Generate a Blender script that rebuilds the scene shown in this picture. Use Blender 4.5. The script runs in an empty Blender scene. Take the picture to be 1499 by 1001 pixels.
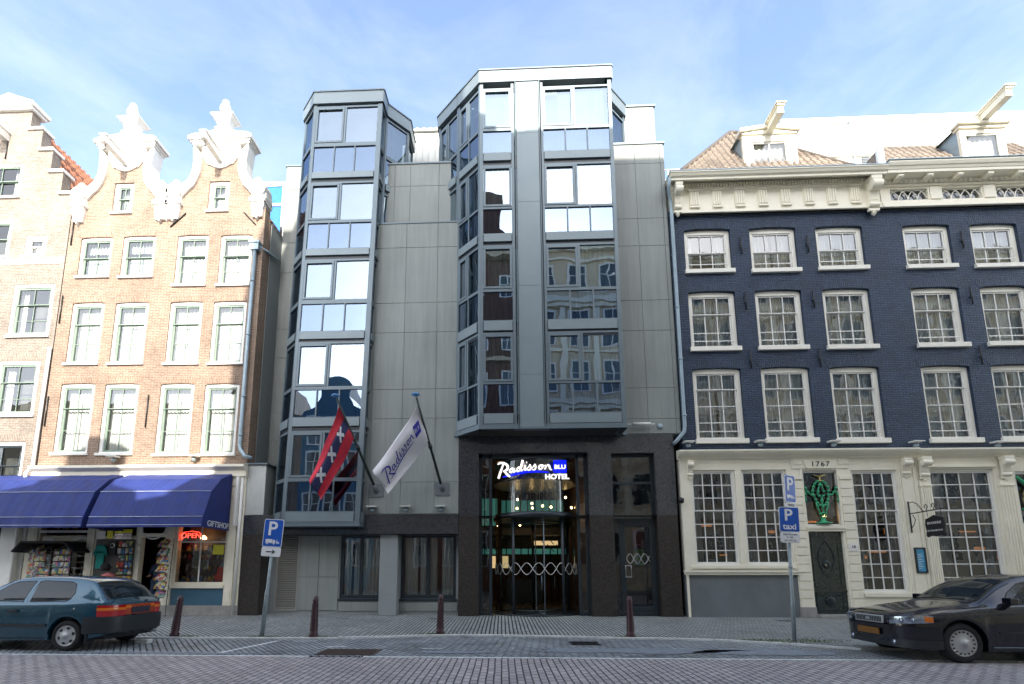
import bpy, bmesh, math, random
from mathutils import Vector, Matrix
from mathutils.geometry import tessellate_polygon
random.seed(7)
R = math.radians
scene = bpy.context.scene
COL = scene.collection
OFF = {}          # world offset of each thing (parts are modelled in world coordinates)

# ------------------------------------------------------------ materials
MATS = {}
def newmat(name):
    m = bpy.data.materials.new(name); m.use_nodes = True
    nt = m.node_tree; b = nt.nodes['Principled BSDF']
    MATS[name] = m
    return m, nt, b
def N(nt, t, **kw):
    n = nt.nodes.new(t)
    for k, v in kw.items():
        if k.startswith('i_'):
            key = k[2:]
            key = int(key) if key.isdigit() else key.replace('_', ' ')
            n.inputs[key].default_value = v
        else: setattr(n, k, v)
    return n
def rgba(c): return (c[0], c[1], c[2], 1)
def plain(name, col, rough=.6, metal=0, spec=.5, var=.12, scale=3, bump=0, coat=0, emit=None, es=1, dirt=0):
    """painted or bare surface with a slow tone variation and a fine grain"""
    m, nt, b = newmat(name)
    L = nt.links.new
    geo = N(nt, 'ShaderNodeNewGeometry')
    n1 = N(nt, 'ShaderNodeTexNoise', i_Scale=scale, i_Detail=6.0, i_Roughness=.65)
    L(geo.outputs['Position'], n1.inputs['Vector'])
    cr = N(nt, 'ShaderNodeMapRange', i_1=.3, i_2=.7, i_3=1 - var, i_4=1 + var)
    L(n1.outputs['Fac'], cr.inputs[0])
    mx = N(nt, 'ShaderNodeVectorMath', operation='SCALE'); mx.inputs[0].default_value = col
    L(cr.outputs[0], mx.inputs['Scale']); L(mx.outputs[0], b.inputs['Base Color'])
    rr = N(nt, 'ShaderNodeMapRange', i_1=.3, i_2=.7, i_3=max(.02, rough - .06), i_4=min(1, rough + .08))
    L(n1.outputs['Fac'], rr.inputs[0]); L(rr.outputs[0], b.inputs['Roughness'])
    b.inputs['Metallic'].default_value = metal
    b.inputs['Specular IOR Level'].default_value = spec
    b.inputs['Coat Weight'].default_value = coat
    b.inputs['Coat Roughness'].default_value = .03
    if bump:
        n2 = N(nt, 'ShaderNodeTexNoise', i_Scale=60.0, i_Detail=3.0)
        L(geo.outputs['Position'], n2.inputs['Vector'])
        bp = N(nt, 'ShaderNodeBump', i_Strength=bump, i_Distance=.01)
        L(n2.outputs['Fac'], bp.inputs['Height']); L(bp.outputs[0], b.inputs['Normal'])
    if emit:
        b.inputs['Emission Color'].default_value = rgba(emit); b.inputs['Emission Strength'].default_value = es
    return m
def brick(name, c1, c2, mortar, bw=.22, rh=.063, ms=.008, rot=0, rough=.85, bump=.5, ground=False, vary=.25, swap=False, spec=.3, squash=1, wet=0, offset=.5, bdist=.01):
    m, nt, b = newmat(name); L = nt.links.new
    geo = N(nt, 'ShaderNodeNewGeometry')
    sep = N(nt, 'ShaderNodeSeparateXYZ'); L(geo.outputs['Position'], sep.inputs[0])
    comb = N(nt, 'ShaderNodeCombineXYZ')
    if ground:
        L(sep.outputs[0], comb.inputs[0]); L(sep.outputs[1], comb.inputs[1])
    else:
        ad = N(nt, 'ShaderNodeMath', operation='ADD'); L(sep.outputs[0], ad.inputs[0]); L(sep.outputs[1], ad.inputs[1])
        if swap: L(sep.outputs[2], comb.inputs[0]); L(ad.outputs[0], comb.inputs[1])
        else: L(ad.outputs[0], comb.inputs[0]); L(sep.outputs[2], comb.inputs[1])
    mp = N(nt, 'ShaderNodeMapping'); mp.inputs['Rotation'].default_value = (0, 0, R(rot))
    L(comb.outputs[0], mp.inputs['Vector'])
    # hand-laid wobble of the courses
    wn = N(nt, 'ShaderNodeTexNoise', i_Scale=1.3, i_Detail=2.0); L(geo.outputs['Position'], wn.inputs['Vector'])
    ws = N(nt, 'ShaderNodeVectorMath', operation='SCALE'); ws.inputs['Scale'].default_value = .03 if ground else .012
    L(wn.outputs['Color'], ws.inputs[0])
    wa = N(nt, 'ShaderNodeVectorMath', operation='ADD'); L(mp.outputs[0], wa.inputs[0]); L(ws.outputs[0], wa.inputs[1])
    bt = N(nt, 'ShaderNodeTexBrick', offset=offset, squash=squash)
    bt.inputs['Scale'].default_value = 1; bt.inputs['Brick Width'].default_value = bw
    bt.inputs['Row Height'].default_value = rh; bt.inputs['Mortar Size'].default_value = ms
    bt.inputs['Mortar Smooth'].default_value = .3
    bt.inputs['Color1'].default_value = rgba(c1); bt.inputs['Color2'].default_value = rgba(c2); bt.inputs['Mortar'].default_value = rgba(mortar)
    L(wa.outputs[0], bt.inputs['Vector'])
    n1 = N(nt, 'ShaderNodeTexNoise', i_Scale=.7, i_Detail=8.0, i_Roughness=.7); L(geo.outputs['Position'], n1.inputs['Vector'])
    mr = N(nt, 'ShaderNodeMapRange', i_1=.3, i_2=.7, i_3=1 - vary, i_4=1 + vary); L(n1.outputs['Fac'], mr.inputs[0])
    n3 = N(nt, 'ShaderNodeTexNoise', i_Scale=9.0, i_Detail=3.0); L(wa.outputs[0], n3.inputs['Vector'])
    mr3 = N(nt, 'ShaderNodeMapRange', i_1=.3, i_2=.7, i_3=.85, i_4=1.15); L(n3.outputs['Fac'], mr3.inputs[0])
    mm = N(nt, 'ShaderNodeMath', operation='MULTIPLY'); L(mr.outputs[0], mm.inputs[0]); L(mr3.outputs[0], mm.inputs[1])
    sc = N(nt, 'ShaderNodeVectorMath', operation='SCALE'); L(bt.outputs['Color'], sc.inputs[0]); L(mm.outputs[0], sc.inputs['Scale'])
    L(sc.outputs[0], b.inputs['Base Color'])
    b.inputs['Roughness'].default_value = rough; b.inputs['Specular IOR Level'].default_value = spec
    if wet:
        rr = N(nt, 'ShaderNodeMapRange', i_1=.4, i_2=.65, i_3=rough - wet, i_4=rough); L(n1.outputs['Fac'], rr.inputs[0]); L(rr.outputs[0], b.inputs['Roughness'])
    inv = N(nt, 'ShaderNodeMath', operation='SUBTRACT', i_0=1.0); L(bt.outputs['Fac'], inv.inputs[1])
    n2 = N(nt, 'ShaderNodeTexNoise', i_Scale=25.0, i_Detail=4.0); L(geo.outputs['Position'], n2.inputs['Vector'])
    ma = N(nt, 'ShaderNodeMath', operation='MULTIPLY_ADD', i_1=.6); L(n2.outputs['Fac'], ma.inputs[0]); L(inv.outputs[0], ma.inputs[2])
    bp = N(nt, 'ShaderNodeBump', i_Strength=bump, i_Distance=bdist); L(ma.outputs[0], bp.inputs['Height']); L(bp.outputs[0], b.inputs['Normal'])
    return m
def glass(name, tint=(.75, .82, .82), base=.08, wav=.02, gcol=(1, 1, 1), fres=1.5, wscale=1.2):
    m = bpy.data.materials.new(name); m.use_nodes = True; nt = m.node_tree; nt.nodes.clear(); L = nt.links.new
    MATS[name] = m
    out = N(nt, 'ShaderNodeOutputMaterial'); mix = N(nt, 'ShaderNodeMixShader')
    tr = N(nt, 'ShaderNodeBsdfTransparent'); tr.inputs[0].default_value = rgba(tint)
    gl = N(nt, 'ShaderNodeBsdfGlossy', i_Roughness=0.0); gl.inputs[0].default_value = rgba(gcol)
    geo = N(nt, 'ShaderNodeNewGeometry'); n = N(nt, 'ShaderNodeTexNoise', i_Scale=wscale, i_Detail=1.0)
    L(geo.outputs['Position'], n.inputs['Vector'])
    bp = N(nt, 'ShaderNodeBump', i_Strength=wav, i_Distance=.5); L(n.outputs['Fac'], bp.inputs['Height']); L(bp.outputs[0], gl.inputs['Normal'])
    fr = N(nt, 'ShaderNodeFresnel', i_IOR=fres)
    ad = N(nt, 'ShaderNodeMath', operation='ADD', use_clamp=True); ad.inputs[1].default_value = base
    L(fr.outputs[0], ad.inputs[0]); L(ad.outputs[0], mix.inputs[0])
    L(tr.outputs[0], mix.inputs[1]); L(gl.outputs[0], mix.inputs[2]); L(mix.outputs[0], out.inputs[0])
    return m
def tiles(name, c1, c2):
    """pantiles: rounded waves across the slope and courses down it"""
    m, nt, b = newmat(name); L = nt.links.new
    tc = N(nt, 'ShaderNodeTexCoord'); uv = tc.outputs['UV']
    sep = N(nt, 'ShaderNodeSeparateXYZ'); L(uv, sep.inputs[0])
    u = N(nt, 'ShaderNodeMath', operation='MULTIPLY', i_1=2 * math.pi / .26); L(sep.outputs[0], u.inputs[0])
    s = N(nt, 'ShaderNodeMath', operation='SINE'); L(u.outputs[0], s.inputs[0])
    v = N(nt, 'ShaderNodeMath', operation='DIVIDE', i_1=.34); L(sep.outputs[1], v.inputs[0])
    f = N(nt, 'ShaderNodeMath', operation='FRACT'); L(v.outputs[0], f.inputs[0])
    h = N(nt, 'ShaderNodeMath', operation='MULTIPLY_ADD', i_1=.5); L(s.outputs[0], h.inputs[0]); L(f.outputs[0], h.inputs[2])
    bp = N(nt, 'ShaderNodeBump', i_Strength=.3, i_Distance=.03); L(h.outputs[0], bp.inputs['Height']); L(bp.outputs[0], b.inputs['Normal'])
    br = N(nt, 'ShaderNodeTexBrick', offset=0); br.inputs['Scale'].default_value = 1; br.inputs['Brick Width'].default_value = .26; br.inputs['Row Height'].default_value = .34
    br.inputs['Mortar Size'].default_value = .012; br.inputs['Color1'].default_value = rgba(c1); br.inputs['Color2'].default_value = rgba(c2); br.inputs['Mortar'].default_value = rgba([x * .35 for x in c1])
    L(uv, br.inputs['Vector'])
    n = N(nt, 'ShaderNodeTexNoise', i_Scale=1.5, i_Detail=6.0); mr = N(nt, 'ShaderNodeMapRange', i_1=.3, i_2=.7, i_3=.7, i_4=1.25); L(n.outputs['Fac'], mr.inputs[0])
    sc = N(nt, 'ShaderNodeVectorMath', operation='SCALE'); L(br.outputs['Color'], sc.inputs[0]); L(mr.outputs[0], sc.inputs['Scale']); L(sc.outputs[0], b.inputs['Base Color'])
    b.inputs['Roughness'].default_value = .7
    return m
def ribbed(name, c, pitch=.05, rough=.6, metal=0):
    """facade sheet with fine vertical ribs and rain streaks"""
    m, nt, b = newmat(name); L = nt.links.new
    geo = N(nt, 'ShaderNodeNewGeometry'); sep = N(nt, 'ShaderNodeSeparateXYZ'); L(geo.outputs['Position'], sep.inputs[0])
    ad = N(nt, 'ShaderNodeMath', operation='ADD'); L(sep.outputs[0], ad.inputs[0]); L(sep.outputs[1], ad.inputs[1])
    u = N(nt, 'ShaderNodeMath', operation='MULTIPLY', i_1=2 * math.pi / pitch); L(ad.outputs[0], u.inputs[0])
    s = N(nt, 'ShaderNodeMath', operation='SINE'); L(u.outputs[0], s.inputs[0])
    bp = N(nt, 'ShaderNodeBump', i_Strength=.2, i_Distance=.004); L(s.outputs[0], bp.inputs['Height']); L(bp.outputs[0], b.inputs['Normal'])
    mp = N(nt, 'ShaderNodeMapping'); mp.inputs['Scale'].default_value = (6, 6, .35); L(geo.outputs['Position'], mp.inputs[0])
    n = N(nt, 'ShaderNodeTexNoise', i_Scale=1.0, i_Detail=7.0, i_Roughness=.7); L(mp.outputs[0], n.inputs['Vector'])
    n2 = N(nt, 'ShaderNodeTexNoise', i_Scale=.4, i_Detail=3.0); L(geo.outputs['Position'], n2.inputs['Vector'])
    a2 = N(nt, 'ShaderNodeMath', operation='ADD'); L(n.outputs['Fac'], a2.inputs[0]); L(n2.outputs['Fac'], a2.inputs[1])
    mr = N(nt, 'ShaderNodeMapRange', i_1=.7, i_2=1.3, i_3=.80, i_4=1.16); L(a2.outputs[0], mr.inputs[0])
    sc = N(nt, 'ShaderNodeVectorMath', operation='SCALE'); sc.inputs[0].default_value = c; L(mr.outputs[0], sc.inputs['Scale']); L(sc.outputs[0], b.inputs['Base Color'])
    b.inputs['Roughness'].default_value = rough; b.inputs['Metallic'].default_value = metal
    return m
def cloth(name, c, c2=None, scale=14, var=.1):
    """curtain fabric hanging in vertical folds"""
    m, nt, b = newmat(name); L = nt.links.new
    geo = N(nt, 'ShaderNodeNewGeometry'); mp = N(nt, 'ShaderNodeMapping'); mp.inputs['Scale'].default_value = (scale, scale, .5); L(geo.outputs['Position'], mp.inputs[0])
    n = N(nt, 'ShaderNodeTexNoise', i_Scale=1.0, i_Detail=3.0); L(mp.outputs[0], n.inputs['Vector'])
    mr = N(nt, 'ShaderNodeMapRange', i_1=.35, i_2=.65, i_3=1 - var, i_4=1 + var); L(n.outputs['Fac'], mr.inputs[0])
    sc = N(nt, 'ShaderNodeVectorMath', operation='SCALE'); sc.inputs[0].default_value = c; L(mr.outputs[0], sc.inputs['Scale']); L(sc.outputs[0], b.inputs['Base Color'])
    bp = N(nt, 'ShaderNodeBump', i_Strength=1.0, i_Distance=.05); L(n.outputs['Fac'], bp.inputs['Height']); L(bp.outputs[0], b.inputs['Normal'])
    b.inputs['Roughness'].default_value = .9; b.inputs['Specular IOR Level'].default_value = .1
    return m
def randcol(name, cols, rough=.5, pattern=8):
    """printed goods: each object takes its own colours, with a blotchy print"""
    m, nt, b = newmat(name); L = nt.links.new
    oi = N(nt, 'ShaderNodeObjectInfo'); geo = N(nt, 'ShaderNodeNewGeometry')
    v = N(nt, 'ShaderNodeTexVoronoi', i_Scale=float(pattern)); L(geo.outputs['Position'], v.inputs['Vector'])
    sp = N(nt, 'ShaderNodeSeparateColor'); L(v.outputs['Color'], sp.inputs[0])
    ad = N(nt, 'ShaderNodeMath', operation='MULTIPLY_ADD', i_1=.45); L(sp.outputs[0], ad.inputs[0]); L(oi.outputs['Random'], ad.inputs[2])
    fr = N(nt, 'ShaderNodeMath', operation='FRACT'); L(ad.outputs[0], fr.inputs[0])
    cr = N(nt, 'ShaderNodeValToRGB'); cr.color_ramp.interpolation = 'CONSTANT'
    e = cr.color_ramp.elements
    for i, c in enumerate(cols):
        if i < 2: el = e[i]; el.position = i / len(cols)
        else: el = e.new(i / len(cols))
        el.color = rgba(c)
    L(fr.outputs[0], cr.inputs[0]); L(cr.outputs[0], b.inputs['Base Color']); b.inputs['Roughness'].default_value = rough
    return m
def lamp(name, c, s):
    m, nt, b = newmat(name); b.inputs['Base Color'].default_value = rgba(c)
    b.inputs['Emission Color'].default_value = rgba(c); b.inputs['Emission Strength'].default_value = s
    return m

brick('brick_orange', (.262, .176, .125), (.205, .130, .090), (.34, .30, .25))
brick('brick_orange_soldier', (.265, .172, .12), (.20, .125, .085), (.34, .30, .25), swap=True)
brick('brick_beige', (.235, .19, .155), (.18, .143, .115), (.32, .30, .265))
brick('brick_beige_soldier', (.235, .185, .15), (.175, .138, .11), (.32, .30, .265), swap=True)
brick('brick_blue', (.040, .070, .130), (.024, .045, .086), (.010, .019, .04), ms=.012, rough=.42, bump=1.0, spec=.35, vary=.25, bdist=.05)
brick('brick_blue_soldier', (.038, .066, .122), (.022, .041, .078), (.010, .019, .04), ms=.012, rough=.42, bump=1.0, spec=.35, swap=True, bdist=.05)
brick('brick_red', (.17, .075, .05), (.13, .055, .04), (.20, .16, .13))
plain('white_paint', (.80, .79, .75), .45, var=.05)
plain('white_window', (.78, .77, .73), .4, var=.04)
plain('cream_paint', (.84, .79, .65), .42, var=.06, scale=1.5)
plain('cream_window', (.84, .81, .72), .38, var=.04)
plain('green_sash', (.19, .25, .20), .4, var=.08)
plain('grey_paint', (.15, .17, .18), .5, var=.15, scale=1.2)
plain('grey_render', (.26, .285, .29), .7, var=.08, scale=1.2)
plain('stone_plinth', (.30, .29, .27), .8, var=.2, bump=.4, scale=4)
plain('zinc', (.30, .38, .43), .42, metal=.35, var=.12, scale=4)
plain('zinc_light', (.50, .52, .50), .5, metal=.2, var=.08)
plain('bay_metal', (.14, .18, .205), .38, metal=.25, var=.05, scale=1)
plain('bay_panel', (.195, .24, .26), .4, metal=.2, var=.05, scale=1)
plain('soffit', (.05, .045, .04), .6)
plain('dark_frame', (.022, .032, .04), .35, var=.1)
plain('iron', (.012, .013, .015), .45)
plain('door_green', (.010, .022, .018), .25, coat=.6, var=.1)
ribbed('facade_sheet', (.248, .268, .255))
ribbed('roof_sheet', (.52, .53, .50), pitch=.4, rough=.5)
ribbed('louvre_metal', (.30, .29, .265), pitch=5)
plain('stone_dark', (.040, .043, .049), .16, var=.5, scale=14, spec=.8, coat=.3)
plain('stone_dark_rough', (.036, .030, .026), .42, var=.6, scale=18, spec=.4)
tiles('tiles_red', (.42, .17, .085), (.30, .11, .055))
tiles('tiles_brown', (.30, .12, .07), (.22, .09, .05))
tiles('tiles_dun', (.26, .21, .165), (.17, .135, .105))
glass('glass_bay', tint=(.62, .74, .74), base=.40, wav=.008, gcol=(.43, .51, .60))
glass('glass_spandrel', tint=(.22, .27, .32), base=.30, wav=.008, gcol=(.38, .49, .66))
glass('glass_old', tint=(.86, .90, .90), base=.09, wav=.006, wscale=2)
glass('glass_dark', tint=(.72, .77, .77), base=.05, wav=.010, wscale=3)
glass('glass_street', tint=(.80, .86, .84), base=.12, wav=.004, wscale=2)
glass('glass_shop', tint=(.9, .93, .92), base=.03, wav=.01)
glass('glass_lobby', tint=(.72, .80, .79), base=.05, wav=.01, fres=1.5)
glass('glass_car', tint=(.35, .42, .40), base=.10, wav=.02)
cloth('curtain_white', (.80, .80, .77)); cloth('curtain_sheer', (.66, .70, .70), var=.3, scale=22)
cloth('curtain_grey', (.30, .31, .34), var=.3); cloth('curtain_blue', (.22, .34, .36), var=.3)
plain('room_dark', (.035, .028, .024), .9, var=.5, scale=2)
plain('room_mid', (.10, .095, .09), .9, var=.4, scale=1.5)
# ------------------------------------------------------------ mesh building
class MB:
    def __init__(s, M=None): s.v = []; s.f = []; s.mi = []; s.uv = {}; s.sm = set(); s.M = M; s.mat = 0
    def pt(s, p):
        p = Vector(p)
        if s.M is not None: p = s.M @ p
        s.v.append(p); return len(s.v) - 1
    def face(s, pts, uv=None, smooth=False):
        ids = [s.pt(p) for p in pts]; return s.fid(ids, uv, smooth)
    def fid(s, ids, uv=None, smooth=False):
        s.f.append(tuple(ids)); s.mi.append(s.mat)
        if uv: s.uv[len(s.f) - 1] = uv
        if smooth: s.sm.add(len(s.f) - 1)
    def box(s, x0, x1, y0, y1, z0, z1):
        if x0 > x1: x0, x1 = x1, x0
        if y0 > y1: y0, y1 = y1, y0
        if z0 > z1: z0, z1 = z1, z0
        i = [s.pt((x, y, z)) for z in (z0, z1) for y in (y0, y1) for x in (x0, x1)]
        for a in ((0, 2, 3, 1), (4, 5, 7, 6), (0, 1, 5, 4), (2, 6, 7, 3), (0, 4, 6, 2), (1, 3, 7, 5)): s.fid([i[k] for k in a])
        return s
    def prism(s, poly, y0, y1, holes=()):
        """poly of (x, z) extruded from y0 (front) to y1 (back)"""
        loops = [list(poly)] + [list(h) for h in holes]
        flat = [p for l in loops for p in l]
        tr = tessellate_polygon([[Vector((p[0], p[1], 0)) for p in l] for l in loops])
        A = [s.pt((p[0], y0, p[1])) for p in flat]; B = [s.pt((p[0], y1, p[1])) for p in flat]
        for t in tr:
            a, b, c = [flat[k] for k in t]
            ar = (b[0] - a[0]) * (c[1] - a[1]) - (c[0] - a[0]) * (b[1] - a[1])
            t = t if ar > 0 else t[::-1]
            s.fid([A[k] for k in t]); s.fid([B[k] for k in t[::-1]])
        o = 0
        for li, l in enumerate(loops):
            n = len(l); ar = sum(l[i][0] * l[(i + 1) % n][1] - l[(i + 1) % n][0] * l[i][1] for i in range(n))
            fl = (ar > 0) ^ (li > 0)
            for i in range(n):
                j = (i + 1) % n; q = [A[o + i], B[o + i], B[o + j], A[o + j]]
                s.fid(q if fl else q[::-1])
            o += n
        return s
    def vprism(s, poly, z0, z1):
        """poly of (x, y) extruded upwards"""
        n = len(poly); ar = sum(poly[i][0] * poly[(i + 1) % n][1] - poly[(i + 1) % n][0] * poly[i][1] for i in range(n))
        if ar < 0: poly = poly[::-1]
        A = [s.pt((p[0], p[1], z0)) for p in poly]; B = [s.pt((p[0], p[1], z1)) for p in poly]
        tr = tessellate_polygon([[Vector((p[0], p[1], 0)) for p in poly]])
        for t in tr:
            a, b, c = [poly[k] for k in t]
            ar = (b[0] - a[0]) * (c[1] - a[1]) - (c[0] - a[0]) * (b[1] - a[1])
            t = t if ar > 0 else t[::-1]
            s.fid([B[k] for k in t]); s.fid([A[k] for k in t[::-1]])
        for i in range(n):
            j = (i + 1) % n; s.fid([A[i], A[j], B[j], B[i]])
        return s
    def xprism(s, poly, x0, x1):
        """poly of (y, z) extruded along x (mouldings)"""
        n = len(poly); ar = sum(poly[i][0] * poly[(i + 1) % n][1] - poly[(i + 1) % n][0] * poly[i][1] for i in range(n))
        if ar < 0: poly = poly[::-1]
        A = [s.pt((x0, p[0], p[1])) for p in poly]; B = [s.pt((x1, p[0], p[1])) for p in poly]
        for t in tessellate_polygon([[Vector((p[0], p[1], 0)) for p in poly]]):
            a, b, c = [poly[k] for k in t]
            ar = (b[0] - a[0]) * (c[1] - a[1]) - (c[0] - a[0]) * (b[1] - a[1])
            t = t if ar > 0 else t[::-1]
            s.fid([B[k] for k in t]); s.fid([A[k] for k in t[::-1]])
        for i in range(n):
            j = (i + 1) % n; s.fid([A[i], A[j], B[j], B[i]])
        return s
    def tube(s, pts, r, n=10, cap=True):
        pts = [Vector(p) for p in pts]; rs = r if isinstance(r, (list, tuple)) else [r] * len(pts)
        rings = []; ref = Vector((0, 0, 1))
        for i, p in enumerate(pts):
            d = (pts[min(i + 1, len(pts) - 1)] - pts[max(i - 1, 0)]).normalized()
            rf = ref if abs(d.dot(ref)) < .95 else Vector((1, 0, 0))
            if i and rf is not lastrf and abs(d.dot(lastrf)) < .995: rf = lastrf
            lastrf = rf
            a = d.cross(rf).normalized(); b = a.cross(d)
            rings.append([s.pt(p + rs[i] * (math.cos(k * 2 * math.pi / n) * a + math.sin(k * 2 * math.pi / n) * b)) for k in range(n)])
        for i in range(len(rings) - 1):
            for k in range(n): s.fid([rings[i][k], rings[i + 1][k], rings[i + 1][(k + 1) % n], rings[i][(k + 1) % n]], smooth=n > 5)
        if cap: s.fid(rings[0]); s.fid(rings[-1][::-1])
        return s
    def lathe(s, prof, c=(0, 0, 0), n=20, axis='z'):
        rings = []
        for r, h in prof:
            ring = []
            for k in range(n):
                a = 2 * math.pi * k / n; x, y = r * math.cos(a), r * math.sin(a)
                p = (x, y, h) if axis == 'z' else ((x, h, y) if axis == 'y' else (h, x, y))
                ring.append(s.pt((c[0] + p[0], c[1] + p[1], c[2] + p[2])))
            rings.append(ring)
        for i in range(len(rings) - 1):
            for k in range(n): s.fid([rings[i][k], rings[i][(k + 1) % n], rings[i + 1][(k + 1) % n], rings[i + 1][k]], smooth=True)
        s.fid(rings[0][::-1]); s.fid(rings[-1]); return s
    def grid(s, fn, nu, nv, smooth=True, uv=False, flip=False):
        I = [[s.pt(fn(i / nu, j / nv)) for j in range(nv + 1)] for i in range(nu + 1)]
        for i in range(nu):
            for j in range(nv):
                q = [I[i][j], I[i + 1][j], I[i + 1][j + 1], I[i][j + 1]]
                u = [(i / nu, j / nv), ((i + 1) / nu, j / nv), ((i + 1) / nu, (j + 1) / nv), (i / nu, (j + 1) / nv)]
                s.fid(q[::-1] if flip else q, (u[::-1] if flip else u) if uv else None, smooth)
        return s
    def build(s, name, mats, parent=None, bevel=0, label=None, shade=None, recalc=False):
        if isinstance(mats, str): mats = [mats]
        off = OFF.get(parent.name, Vector((0, 0, 0))) if parent else Vector((0, 0, 0))
        me = bpy.data.meshes.new(name); me.from_pydata([tuple(v - off) for v in s.v], [], s.f)
        for m in mats: me.materials.append(MATS[m])
        me.polygons.foreach_set('material_index', s.mi)
        me.polygons.foreach_set('use_smooth', [(i in s.sm) for i in range(len(s.f))])
        if s.uv:
            ul = me.uv_layers.new(name='UVMap')
            for fi, us in s.uv.items():
                for li, u in zip(me.polygons[fi].loop_indices, us): ul.data[li].uv = u
        if recalc:
            bm = bmesh.new(); bm.from_mesh(me); bmesh.ops.remove_doubles(bm, verts=bm.verts, dist=1e-5)
            bmesh.ops.recalc_face_normals(bm, faces=bm.faces); bm.to_mesh(me); bm.free()
        me.update()
        o = bpy.data.objects.new(name, me); COL.objects.link(o)
        if parent: o.parent = parent
        OFF[o.name] = off
        if bevel:
            md = o.modifiers.new('Bevel', 'BEVEL'); md.width = bevel; md.segments = 2; md.limit_method = 'ANGLE'; md.angle_limit = R(40)
        if label: o['label'] = label
        return o
def tag(o, label=None, cat=None, group=None, kind=None):
    if label: o['label'] = label
    if cat: o['category'] = cat
    if group: o['group'] = group
    if kind: o['kind'] = kind
    return o
def thing(name, loc, label, cat, group=None):
    o = bpy.data.objects.new(name, None); o.empty_display_size = .2; COL.objects.link(o); o.location = loc
    OFF[o.name] = Vector(loc); return tag(o, label, cat, group)
def solo(o, loc=None):
    """a thing that is one mesh: put its origin at its base"""
    vs = [v.co for v in o.data.vertices]
    b = Vector(((min(v.x for v in vs) + max(v.x for v in vs)) / 2, (min(v.y for v in vs) + max(v.y for v in vs)) / 2, min(v.z for v in vs)))
    o.data.transform(Matrix.Translation(-b)); o.location = b; return o
def copy_tree(o, parent=None):
    c = o.copy(); COL.objects.link(c); c.parent = parent
    for ch in o.children: copy_tree(ch, c)
    return c
def text_mesh(txt, size, font_extrude=.004, align='CENTER', spacing=1.0, bold=0):
    cu = bpy.data.curves.new('txt', 'FONT'); cu.body = txt; cu.size = size; cu.extrude = font_extrude; cu.align_x = align; cu.align_y = 'CENTER'
    cu.space_character = spacing; cu.offset = bold; cu.resolution_u = 3
    t = bpy.data.objects.new('txt', cu); COL.objects.link(t)
    dg = bpy.context.evaluated_depsgraph_get(); me = bpy.data.meshes.new_from_object(t.evaluated_get(dg)); bpy.data.objects.remove(t)
    return me
def text_part(name, txt, size, loc, mat, parent, rot=(90, 0, 0), label=None, sx=1, **kw):
    me = text_mesh(txt, size, **kw); me.materials.clear(); me.materials.append(MATS[mat])
    M = Matrix.Translation(Vector(loc) - (OFF[parent.name] if parent else Vector((0, 0, 0)))) @ Matrix.Rotation(R(rot[2]), 4, 'Z') @ Matrix.Rotation(R(rot[1]), 4, 'Y') @ Matrix.Rotation(R(rot[0]), 4, 'X') @ Matrix.Diagonal((sx, 1, 1, 1))
    me.transform(M); o = bpy.data.objects.new(name, me); COL.objects.link(o); o.parent = parent
    if parent: OFF[o.name] = OFF[parent.name]
    if label: o['label'] = label
    return o
def rect(x0, x1, z0, z1): return [(x0, z0), (x1, z0), (x1, z1), (x0, z1)]
def arched(x0, x1, z0, z1, rise=.07, n=8):
    w = (x1 - x0) / 2; cx = (x0 + x1) / 2
    return [(x0, z0), (x1, z0)] + [(cx + w * math.cos(t), z1 - rise + rise * math.sin(t)) for t in [math.pi * k / n for k in range(n + 1)]]

def pantiles(name, mat, parent, quads):
    """roof planes covered with waved, lapped pantiles: each quad is eave-left, eave-right, top-right, top-left"""
    q = MB()
    for pts in quads:
        P = [Vector(p) for p in pts]
        if len(P) == 3: P.append(P[2])
        ux = (P[1] - P[0]).normalized(); nn = (P[1] - P[0]).cross(P[2] - P[0]).normalized(); uy = nn.cross(ux)
        if nn.z < 0: nn = -nn
        W = (P[1] - P[0]).length; H = abs((P[2] - P[0]).dot(uy)); nu = max(4, int(W / .26 * 6)); nv = max(3, int(H / .34)); I = []
        for j in range(nv * 3 + 1):
            v = min(1, j / (nv * 3)); ph = (j % 3) / 3; row = []
            for i in range(nu + 1):
                u = i / nu; p = P[0].lerp(P[1], u).lerp(P[3].lerp(P[2], u), v); a, b = (p - P[0]).dot(ux), (p - P[0]).dot(uy)
                h = .035 * math.sin(a * 2 * math.pi / .26) + .045 * (1 - ph)
                row.append((q.pt(p + nn * (h + .02)), (a, b)))
            I.append(row)
        for j in range(nv * 3):
            for i in range(nu):
                c = [I[j][i], I[j][i + 1], I[j + 1][i + 1], I[j + 1][i]]; q.fid([k[0] for k in c], [k[1] for k in c], smooth=False)
        q.face([tuple(p - nn * .05) for p in P[:3]][::-1], [(0, 0)] * 3)
    return q.build(name, mat, parent)
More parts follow.
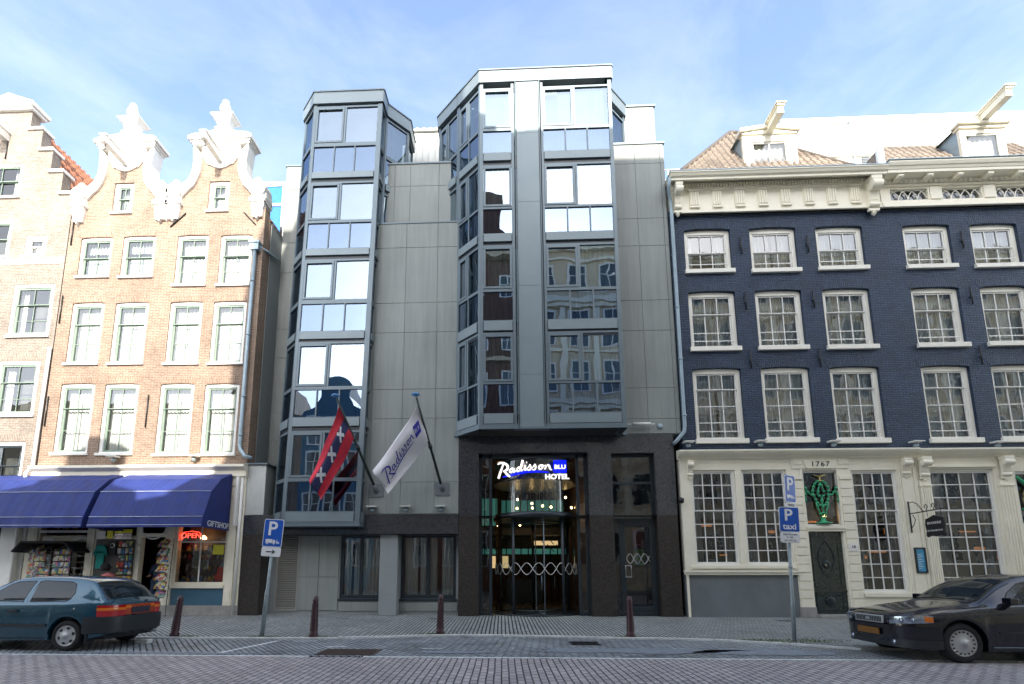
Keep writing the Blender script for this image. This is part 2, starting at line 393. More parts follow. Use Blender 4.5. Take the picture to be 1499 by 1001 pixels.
# ------------------------------------------------------------ windows
def sash_window(house, x0, x1, z0, z1, y=0.0, fr=.1, cols=2, rows=(1, 1, 1), rail_after=1, fmat='white_window', smat='white_window',
                bar=.022, curtain='curtain_white', cmode='full', sill=True, sill_out=.07, arch=0, glassm='glass_old', recess=.06, safety=None, sashw=.045, depth=.12, offset_l=.0, sillh=.09, name='window'):
    """outer frame set in the wall opening; x0..z1 is the opening"""
    f = MB(); yf = y + recess
    if arch: f.prism(arched(x0 + .002, x1 - .002, z0, z1 - .002, arch), yf, yf + depth, [rect(x0 + fr, x1 - fr, z0 + fr * .9, z1 - fr - arch * .6)])
    else: f.prism(rect(x0 + .002, x1 - .002, z0, z1 - .002), yf, yf + depth, [rect(x0 + fr, x1 - fr, z0 + fr * .9, z1 - fr)])
    ix0, ix1, iz0, iz1 = x0 + fr, x1 - fr, z0 + fr * .9, z1 - fr - arch * .6
    w = f.build(name, fmat, house, bevel=.006)
    if sill:
        MB().box(x0 - .05, x1 + .05, y - sill_out, yf + .02, z0 - sillh * .55, z0 + sillh * .45).build('sill', fmat, w, bevel=.008)
    s = MB(); tot = sum(rows); hgt = iz1 - iz0; ys = yf + .03
    zs = [iz1]
    for r in rows: zs.append(zs[-1] - hgt * r / tot)
    zr = zs[rail_after]
    s.prism(rect(ix0 + .001, ix1 - .001, zr, iz1 - .001), ys, ys + .04, [rect(ix0 + sashw, ix1 - sashw, zr + .03, iz1 - sashw)])
    s.prism(rect(ix0 + .001, ix1 - .001, iz0 + .001, zr + .02), ys + .041, ys + .08, [rect(ix0 + sashw, ix1 - sashw, iz0 + sashw * 1.3, zr - .02)])
    for k in range(1, len(rows)):
        if k == rail_after: continue
        yb = ys + .006 if k < rail_after else ys + .05
        s.box(ix0 + sashw, ix1 - sashw, yb, yb + .022, zs[k] - bar / 2, zs[k] + bar / 2)
    gx0, gx1 = ix0 + sashw, ix1 - sashw
    for c in range(1, cols):
        xc = gx0 + (gx1 - gx0) * c / cols
        s.box(xc - bar / 2, xc + bar / 2, ys + .003, ys + .027, zr + .03, iz1 - sashw)
        s.box(xc - bar / 2, xc + bar / 2, ys + .047, ys + .071, iz0 + sashw * 1.3, zr - .02)
    if safety: s.box(ix0, ix1, yf - .02, yf, iz0 + safety - .014, iz0 + safety + .014)
    s.build('sash', smat, w)
    p = MB(); j = random.uniform(-.0025, .0025)
    yy = ys + .03; p.face([(ix0, yy + j, zr), (ix1, yy - j, zr), (ix1, yy - j, iz1), (ix0, yy + j, iz1)])
    j = random.uniform(-.0025, .0025); yy = ys + .075
    p.face([(ix0, yy + j, iz0), (ix1, yy - j, iz0), (ix1, yy - j, zr), (ix0, yy + j, zr)])
    p.build('pane', glassm, w)
    if curtain:
        yc = yf + depth + .12
        def sheet(a, b, zt, zb, amp=.025, per=.13, ph=0):
            c = MB(); c.grid(lambda u, v: (a + (b - a) * u, yc + amp * math.sin((a + (b - a) * u) * 2 * math.pi / per + ph + .6 * math.sin(v * 3)), zb + (zt - zb) * v), max(8, int((b - a) / .022)), 3); c.build('curtain', curtain, w)
        ph = random.uniform(0, 6)
        if cmode == 'full': sheet(ix0 - .05, ix1 + .05, iz1 + .05, iz0 - .05, ph=ph)
        elif cmode == 'sides':
            a = random.uniform(.16, .3); W = ix1 - ix0
            sheet(ix0 - .05, ix0 + W * a, iz1 + .05, iz0 - .05, ph=ph); sheet(ix1 - W * random.uniform(.12, .26), ix1 + .05, iz1 + .05, iz0 - .05, ph=ph)
        elif cmode == 'sheer':
            sheet(ix0 - .05, ix1 + .05, iz1 + .05, iz0 - .05, amp=.02, per=.09, ph=ph)
        elif cmode == 'gap':
            W = ix1 - ix0; g = random.uniform(.45, .6); wd = random.uniform(.06, .16)
            sheet(ix0 - .05, ix0 + W * g, iz1 + .05, iz0 - .05, ph=ph); sheet(ix0 + W * (g + wd), ix1 + .05, iz1 + .05, iz0 - .05, ph=ph)
        elif cmode == 'cafe': sheet(ix0 - .05, ix1 + .05, iz0 + (iz1 - iz0) * .62, iz0 - .05, ph=ph); sheet(ix0 - .05, ix1 + .05, iz1 + .05, iz1 - (iz1 - iz0) * .28, ph=ph)
    return w

# ------------------------------------------------------------ ground
ZP = .10   # pavement level
brick('road_bricks', (.47, .425, .41), (.36, .33, .325), (.07, .07, .075), bw=.215, rh=.11, ms=.012, rot=90, ground=True, rough=.75, bump=1, vary=.16, wet=.15, bdist=.015)
brick('lane_bricks', (.36, .385, .395), (.24, .265, .28), (.04, .045, .05), bw=.22, rh=.105, ms=.014, rot=52, ground=True, rough=.6, bump=1, vary=.35, wet=.25, bdist=.015)
brick('pavement_bricks', (.42, .435, .41), (.31, .33, .315), (.035, .04, .04), bw=.215, rh=.10, ms=.018, rot=90, ground=True, rough=.7, bump=1, vary=.25, wet=.15, bdist=.015, offset=0)
brick('pavement_diagonal', (.42, .435, .42), (.30, .32, .31), (.035, .04, .04), bw=.215, rh=.10, ms=.018, rot=45, ground=True, rough=.7, bump=1, vary=.25, wet=.15, bdist=.015)
plain('kerb_stone', (.62, .63, .60), .7, var=.2, scale=5, bump=.3)
plain('road_paint', (.72, .75, .74), .6, var=.35, scale=14)
plain('asphalt_patch', (.21, .235, .26), .7, var=.3, scale=6, bump=.4)
plain('rusty_plate', (.085, .06, .05), .6, var=.4, scale=7, metal=.3, bump=.5)
def ground(name, fn, mat):
    o = fn(MB()).build(name, mat); o['kind'] = 'structure'; return o
ground('ground', lambda m: (m.face([(-400, -400, -.06), (400, -400, -.06), (400, 400, -.06), (-400, 400, -.06)]), m)[1], 'stone_plinth')
YL = -7.07      # edge line between road and parking lane
ground('road', lambda m: m.box(-60, 60, -16.2, YL - .06, -.05, 0), 'road_bricks')
kerb = [(-60, -4.92), (-7.2, -4.92), (-4.2, -4.86), (-2.6, -4.55), (-1.6, -4.2), (-.6, -4.14), (1, -4.3), (2.8, -4.55), (4.2, -4.66), (5.0, -4.85), (6.2, -5.45), (7.0, -5.95), (9, -5.98), (60, -6.0)]
def kerby(x):
    for (a, b), (c, d) in zip(kerb, kerb[1:]):
        if a <= x <= c: return b + (d - b) * (x - a) / (c - a)
def zpave(x, y):
    k = kerby(x) + .1; t = max(0, min(1, (y - k) / (-.9 - k))); return .03 + (ZP - .03) * t
def pave(m, x0, x1, n, far=.0):
    xs = [x0 + (x1 - x0) * i / n for i in range(n + 1)]
    for a, b in zip(xs, xs[1:]):
        m.face([(a, kerby(a) + .10, zpave(a, -9)), (b, kerby(b) + .10, zpave(b, -9)), (b, -.9, ZP), (a, -.9, ZP)]); m.face([(a, -.9, ZP), (b, -.9, ZP), (b, 2.5, ZP), (a, 2.5, ZP)])
    return m
ground('pavement', lambda m: (pave(m, -60, -12, 4), pave(m, -12, -3.2, 30))[1], 'pavement_diagonal')
ground('pavement', lambda m: (pave(m, -3.2, 9, 40), pave(m, 9, 60, 4))[1], 'pavement_bricks')
ground('parking_lane', lambda m: m.box(-60, 60, YL + .04, -3.5, -.05, 0.002), 'lane_bricks')
def kerbs(m):
    x = -14.0
    while x < 13:
        a, b = x + .006, x + .994; m.vprism([(a, kerby(a)), (b, kerby(b)), (b, kerby(b) + .12), (a, kerby(a) + .12)], -.03, .036); x += 1
    m.box(-60, -14, -4.92, -4.80, -.03, .036); m.box(13, 60, -5.94, -5.82, -.03, .036); return m
ground('kerb', kerbs, 'kerb_stone')
def edge(m):
    x = -14.0
    while x < 13:
        if not (-3.75 < x < -2.6): m.box(x + .004, x + .496, YL - .045, YL + .025, -.04, .006)
        x += .5
    return m
ground('road_edge_line', edge, 'road_paint')
def marks(m):
    def strip(p, q, w):
        p, q = Vector(p), Vector(q); d = (q - p).normalized(); n = Vector((-d.y, d.x)) * w / 2; L = (q - p).length; k = max(1, int(L / .11))
        for i in range(k):
            a = p + d * (L * i / k + .004); b = p + d * (L * (i + 1) / k - .004)
            m.face([(a.x - n.x, a.y - n.y, .0065), (b.x - n.x, b.y - n.y, .0065), (b.x + n.x, b.y + n.y, .0065), (a.x + n.x, a.y + n.y, .0065)])
    strip((-5.35, -6.98), (-4.95, -5.15), .10)      # slanting bay line
    strip((-3.55, -6.0), (-3.2, -5.9), .08); strip((-4.6, -5.2), (-4.1, -5.15), .07); strip((-1.6, -6.1), (-1.2, -6.08), .06)
    return m
ground('parking_marking', marks, 'road_paint')
def blobs(m):
    for (cx, cy, rx, ry, sd) in ((2.6, -6.25, 2.1, .34, 1), (5.0, -6.3, 1.3, .45, 2), (-.9, -6.55, .8, .15, 3), (-6.4, -6.85, 2.2, .12, 4)):
        rn = random.Random(sd); n = 28; ph = [rn.uniform(.75, 1.15) for _ in range(n)]
        m.face([(cx + rx * ph[k] * math.cos(2 * math.pi * k / n), cy + ry * ph[k] * math.sin(2 * math.pi * k / n), .0095) for k in range(n)])
    return m
ground('asphalt_patch', blobs, 'asphalt_patch')
# far pavement across the street
ground('pavement', lambda m: m.box(-60, 60, -19.6, -16.2, -.05, ZP), 'pavement_bricks')

# utility cover and gully
m = MB().box(-3.45, -2.35, -6.95, -6.28, .003, .014)
for i in range(9): m.box(-3.4, -2.4, -6.9 + i * .068, -6.87 + i * .068, .014, .018)
tag(solo(m.build('utility_cover', 'rusty_plate')), 'large rusty rectangular metal cover in the parking lane', 'utility cover')
m = MB(); m.box(1.45, 2.05, -5.5, -5.14, .003, .006); m.mat = 1
for i in range(11): m.box(1.47 + i * .052, 1.49 + i * .052, -5.49, -5.15, .006, .02)
m.box(1.44, 2.06, -5.52, -5.5, .003, .022); m.box(1.44, 2.06, -5.14, -5.12, .003, .022)
tag(solo(m.build('drain_grate', ['room_dark', 'iron'])), 'black slotted drain grate set in the parking lane paving', 'drain grate')
plain('steel_plate', (.62, .68, .72), .12, metal=.9, var=.05)
for x, y, l in ((-4.88, -.95, 'square steel ground plate on pavement near the louvred panel'), (-2.05, -.85, 'square steel ground plate on pavement below the two-pane hotel windows'), (8.25, -1.15, 'square steel ground plate on pavement beside the grey plinth of the blue house')):
    m = MB().box(x - .2, x + .2, y - .17, y + .17, ZP + .001, ZP + .008); m.box(x - .12, x + .12, y - .1, y + .1, ZP + .008, ZP + .012)
    tag(solo(m.build('ground_plate', 'steel_plate')), l, 'ground plate', 'steel plates let into the pavement')
# moss and grass in the joints by the kerb
plain('grass_blade', (.10, .14, .035), .8, var=.3)
m = MB(); rg = random.Random(5)
for (cx, cy, rx, ry, n) in ((-5.5, -4.75, .5, .10, 260), (-4.2, -4.72, .4, .10, 200), (-1.6, -4.05, .35, .10, 160), (5.6, -4.95, 1.3, .22, 420), (6.6, -5.0, .6, .3, 200), (-7.3, -4.75, .5, .1, 120), (2.8, -4.4, .3, .08, 90)):
    for _ in range(n):
        x = cx + rg.gauss(0, rx * .5); y = cy + rg.gauss(0, ry * .6); h = rg.uniform(.008, .035); a = rg.uniform(0, 6.28); w = .012
        if y < kerby(x) + .1: y = kerby(x) + .13
        zg = zpave(x, y)
        m.face([(x - w * math.cos(a), y - w * math.sin(a), zg), (x + w * math.cos(a), y + w * math.sin(a), zg), (x + rg.uniform(-.02, .02), y + rg.uniform(-.02, .02), zg + h)])
tag(m.build('grass', 'grass_blade'), 'sparse moss and grass growing in pavement joints along the kerb', 'grass', kind='stuff')

plain('dead_leaf', (.16, .10, .04), .8, var=.4)
m = MB(); rg = random.Random(11)
for _ in range(260):
    x = rg.uniform(-9, 9); y = kerby(x) - abs(rg.gauss(0, .35)) - .02 if rg.random() < .7 else rg.uniform(-8.6, -5.2); a = rg.uniform(0, 6.28); r = rg.uniform(.012, .03); z = .006 + rg.uniform(0, .006)
    if abs(y - YL) < .1: continue
    m.face([(x + r * math.cos(a + k * 1.57) * (1 if k % 2 else .6), y + r * math.sin(a + k * 1.57) * (1 if k % 2 else .6), z + (.006 if k == 1 else 0)) for k in range(4)])
tag(m.build('fallen_leaves', 'dead_leaf'), 'small brown leaves and scraps scattered along the gutter and parking lane', 'leaves', kind='stuff')
# ============================================================ HOUSE WITH TWO BELL GABLES AND GIFT SHOP
BH = thing('gabled_house', (-12.5, 0, ZP), 'orange brick house with two white bell gables above a gift shop with blue awnings', 'house')
gx = (-14.38, -10.66)
def bell_outer(c):   # right half then mirrored, from bottom right going up
    h = [(1.80, 14.62), (1.86, 15.2), (1.92, 15.3), (1.92, 15.55), (1.86, 15.85), (1.66, 16.05), (1.38, 16.12), (1.18, 16.3), (1.06, 16.6), (1.03, 17.0), (1.08, 17.55), (1.08, 17.8)]
    return [(c + x, z) for x, z in h], [(c - x, z) for x, z in h]
def bell_inner(c):
    h = [(1.42, 14.62), (1.36, 15.25), (1.36, 15.55), (1.18, 15.78), (.98, 15.98), (.84, 16.25), (.74, 16.6), (.72, 17.0), (.74, 17.35)]
    return [(c + x, z) for x, z in h], [(c - x, z) for x, z in h]
holes = []
W4 = [(-15.8, -14.57, 12.38, 14.02), (-14.15, -12.9, 12.34, 14.03), (-12.05, -10.86, 11.95, 14.0), (-10.4, -9.2, 11.92, 13.97)]
W3 = [(-15.8, -14.58, 8.96, 11.37), (-14.15, -12.9, 8.94, 11.34), (-12.08, -10.86, 8.9, 11.32), (-10.45, -9.22, 8.88, 11.3)]
W2 = [(-15.82, -14.56, 5.62, 8.23), (-14.18, -12.93, 5.6, 8.2), (-12.13, -10.9, 5.55, 8.17), (-10.5, -9.25, 5.54, 8.14)]
WG = [(-14.76, -13.98, 15.0, 16.3), (-11.03, -10.24, 14.96, 16.24)]
for r in W4 + W3 + W2 + WG: holes.append(arched(*r, rise=.04) if r not in WG else rect(*r))
poly = [(-16.3, 4.75), (-8.78, 4.75), (-8.78, 15.1)]
i2r, i2l = bell_inner(gx[1]); i1r, i1l = bell_inner(gx[0])
poly += [(x + .1, z) for x, z in i2r if z > 15.2] + [(gx[1] + .8, 17.6), (gx[1] - .8, 17.6)] + [(x - .1, z) for x, z in i2l[::-1] if z > 15.2]
poly += [(-12.52, 14.9)]
poly += [(x + .1, z) for x, z in i1r if z > 15.2] + [(gx[0] + .8, 17.6), (gx[0] - .8, 17.6)] + [(x - .1, z) for x, z in i1l[::-1] if z > 15.2] + [(-16.3, 14.8)]
m = MB().prism(poly, 0, .36, holes); m.mat = 1
for r in W4 + W3 + W2: m.box(r[0] - .06, r[1] + .06, -.004, -.0005, r[3] + .012, r[3] + .25)
m.mat = 0
m.box(-9.1, -8.775, .36, .5, 3.4, 14.9)      # brick return of the side wall
m.build('wall', ['brick_orange', 'brick_orange_soldier'], BH)
MB().prism(rect(-9.05, -8.755, 4.0, 14.9), .5, 9).build('side_wall', 'grey_render', BH)
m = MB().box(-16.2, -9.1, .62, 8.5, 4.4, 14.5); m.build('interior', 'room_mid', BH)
for r in W3 + W2: sash_window(BH, *r, rows=(1, 1, 1), smat='green_sash', recess=.05, fr=.11, arch=.04, sashw=.06, bar=.03, cmode='full')
for r in W4[2:]: sash_window(BH, *r, rows=(1, .85, .75), smat='green_sash', recess=.05, fr=.1, arch=.04, sashw=.055, bar=.03, cmode='cafe')
for r in W4[:2]: sash_window(BH, *r, rows=(1, 1), smat='green_sash', recess=.05, fr=.1, arch=.04, sashw=.055, bar=.03, cmode='cafe', curtain='curtain_sheer')
for r in WG: sash_window(BH, *r, rows=(1, 1), smat='green_sash', recess=.06, fr=.16, sashw=.05, bar=.03, curtain='curtain_sheer')
for gi, c in enumerate(gx):
    orr, ol = bell_outer(c); ir, il = bell_inner(c)
    m = MB()
    m.prism(orr + ir[::-1], -.10, .42); m.prism(ol + il[::-1], -.10, .42)
    # top field with hanging lobes round the hoist beam
    sw = [(c + .745, 17.3), (c + .62, 17.12), (c + .5, 16.93), (c + .38, 16.9), (c + .22, 16.8), (c, 16.74), (c - .22, 16.8), (c - .38, 16.9), (c - .5, 16.93), (c - .62, 17.12), (c - .745, 17.3)]
    m.prism([(c - .745, 17.78)] + sw[::-1] + [(c + .745, 17.78)], -.06, .42)
    t = m.build('gable_trim', 'white_paint', BH, bevel=.02)
    # pediment
    m = MB(); m.box(c - 1.12, c + 1.12, -.14, .46, 17.72, 17.80); m.box(c - 1.17, c + 1.17, -.18, .5, 17.80, 17.88); m.box(c - 1.24, c + 1.24, -.25, .55, 17.88, 18.02)
    m.prism([(c - 1.24, 18.02), (c + 1.24, 18.02), (c + 1.05, 18.1), (c + .4, 18.2), (c - .4, 18.2), (c - 1.05, 18.1)], -.25, .55)
    m.build('pediment', 'white_paint', BH, bevel=.015)
    m = MB(); cy = .08
    m.box(c - .34, c + .34, cy - .28, cy + .28, 18.2, 18.28)
    for (w0, z0, w1, z1) in ((.2, 18.28, .2, 18.44), (.32, 18.44, .26, 18.54), (.2, 18.54, .28, 18.86), (.28, 18.86, .43, 18.96), (.45, 18.96, .45, 19.03), (.2, 19.03, .16, 19.1)):
        A = [m.pt((c + sx * w0, cy + sy * w0 * .7, z0)) for sx, sy in ((-1, -1), (1, -1), (1, 1), (-1, 1))]; B = [m.pt((c + sx * w1, cy + sy * w1 * .7, z1)) for sx, sy in ((-1, -1), (1, -1), (1, 1), (-1, 1))]
        for k in range(4): m.fid([A[k], A[(k + 1) % 4], B[(k + 1) % 4], B[k]])
        m.fid(A[::-1]); m.fid(B)
    m.lathe([(.12, 19.08), (.18, 19.2), (.21, 19.34), (.18, 19.48), (.11, 19.55), (.14, 19.6), (.13, 19.68), (.06, 19.76), (.005, 19.78)], (c, cy - .08, 0), 14)
    m.build('finial', 'white_paint', BH, bevel=.01)
    # scrolls
    for sd in (-1, 1):
        m = MB(); x = c + sd * 1.62
        m.lathe([(.30, -.2), (.31, -.17), (.31, .3)], (x, 0, 15.75), 20, 'y')
        m.lathe([(.2, -.24), (.2, -.2)], (x, 0, 15.75), 16, 'y'); m.lathe([(.09, -.28), (.1, -.24)], (x, 0, 15.75), 12, 'y')
        m.lathe([(.15, -.16), (.15, .3)], (x - sd * .05, 0, 16.06), 14, 'y')
        m.box(x - .30, x + .30, -.2, .4, 15.2, 15.36); m.box(x - .25, x + .25, -.16, .4, 15.36, 15.46)
        m.prism([(x - .26, 15.2), (x - .22, 14.95), (x - .02 * sd, 14.5), (x + .22, 14.95), (x + .26, 15.2)], -.14, .38)
        m.build('scroll', 'white_paint', BH, bevel=.012)
    # hoist beam
    m = MB(); bx = c - .0
    m.box(bx - .1, bx + .1, -1.15, .1, 16.98, 17.22); m.box(bx - .14, bx + .14, -1.18, .1, 17.22, 17.28)
    m.build('hoist_beam', 'white_paint', BH, bevel=.01)
    hk = MB(); hk.tube([(bx, -1.0, 16.98), (bx, -1.0, 16.86), (bx + .04, -1.0, 16.8), (bx - .03, -1.0, 16.77)], .015, 6); hk.build('hook', 'iron', BH)
    # roof behind the gable
    pantiles('roof', 'tiles_brown', BH, [[(c + 1.86, .37, 14.75), (c + 1.86, 9, 14.75), (c, 9, 17.55), (c, .37, 17.55)], [(c - 1.86, 9, 14.75), (c - 1.86, .37, 14.75), (c, .37, 17.55), (c, 9, 17.55)]])
    m = MB()
    for dx, dz in ((0, 0),): m.tube([(c + .9, 3.2, 16.3), (c + .9, 3.2, 17.6)], .06, 8); m.tube([(c + 1.15, 3.6, 16.0), (c + 1.15, 3.6, 17.2)], .05, 8)
    m.build('vent_pipe', 'zinc_light', BH)
for x_ in (-12.52,): MB().prism([(x_ - .16, 16.0), (x_ - .14, 15.2), (x_ - .1, 14.9), (x_, 14.55), (x_ + .1, 14.9), (x_ + .14, 15.2), (x_ + .16, 16.0)], -.08, .4).build('gable_joint', 'white_paint', BH)
# wall anchors
for (x, z, dx, l) in ((-16.17, 14.2, 0, .5), (-16.2, 11.1, 0, .55), (-16.22, 7.2, 0, .55), (-12.52, 7.15, 0, .6), (-12.1, 14.62, .28, .28), (-9.35, 14.6, -.24, .26)):
    a = MB(); a.tube([(x - dx, -.03, z - l), (x + dx, -.03, z + l)], .022, 6); a.build('wall_anchor', 'iron', BH)
# downpipe at the right corner, with hopper
m = MB(); m.tube([(-9.0, -.12, 13.2), (-9.02, -.12, 10), (-9.02, -.12, 5.9), (-8.98, -.13, 5.7), (-8.8, -.14, 5.45), (-8.55, -.14, 5.38)], .07, 10)
m.box(-9.16, -8.84, -.22, -.02, 13.2, 13.5); m.box(-9.2, -8.8, -.25, -.01, 13.46, 13.54)
m.tube([(-8.9, -.1, 13.4), (-8.7, .3, 13.4), (-8.66, 1.1, 13.6)], .055, 8)
for z in (12.0, 9.9, 7.6, 6.2): m.tube([(-9.01, -.12, z - .03), (-9.01, -.12, z + .03)], .085, 10)
m.build('downpipe', 'zinc', BH)
# shop front ------------------------------------------------
m = MB()
m.xprism([(0, 4.75), (-.14, 4.75), (-.14, 4.95), (-.22, 5.0), (-.30, 5.06), (-.30, 5.14), (-.05, 5.2), (.0, 5.2)], -16.34, -8.72)
m.box(-16.32, -8.74, -.06, .2, 4.45, 4.75)
m.build('shop_cornice', 'cream_paint', BH)
# openings of the shop front: [x0, x1, z0, z1]
so = [(-15.86, -14.18, 1.18, 4.3), (-13.8, -12.45, .5, 2.62), (-13.8, -12.45, 2.74, 4.3), (-12.27, -11.42, .12, 2.7), (-12.27, -11.42, 2.82, 4.3), (-10.98, -9.32, 1.18, 4.3)]
m = MB().prism(rect(-16.32, -8.74, ZP, 4.45), 0, .22, [rect(*r) for r in so])
for x0, x1 in ((-11.33, -11.08), (-9.24, -8.96)):     # panelled pilasters
    m.box(x0, x1, -.05, 0, .42, 4.4); m.box(x0 + .05, x1 - .05, -.065, -.05, .5, .9)
m.box(-11.05, -9.26, -.09, 0, .98, 1.1); m.box(-8.88, -8.74, -.03, 0, ZP, 4.45)
for x0, x1 in ((-16.2, -15.92), (-14.1, -13.88)): m.box(x0, x1, -.05, 0, .42, 4.4); m.box(x0 + .08, x1 - .08, -.06, -.05, .9, 4.3)
m.build('shop_front', 'cream_paint', BH, bevel=.006)
plain('blue_panel', (.04, .12, .19), .5, var=.1)
m = MB(); m.box(-11.04, -9.27, -.02, -.001, .42, .98); m.build('blue_panel', 'blue_panel', BH)
m = MB(); m.box(-11.36, -8.72, -.06, -.002, ZP, .42); m.box(-16.34, -12.3, -.06, -.002, ZP, .42); m.build('plinth', 'stone_plinth', BH)
m = MB(); m.box(-10.18, -10.14, -.005, .02, 1.18, 4.3); m.box(-10.98, -9.32, -.006, .021, 2.5, 2.54); m.build('glazing_bar', 'white_window', BH); MB().box(-15.86, -14.18, -.005, .02, 2.85, 2.93).build('glazing_bar', 'white_window', BH)
for r in (so[0], so[5], so[2], so[4]):
    g = MB(); g.face([(r[0], .05, r[2]), (r[1], .05, r[2]), (r[1], .05, r[3]), (r[0], .05, r[3])]); g.build('shop_pane', 'glass_shop', BH)
# interior room of the shop
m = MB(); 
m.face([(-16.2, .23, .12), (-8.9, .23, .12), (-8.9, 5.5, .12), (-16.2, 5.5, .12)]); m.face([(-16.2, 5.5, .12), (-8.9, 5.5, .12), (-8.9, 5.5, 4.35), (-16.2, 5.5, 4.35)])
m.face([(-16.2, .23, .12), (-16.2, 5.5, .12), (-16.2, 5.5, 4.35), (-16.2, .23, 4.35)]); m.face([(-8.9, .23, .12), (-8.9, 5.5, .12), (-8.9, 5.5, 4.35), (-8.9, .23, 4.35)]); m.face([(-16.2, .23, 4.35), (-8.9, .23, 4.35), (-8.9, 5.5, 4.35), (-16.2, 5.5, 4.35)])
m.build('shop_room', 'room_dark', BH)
m = MB().lathe([(.42, -.01), (.45, -.03), (.42, -.05), (.39, -.03), (.42, -.01)], (-11.85, .04, 3.05), 28, 'y'); m.build('window_ring', 'white_window', BH)
# awnings: curved fabric hoods
plain('awning_cloth', (.016, .030, .155), .6, var=.25, scale=3.5, spec=.25)
MATS['awning_cloth'].node_tree.nodes['Principled BSDF'].inputs['Sheen Weight'].default_value = .05
plain('awning_stripe', (.55, .60, .72), .7)
for (x0, x1) in ((-18.0, -13.02), (-12.82, -9.2)):
    m = MB()
    prof = [(-.1, 4.84), (-.72, 4.55), (-1.22, 4.05), (-1.55, 3.2), (-1.6, 2.88)]
    for (a, b), (c_, d) in zip(prof, prof[1:]):
        nn = 24
        for i in range(nn):
            xa, xb = x0 + (x1 - x0) * i / nn, x0 + (x1 - x0) * (i + 1) / nn
            w = lambda x, t: .012 * math.sin(x * 9 + t * 3)
            m.face([(xa, c_ + w(xa, c_), d), (xb, c_ + w(xb, c_), d), (xb, a + w(xb, a), b), (xa, a + w(xa, a), b)])
    for xs, fl in ((x0, 1), (x1, -1)):
        side = [(xs, -.1, 4.84)] + [(xs, a, b) for a, b in prof[1:]] + [(xs, -.1, 2.88)]
        m.face(side[::fl])
    aw = m.build('awning', 'awning_cloth', BH, recalc=False)
    md = aw.modifiers.new('Solidify', 'SOLIDIFY'); md.thickness = .01
    m = MB()
    for z, y in ((3.21, -1.565), (4.06, -1.235), (2.95, -1.605)): m.tube([(x0, y, z), (x1, y, z)], .009, 6)
    m.build('awning_piping', 'awning_stripe', aw)
text_part('awning_lettering', 'GIFTSHOP', .26, (-9.185, -.72, 3.02), 'white_paint', aw, rot=(90, 0, 90), sx=1.0, font_extrude=.003)
m = MB(); m.box(-8.98, -8.9, -.24, .0, 3.05, 4.72); m.tube([(-8.84, -.09, 4.7), (-8.84, -.09, ZP)], .05, 10); m.build('awning_box', 'white_window', BH)
# white pipe between the two left houses
m = MB().tube([(-16.36, -.08, 9.6), (-16.38, -.08, 5.2), (-16.42, -.25, 4.9), (-16.42, -.25, .3)], .055, 8); m.build('downpipe', 'white_window', BH)

# ---------------- goods of the gift shop
PCOL = [(.75, .7, .62), (.6, .08, .06), (.06, .18, .45), (.7, .45, .08), (.08, .3, .2), (.65, .62, .6), (.45, .1, .25), (.1, .1, .12), (.75, .72, .2)]
PCOL = [tuple(x * .6 for x in c) for c in PCOL]
randcol('printed', PCOL, pattern=11); randcol('goods', PCOL, pattern=7, rough=.7)
plain('wire', (.25, .25, .25), .4, metal=.6); plain('teal_cloth', (.02, .30, .26), .85, var=.2, scale=8); plain('black_cloth', (.015, .015, .018), .85, var=.3); plain('pink_cloth', (.55, .16, .16), .8, var=.2)
def mesh_copy(proto, loc, rotz=0):
    c = proto.copy(); COL.objects.link(c); c.location = loc; c.rotation_euler = (0, 0, rotz); return c
rk = thing('postcard_rack', (-15.05, -.35, ZP), 'wide wire postcard rack under a small dark canopy, left of the shop door', 'postcard rack')
m = MB()
for x in (-15.75, -15.05, -14.35): m.tube([(x, -.35, ZP), (x, -.35, 2.35)], .015, 6)
for z in [.5 + .21 * k for k in range(9)]: m.tube([(-15.75, -.38, z), (-14.35, -.38, z)], .006, 5)
m.build('rack_frame', 'wire', rk)
m = MB()
m.prism([(-16.05, 2.18), (-15.75, 2.52), (-14.3, 2.52), (-13.95, 2.18), (-14.0, 2.15), (-14.3, 2.46), (-15.75, 2.46), (-16.0, 2.15)], -.75, -.05)
for x in (-15.6, -15.1, -14.6): m.face([(x, -.78, 2.17), (x + .2, -.78, 2.17), (x + .22, -.06, 2.55), (x + .02, -.06, 2.55)])
m.build('canopy', 'black_cloth', rk)
pc = solo(MB().box(-.07, .07, -.004, .004, -.05, .05).build('postcard', 'printed')); pc.data.transform(Matrix.Translation((0, 0, -.0))); first = True
for i in range(7):
    for k in range(8):
        x = -15.66 + i * .195 + (.08 if i > 3 else 0); z = .62 + .21 * k
        if i == 3 and k > 4: continue
        if first: c = pc; c.location = (x, -.41, z); first = False
        else: c = mesh_copy(pc, (x, -.41, z))
        c.scale = (1.25, 1, 1.7); c.rotation_euler = (R(-8), R(random.uniform(-2, 2)), 0)
        tag(c, 'small printed postcard in the rack under the dark canopy', 'postcard', 'postcards on the wire rack')
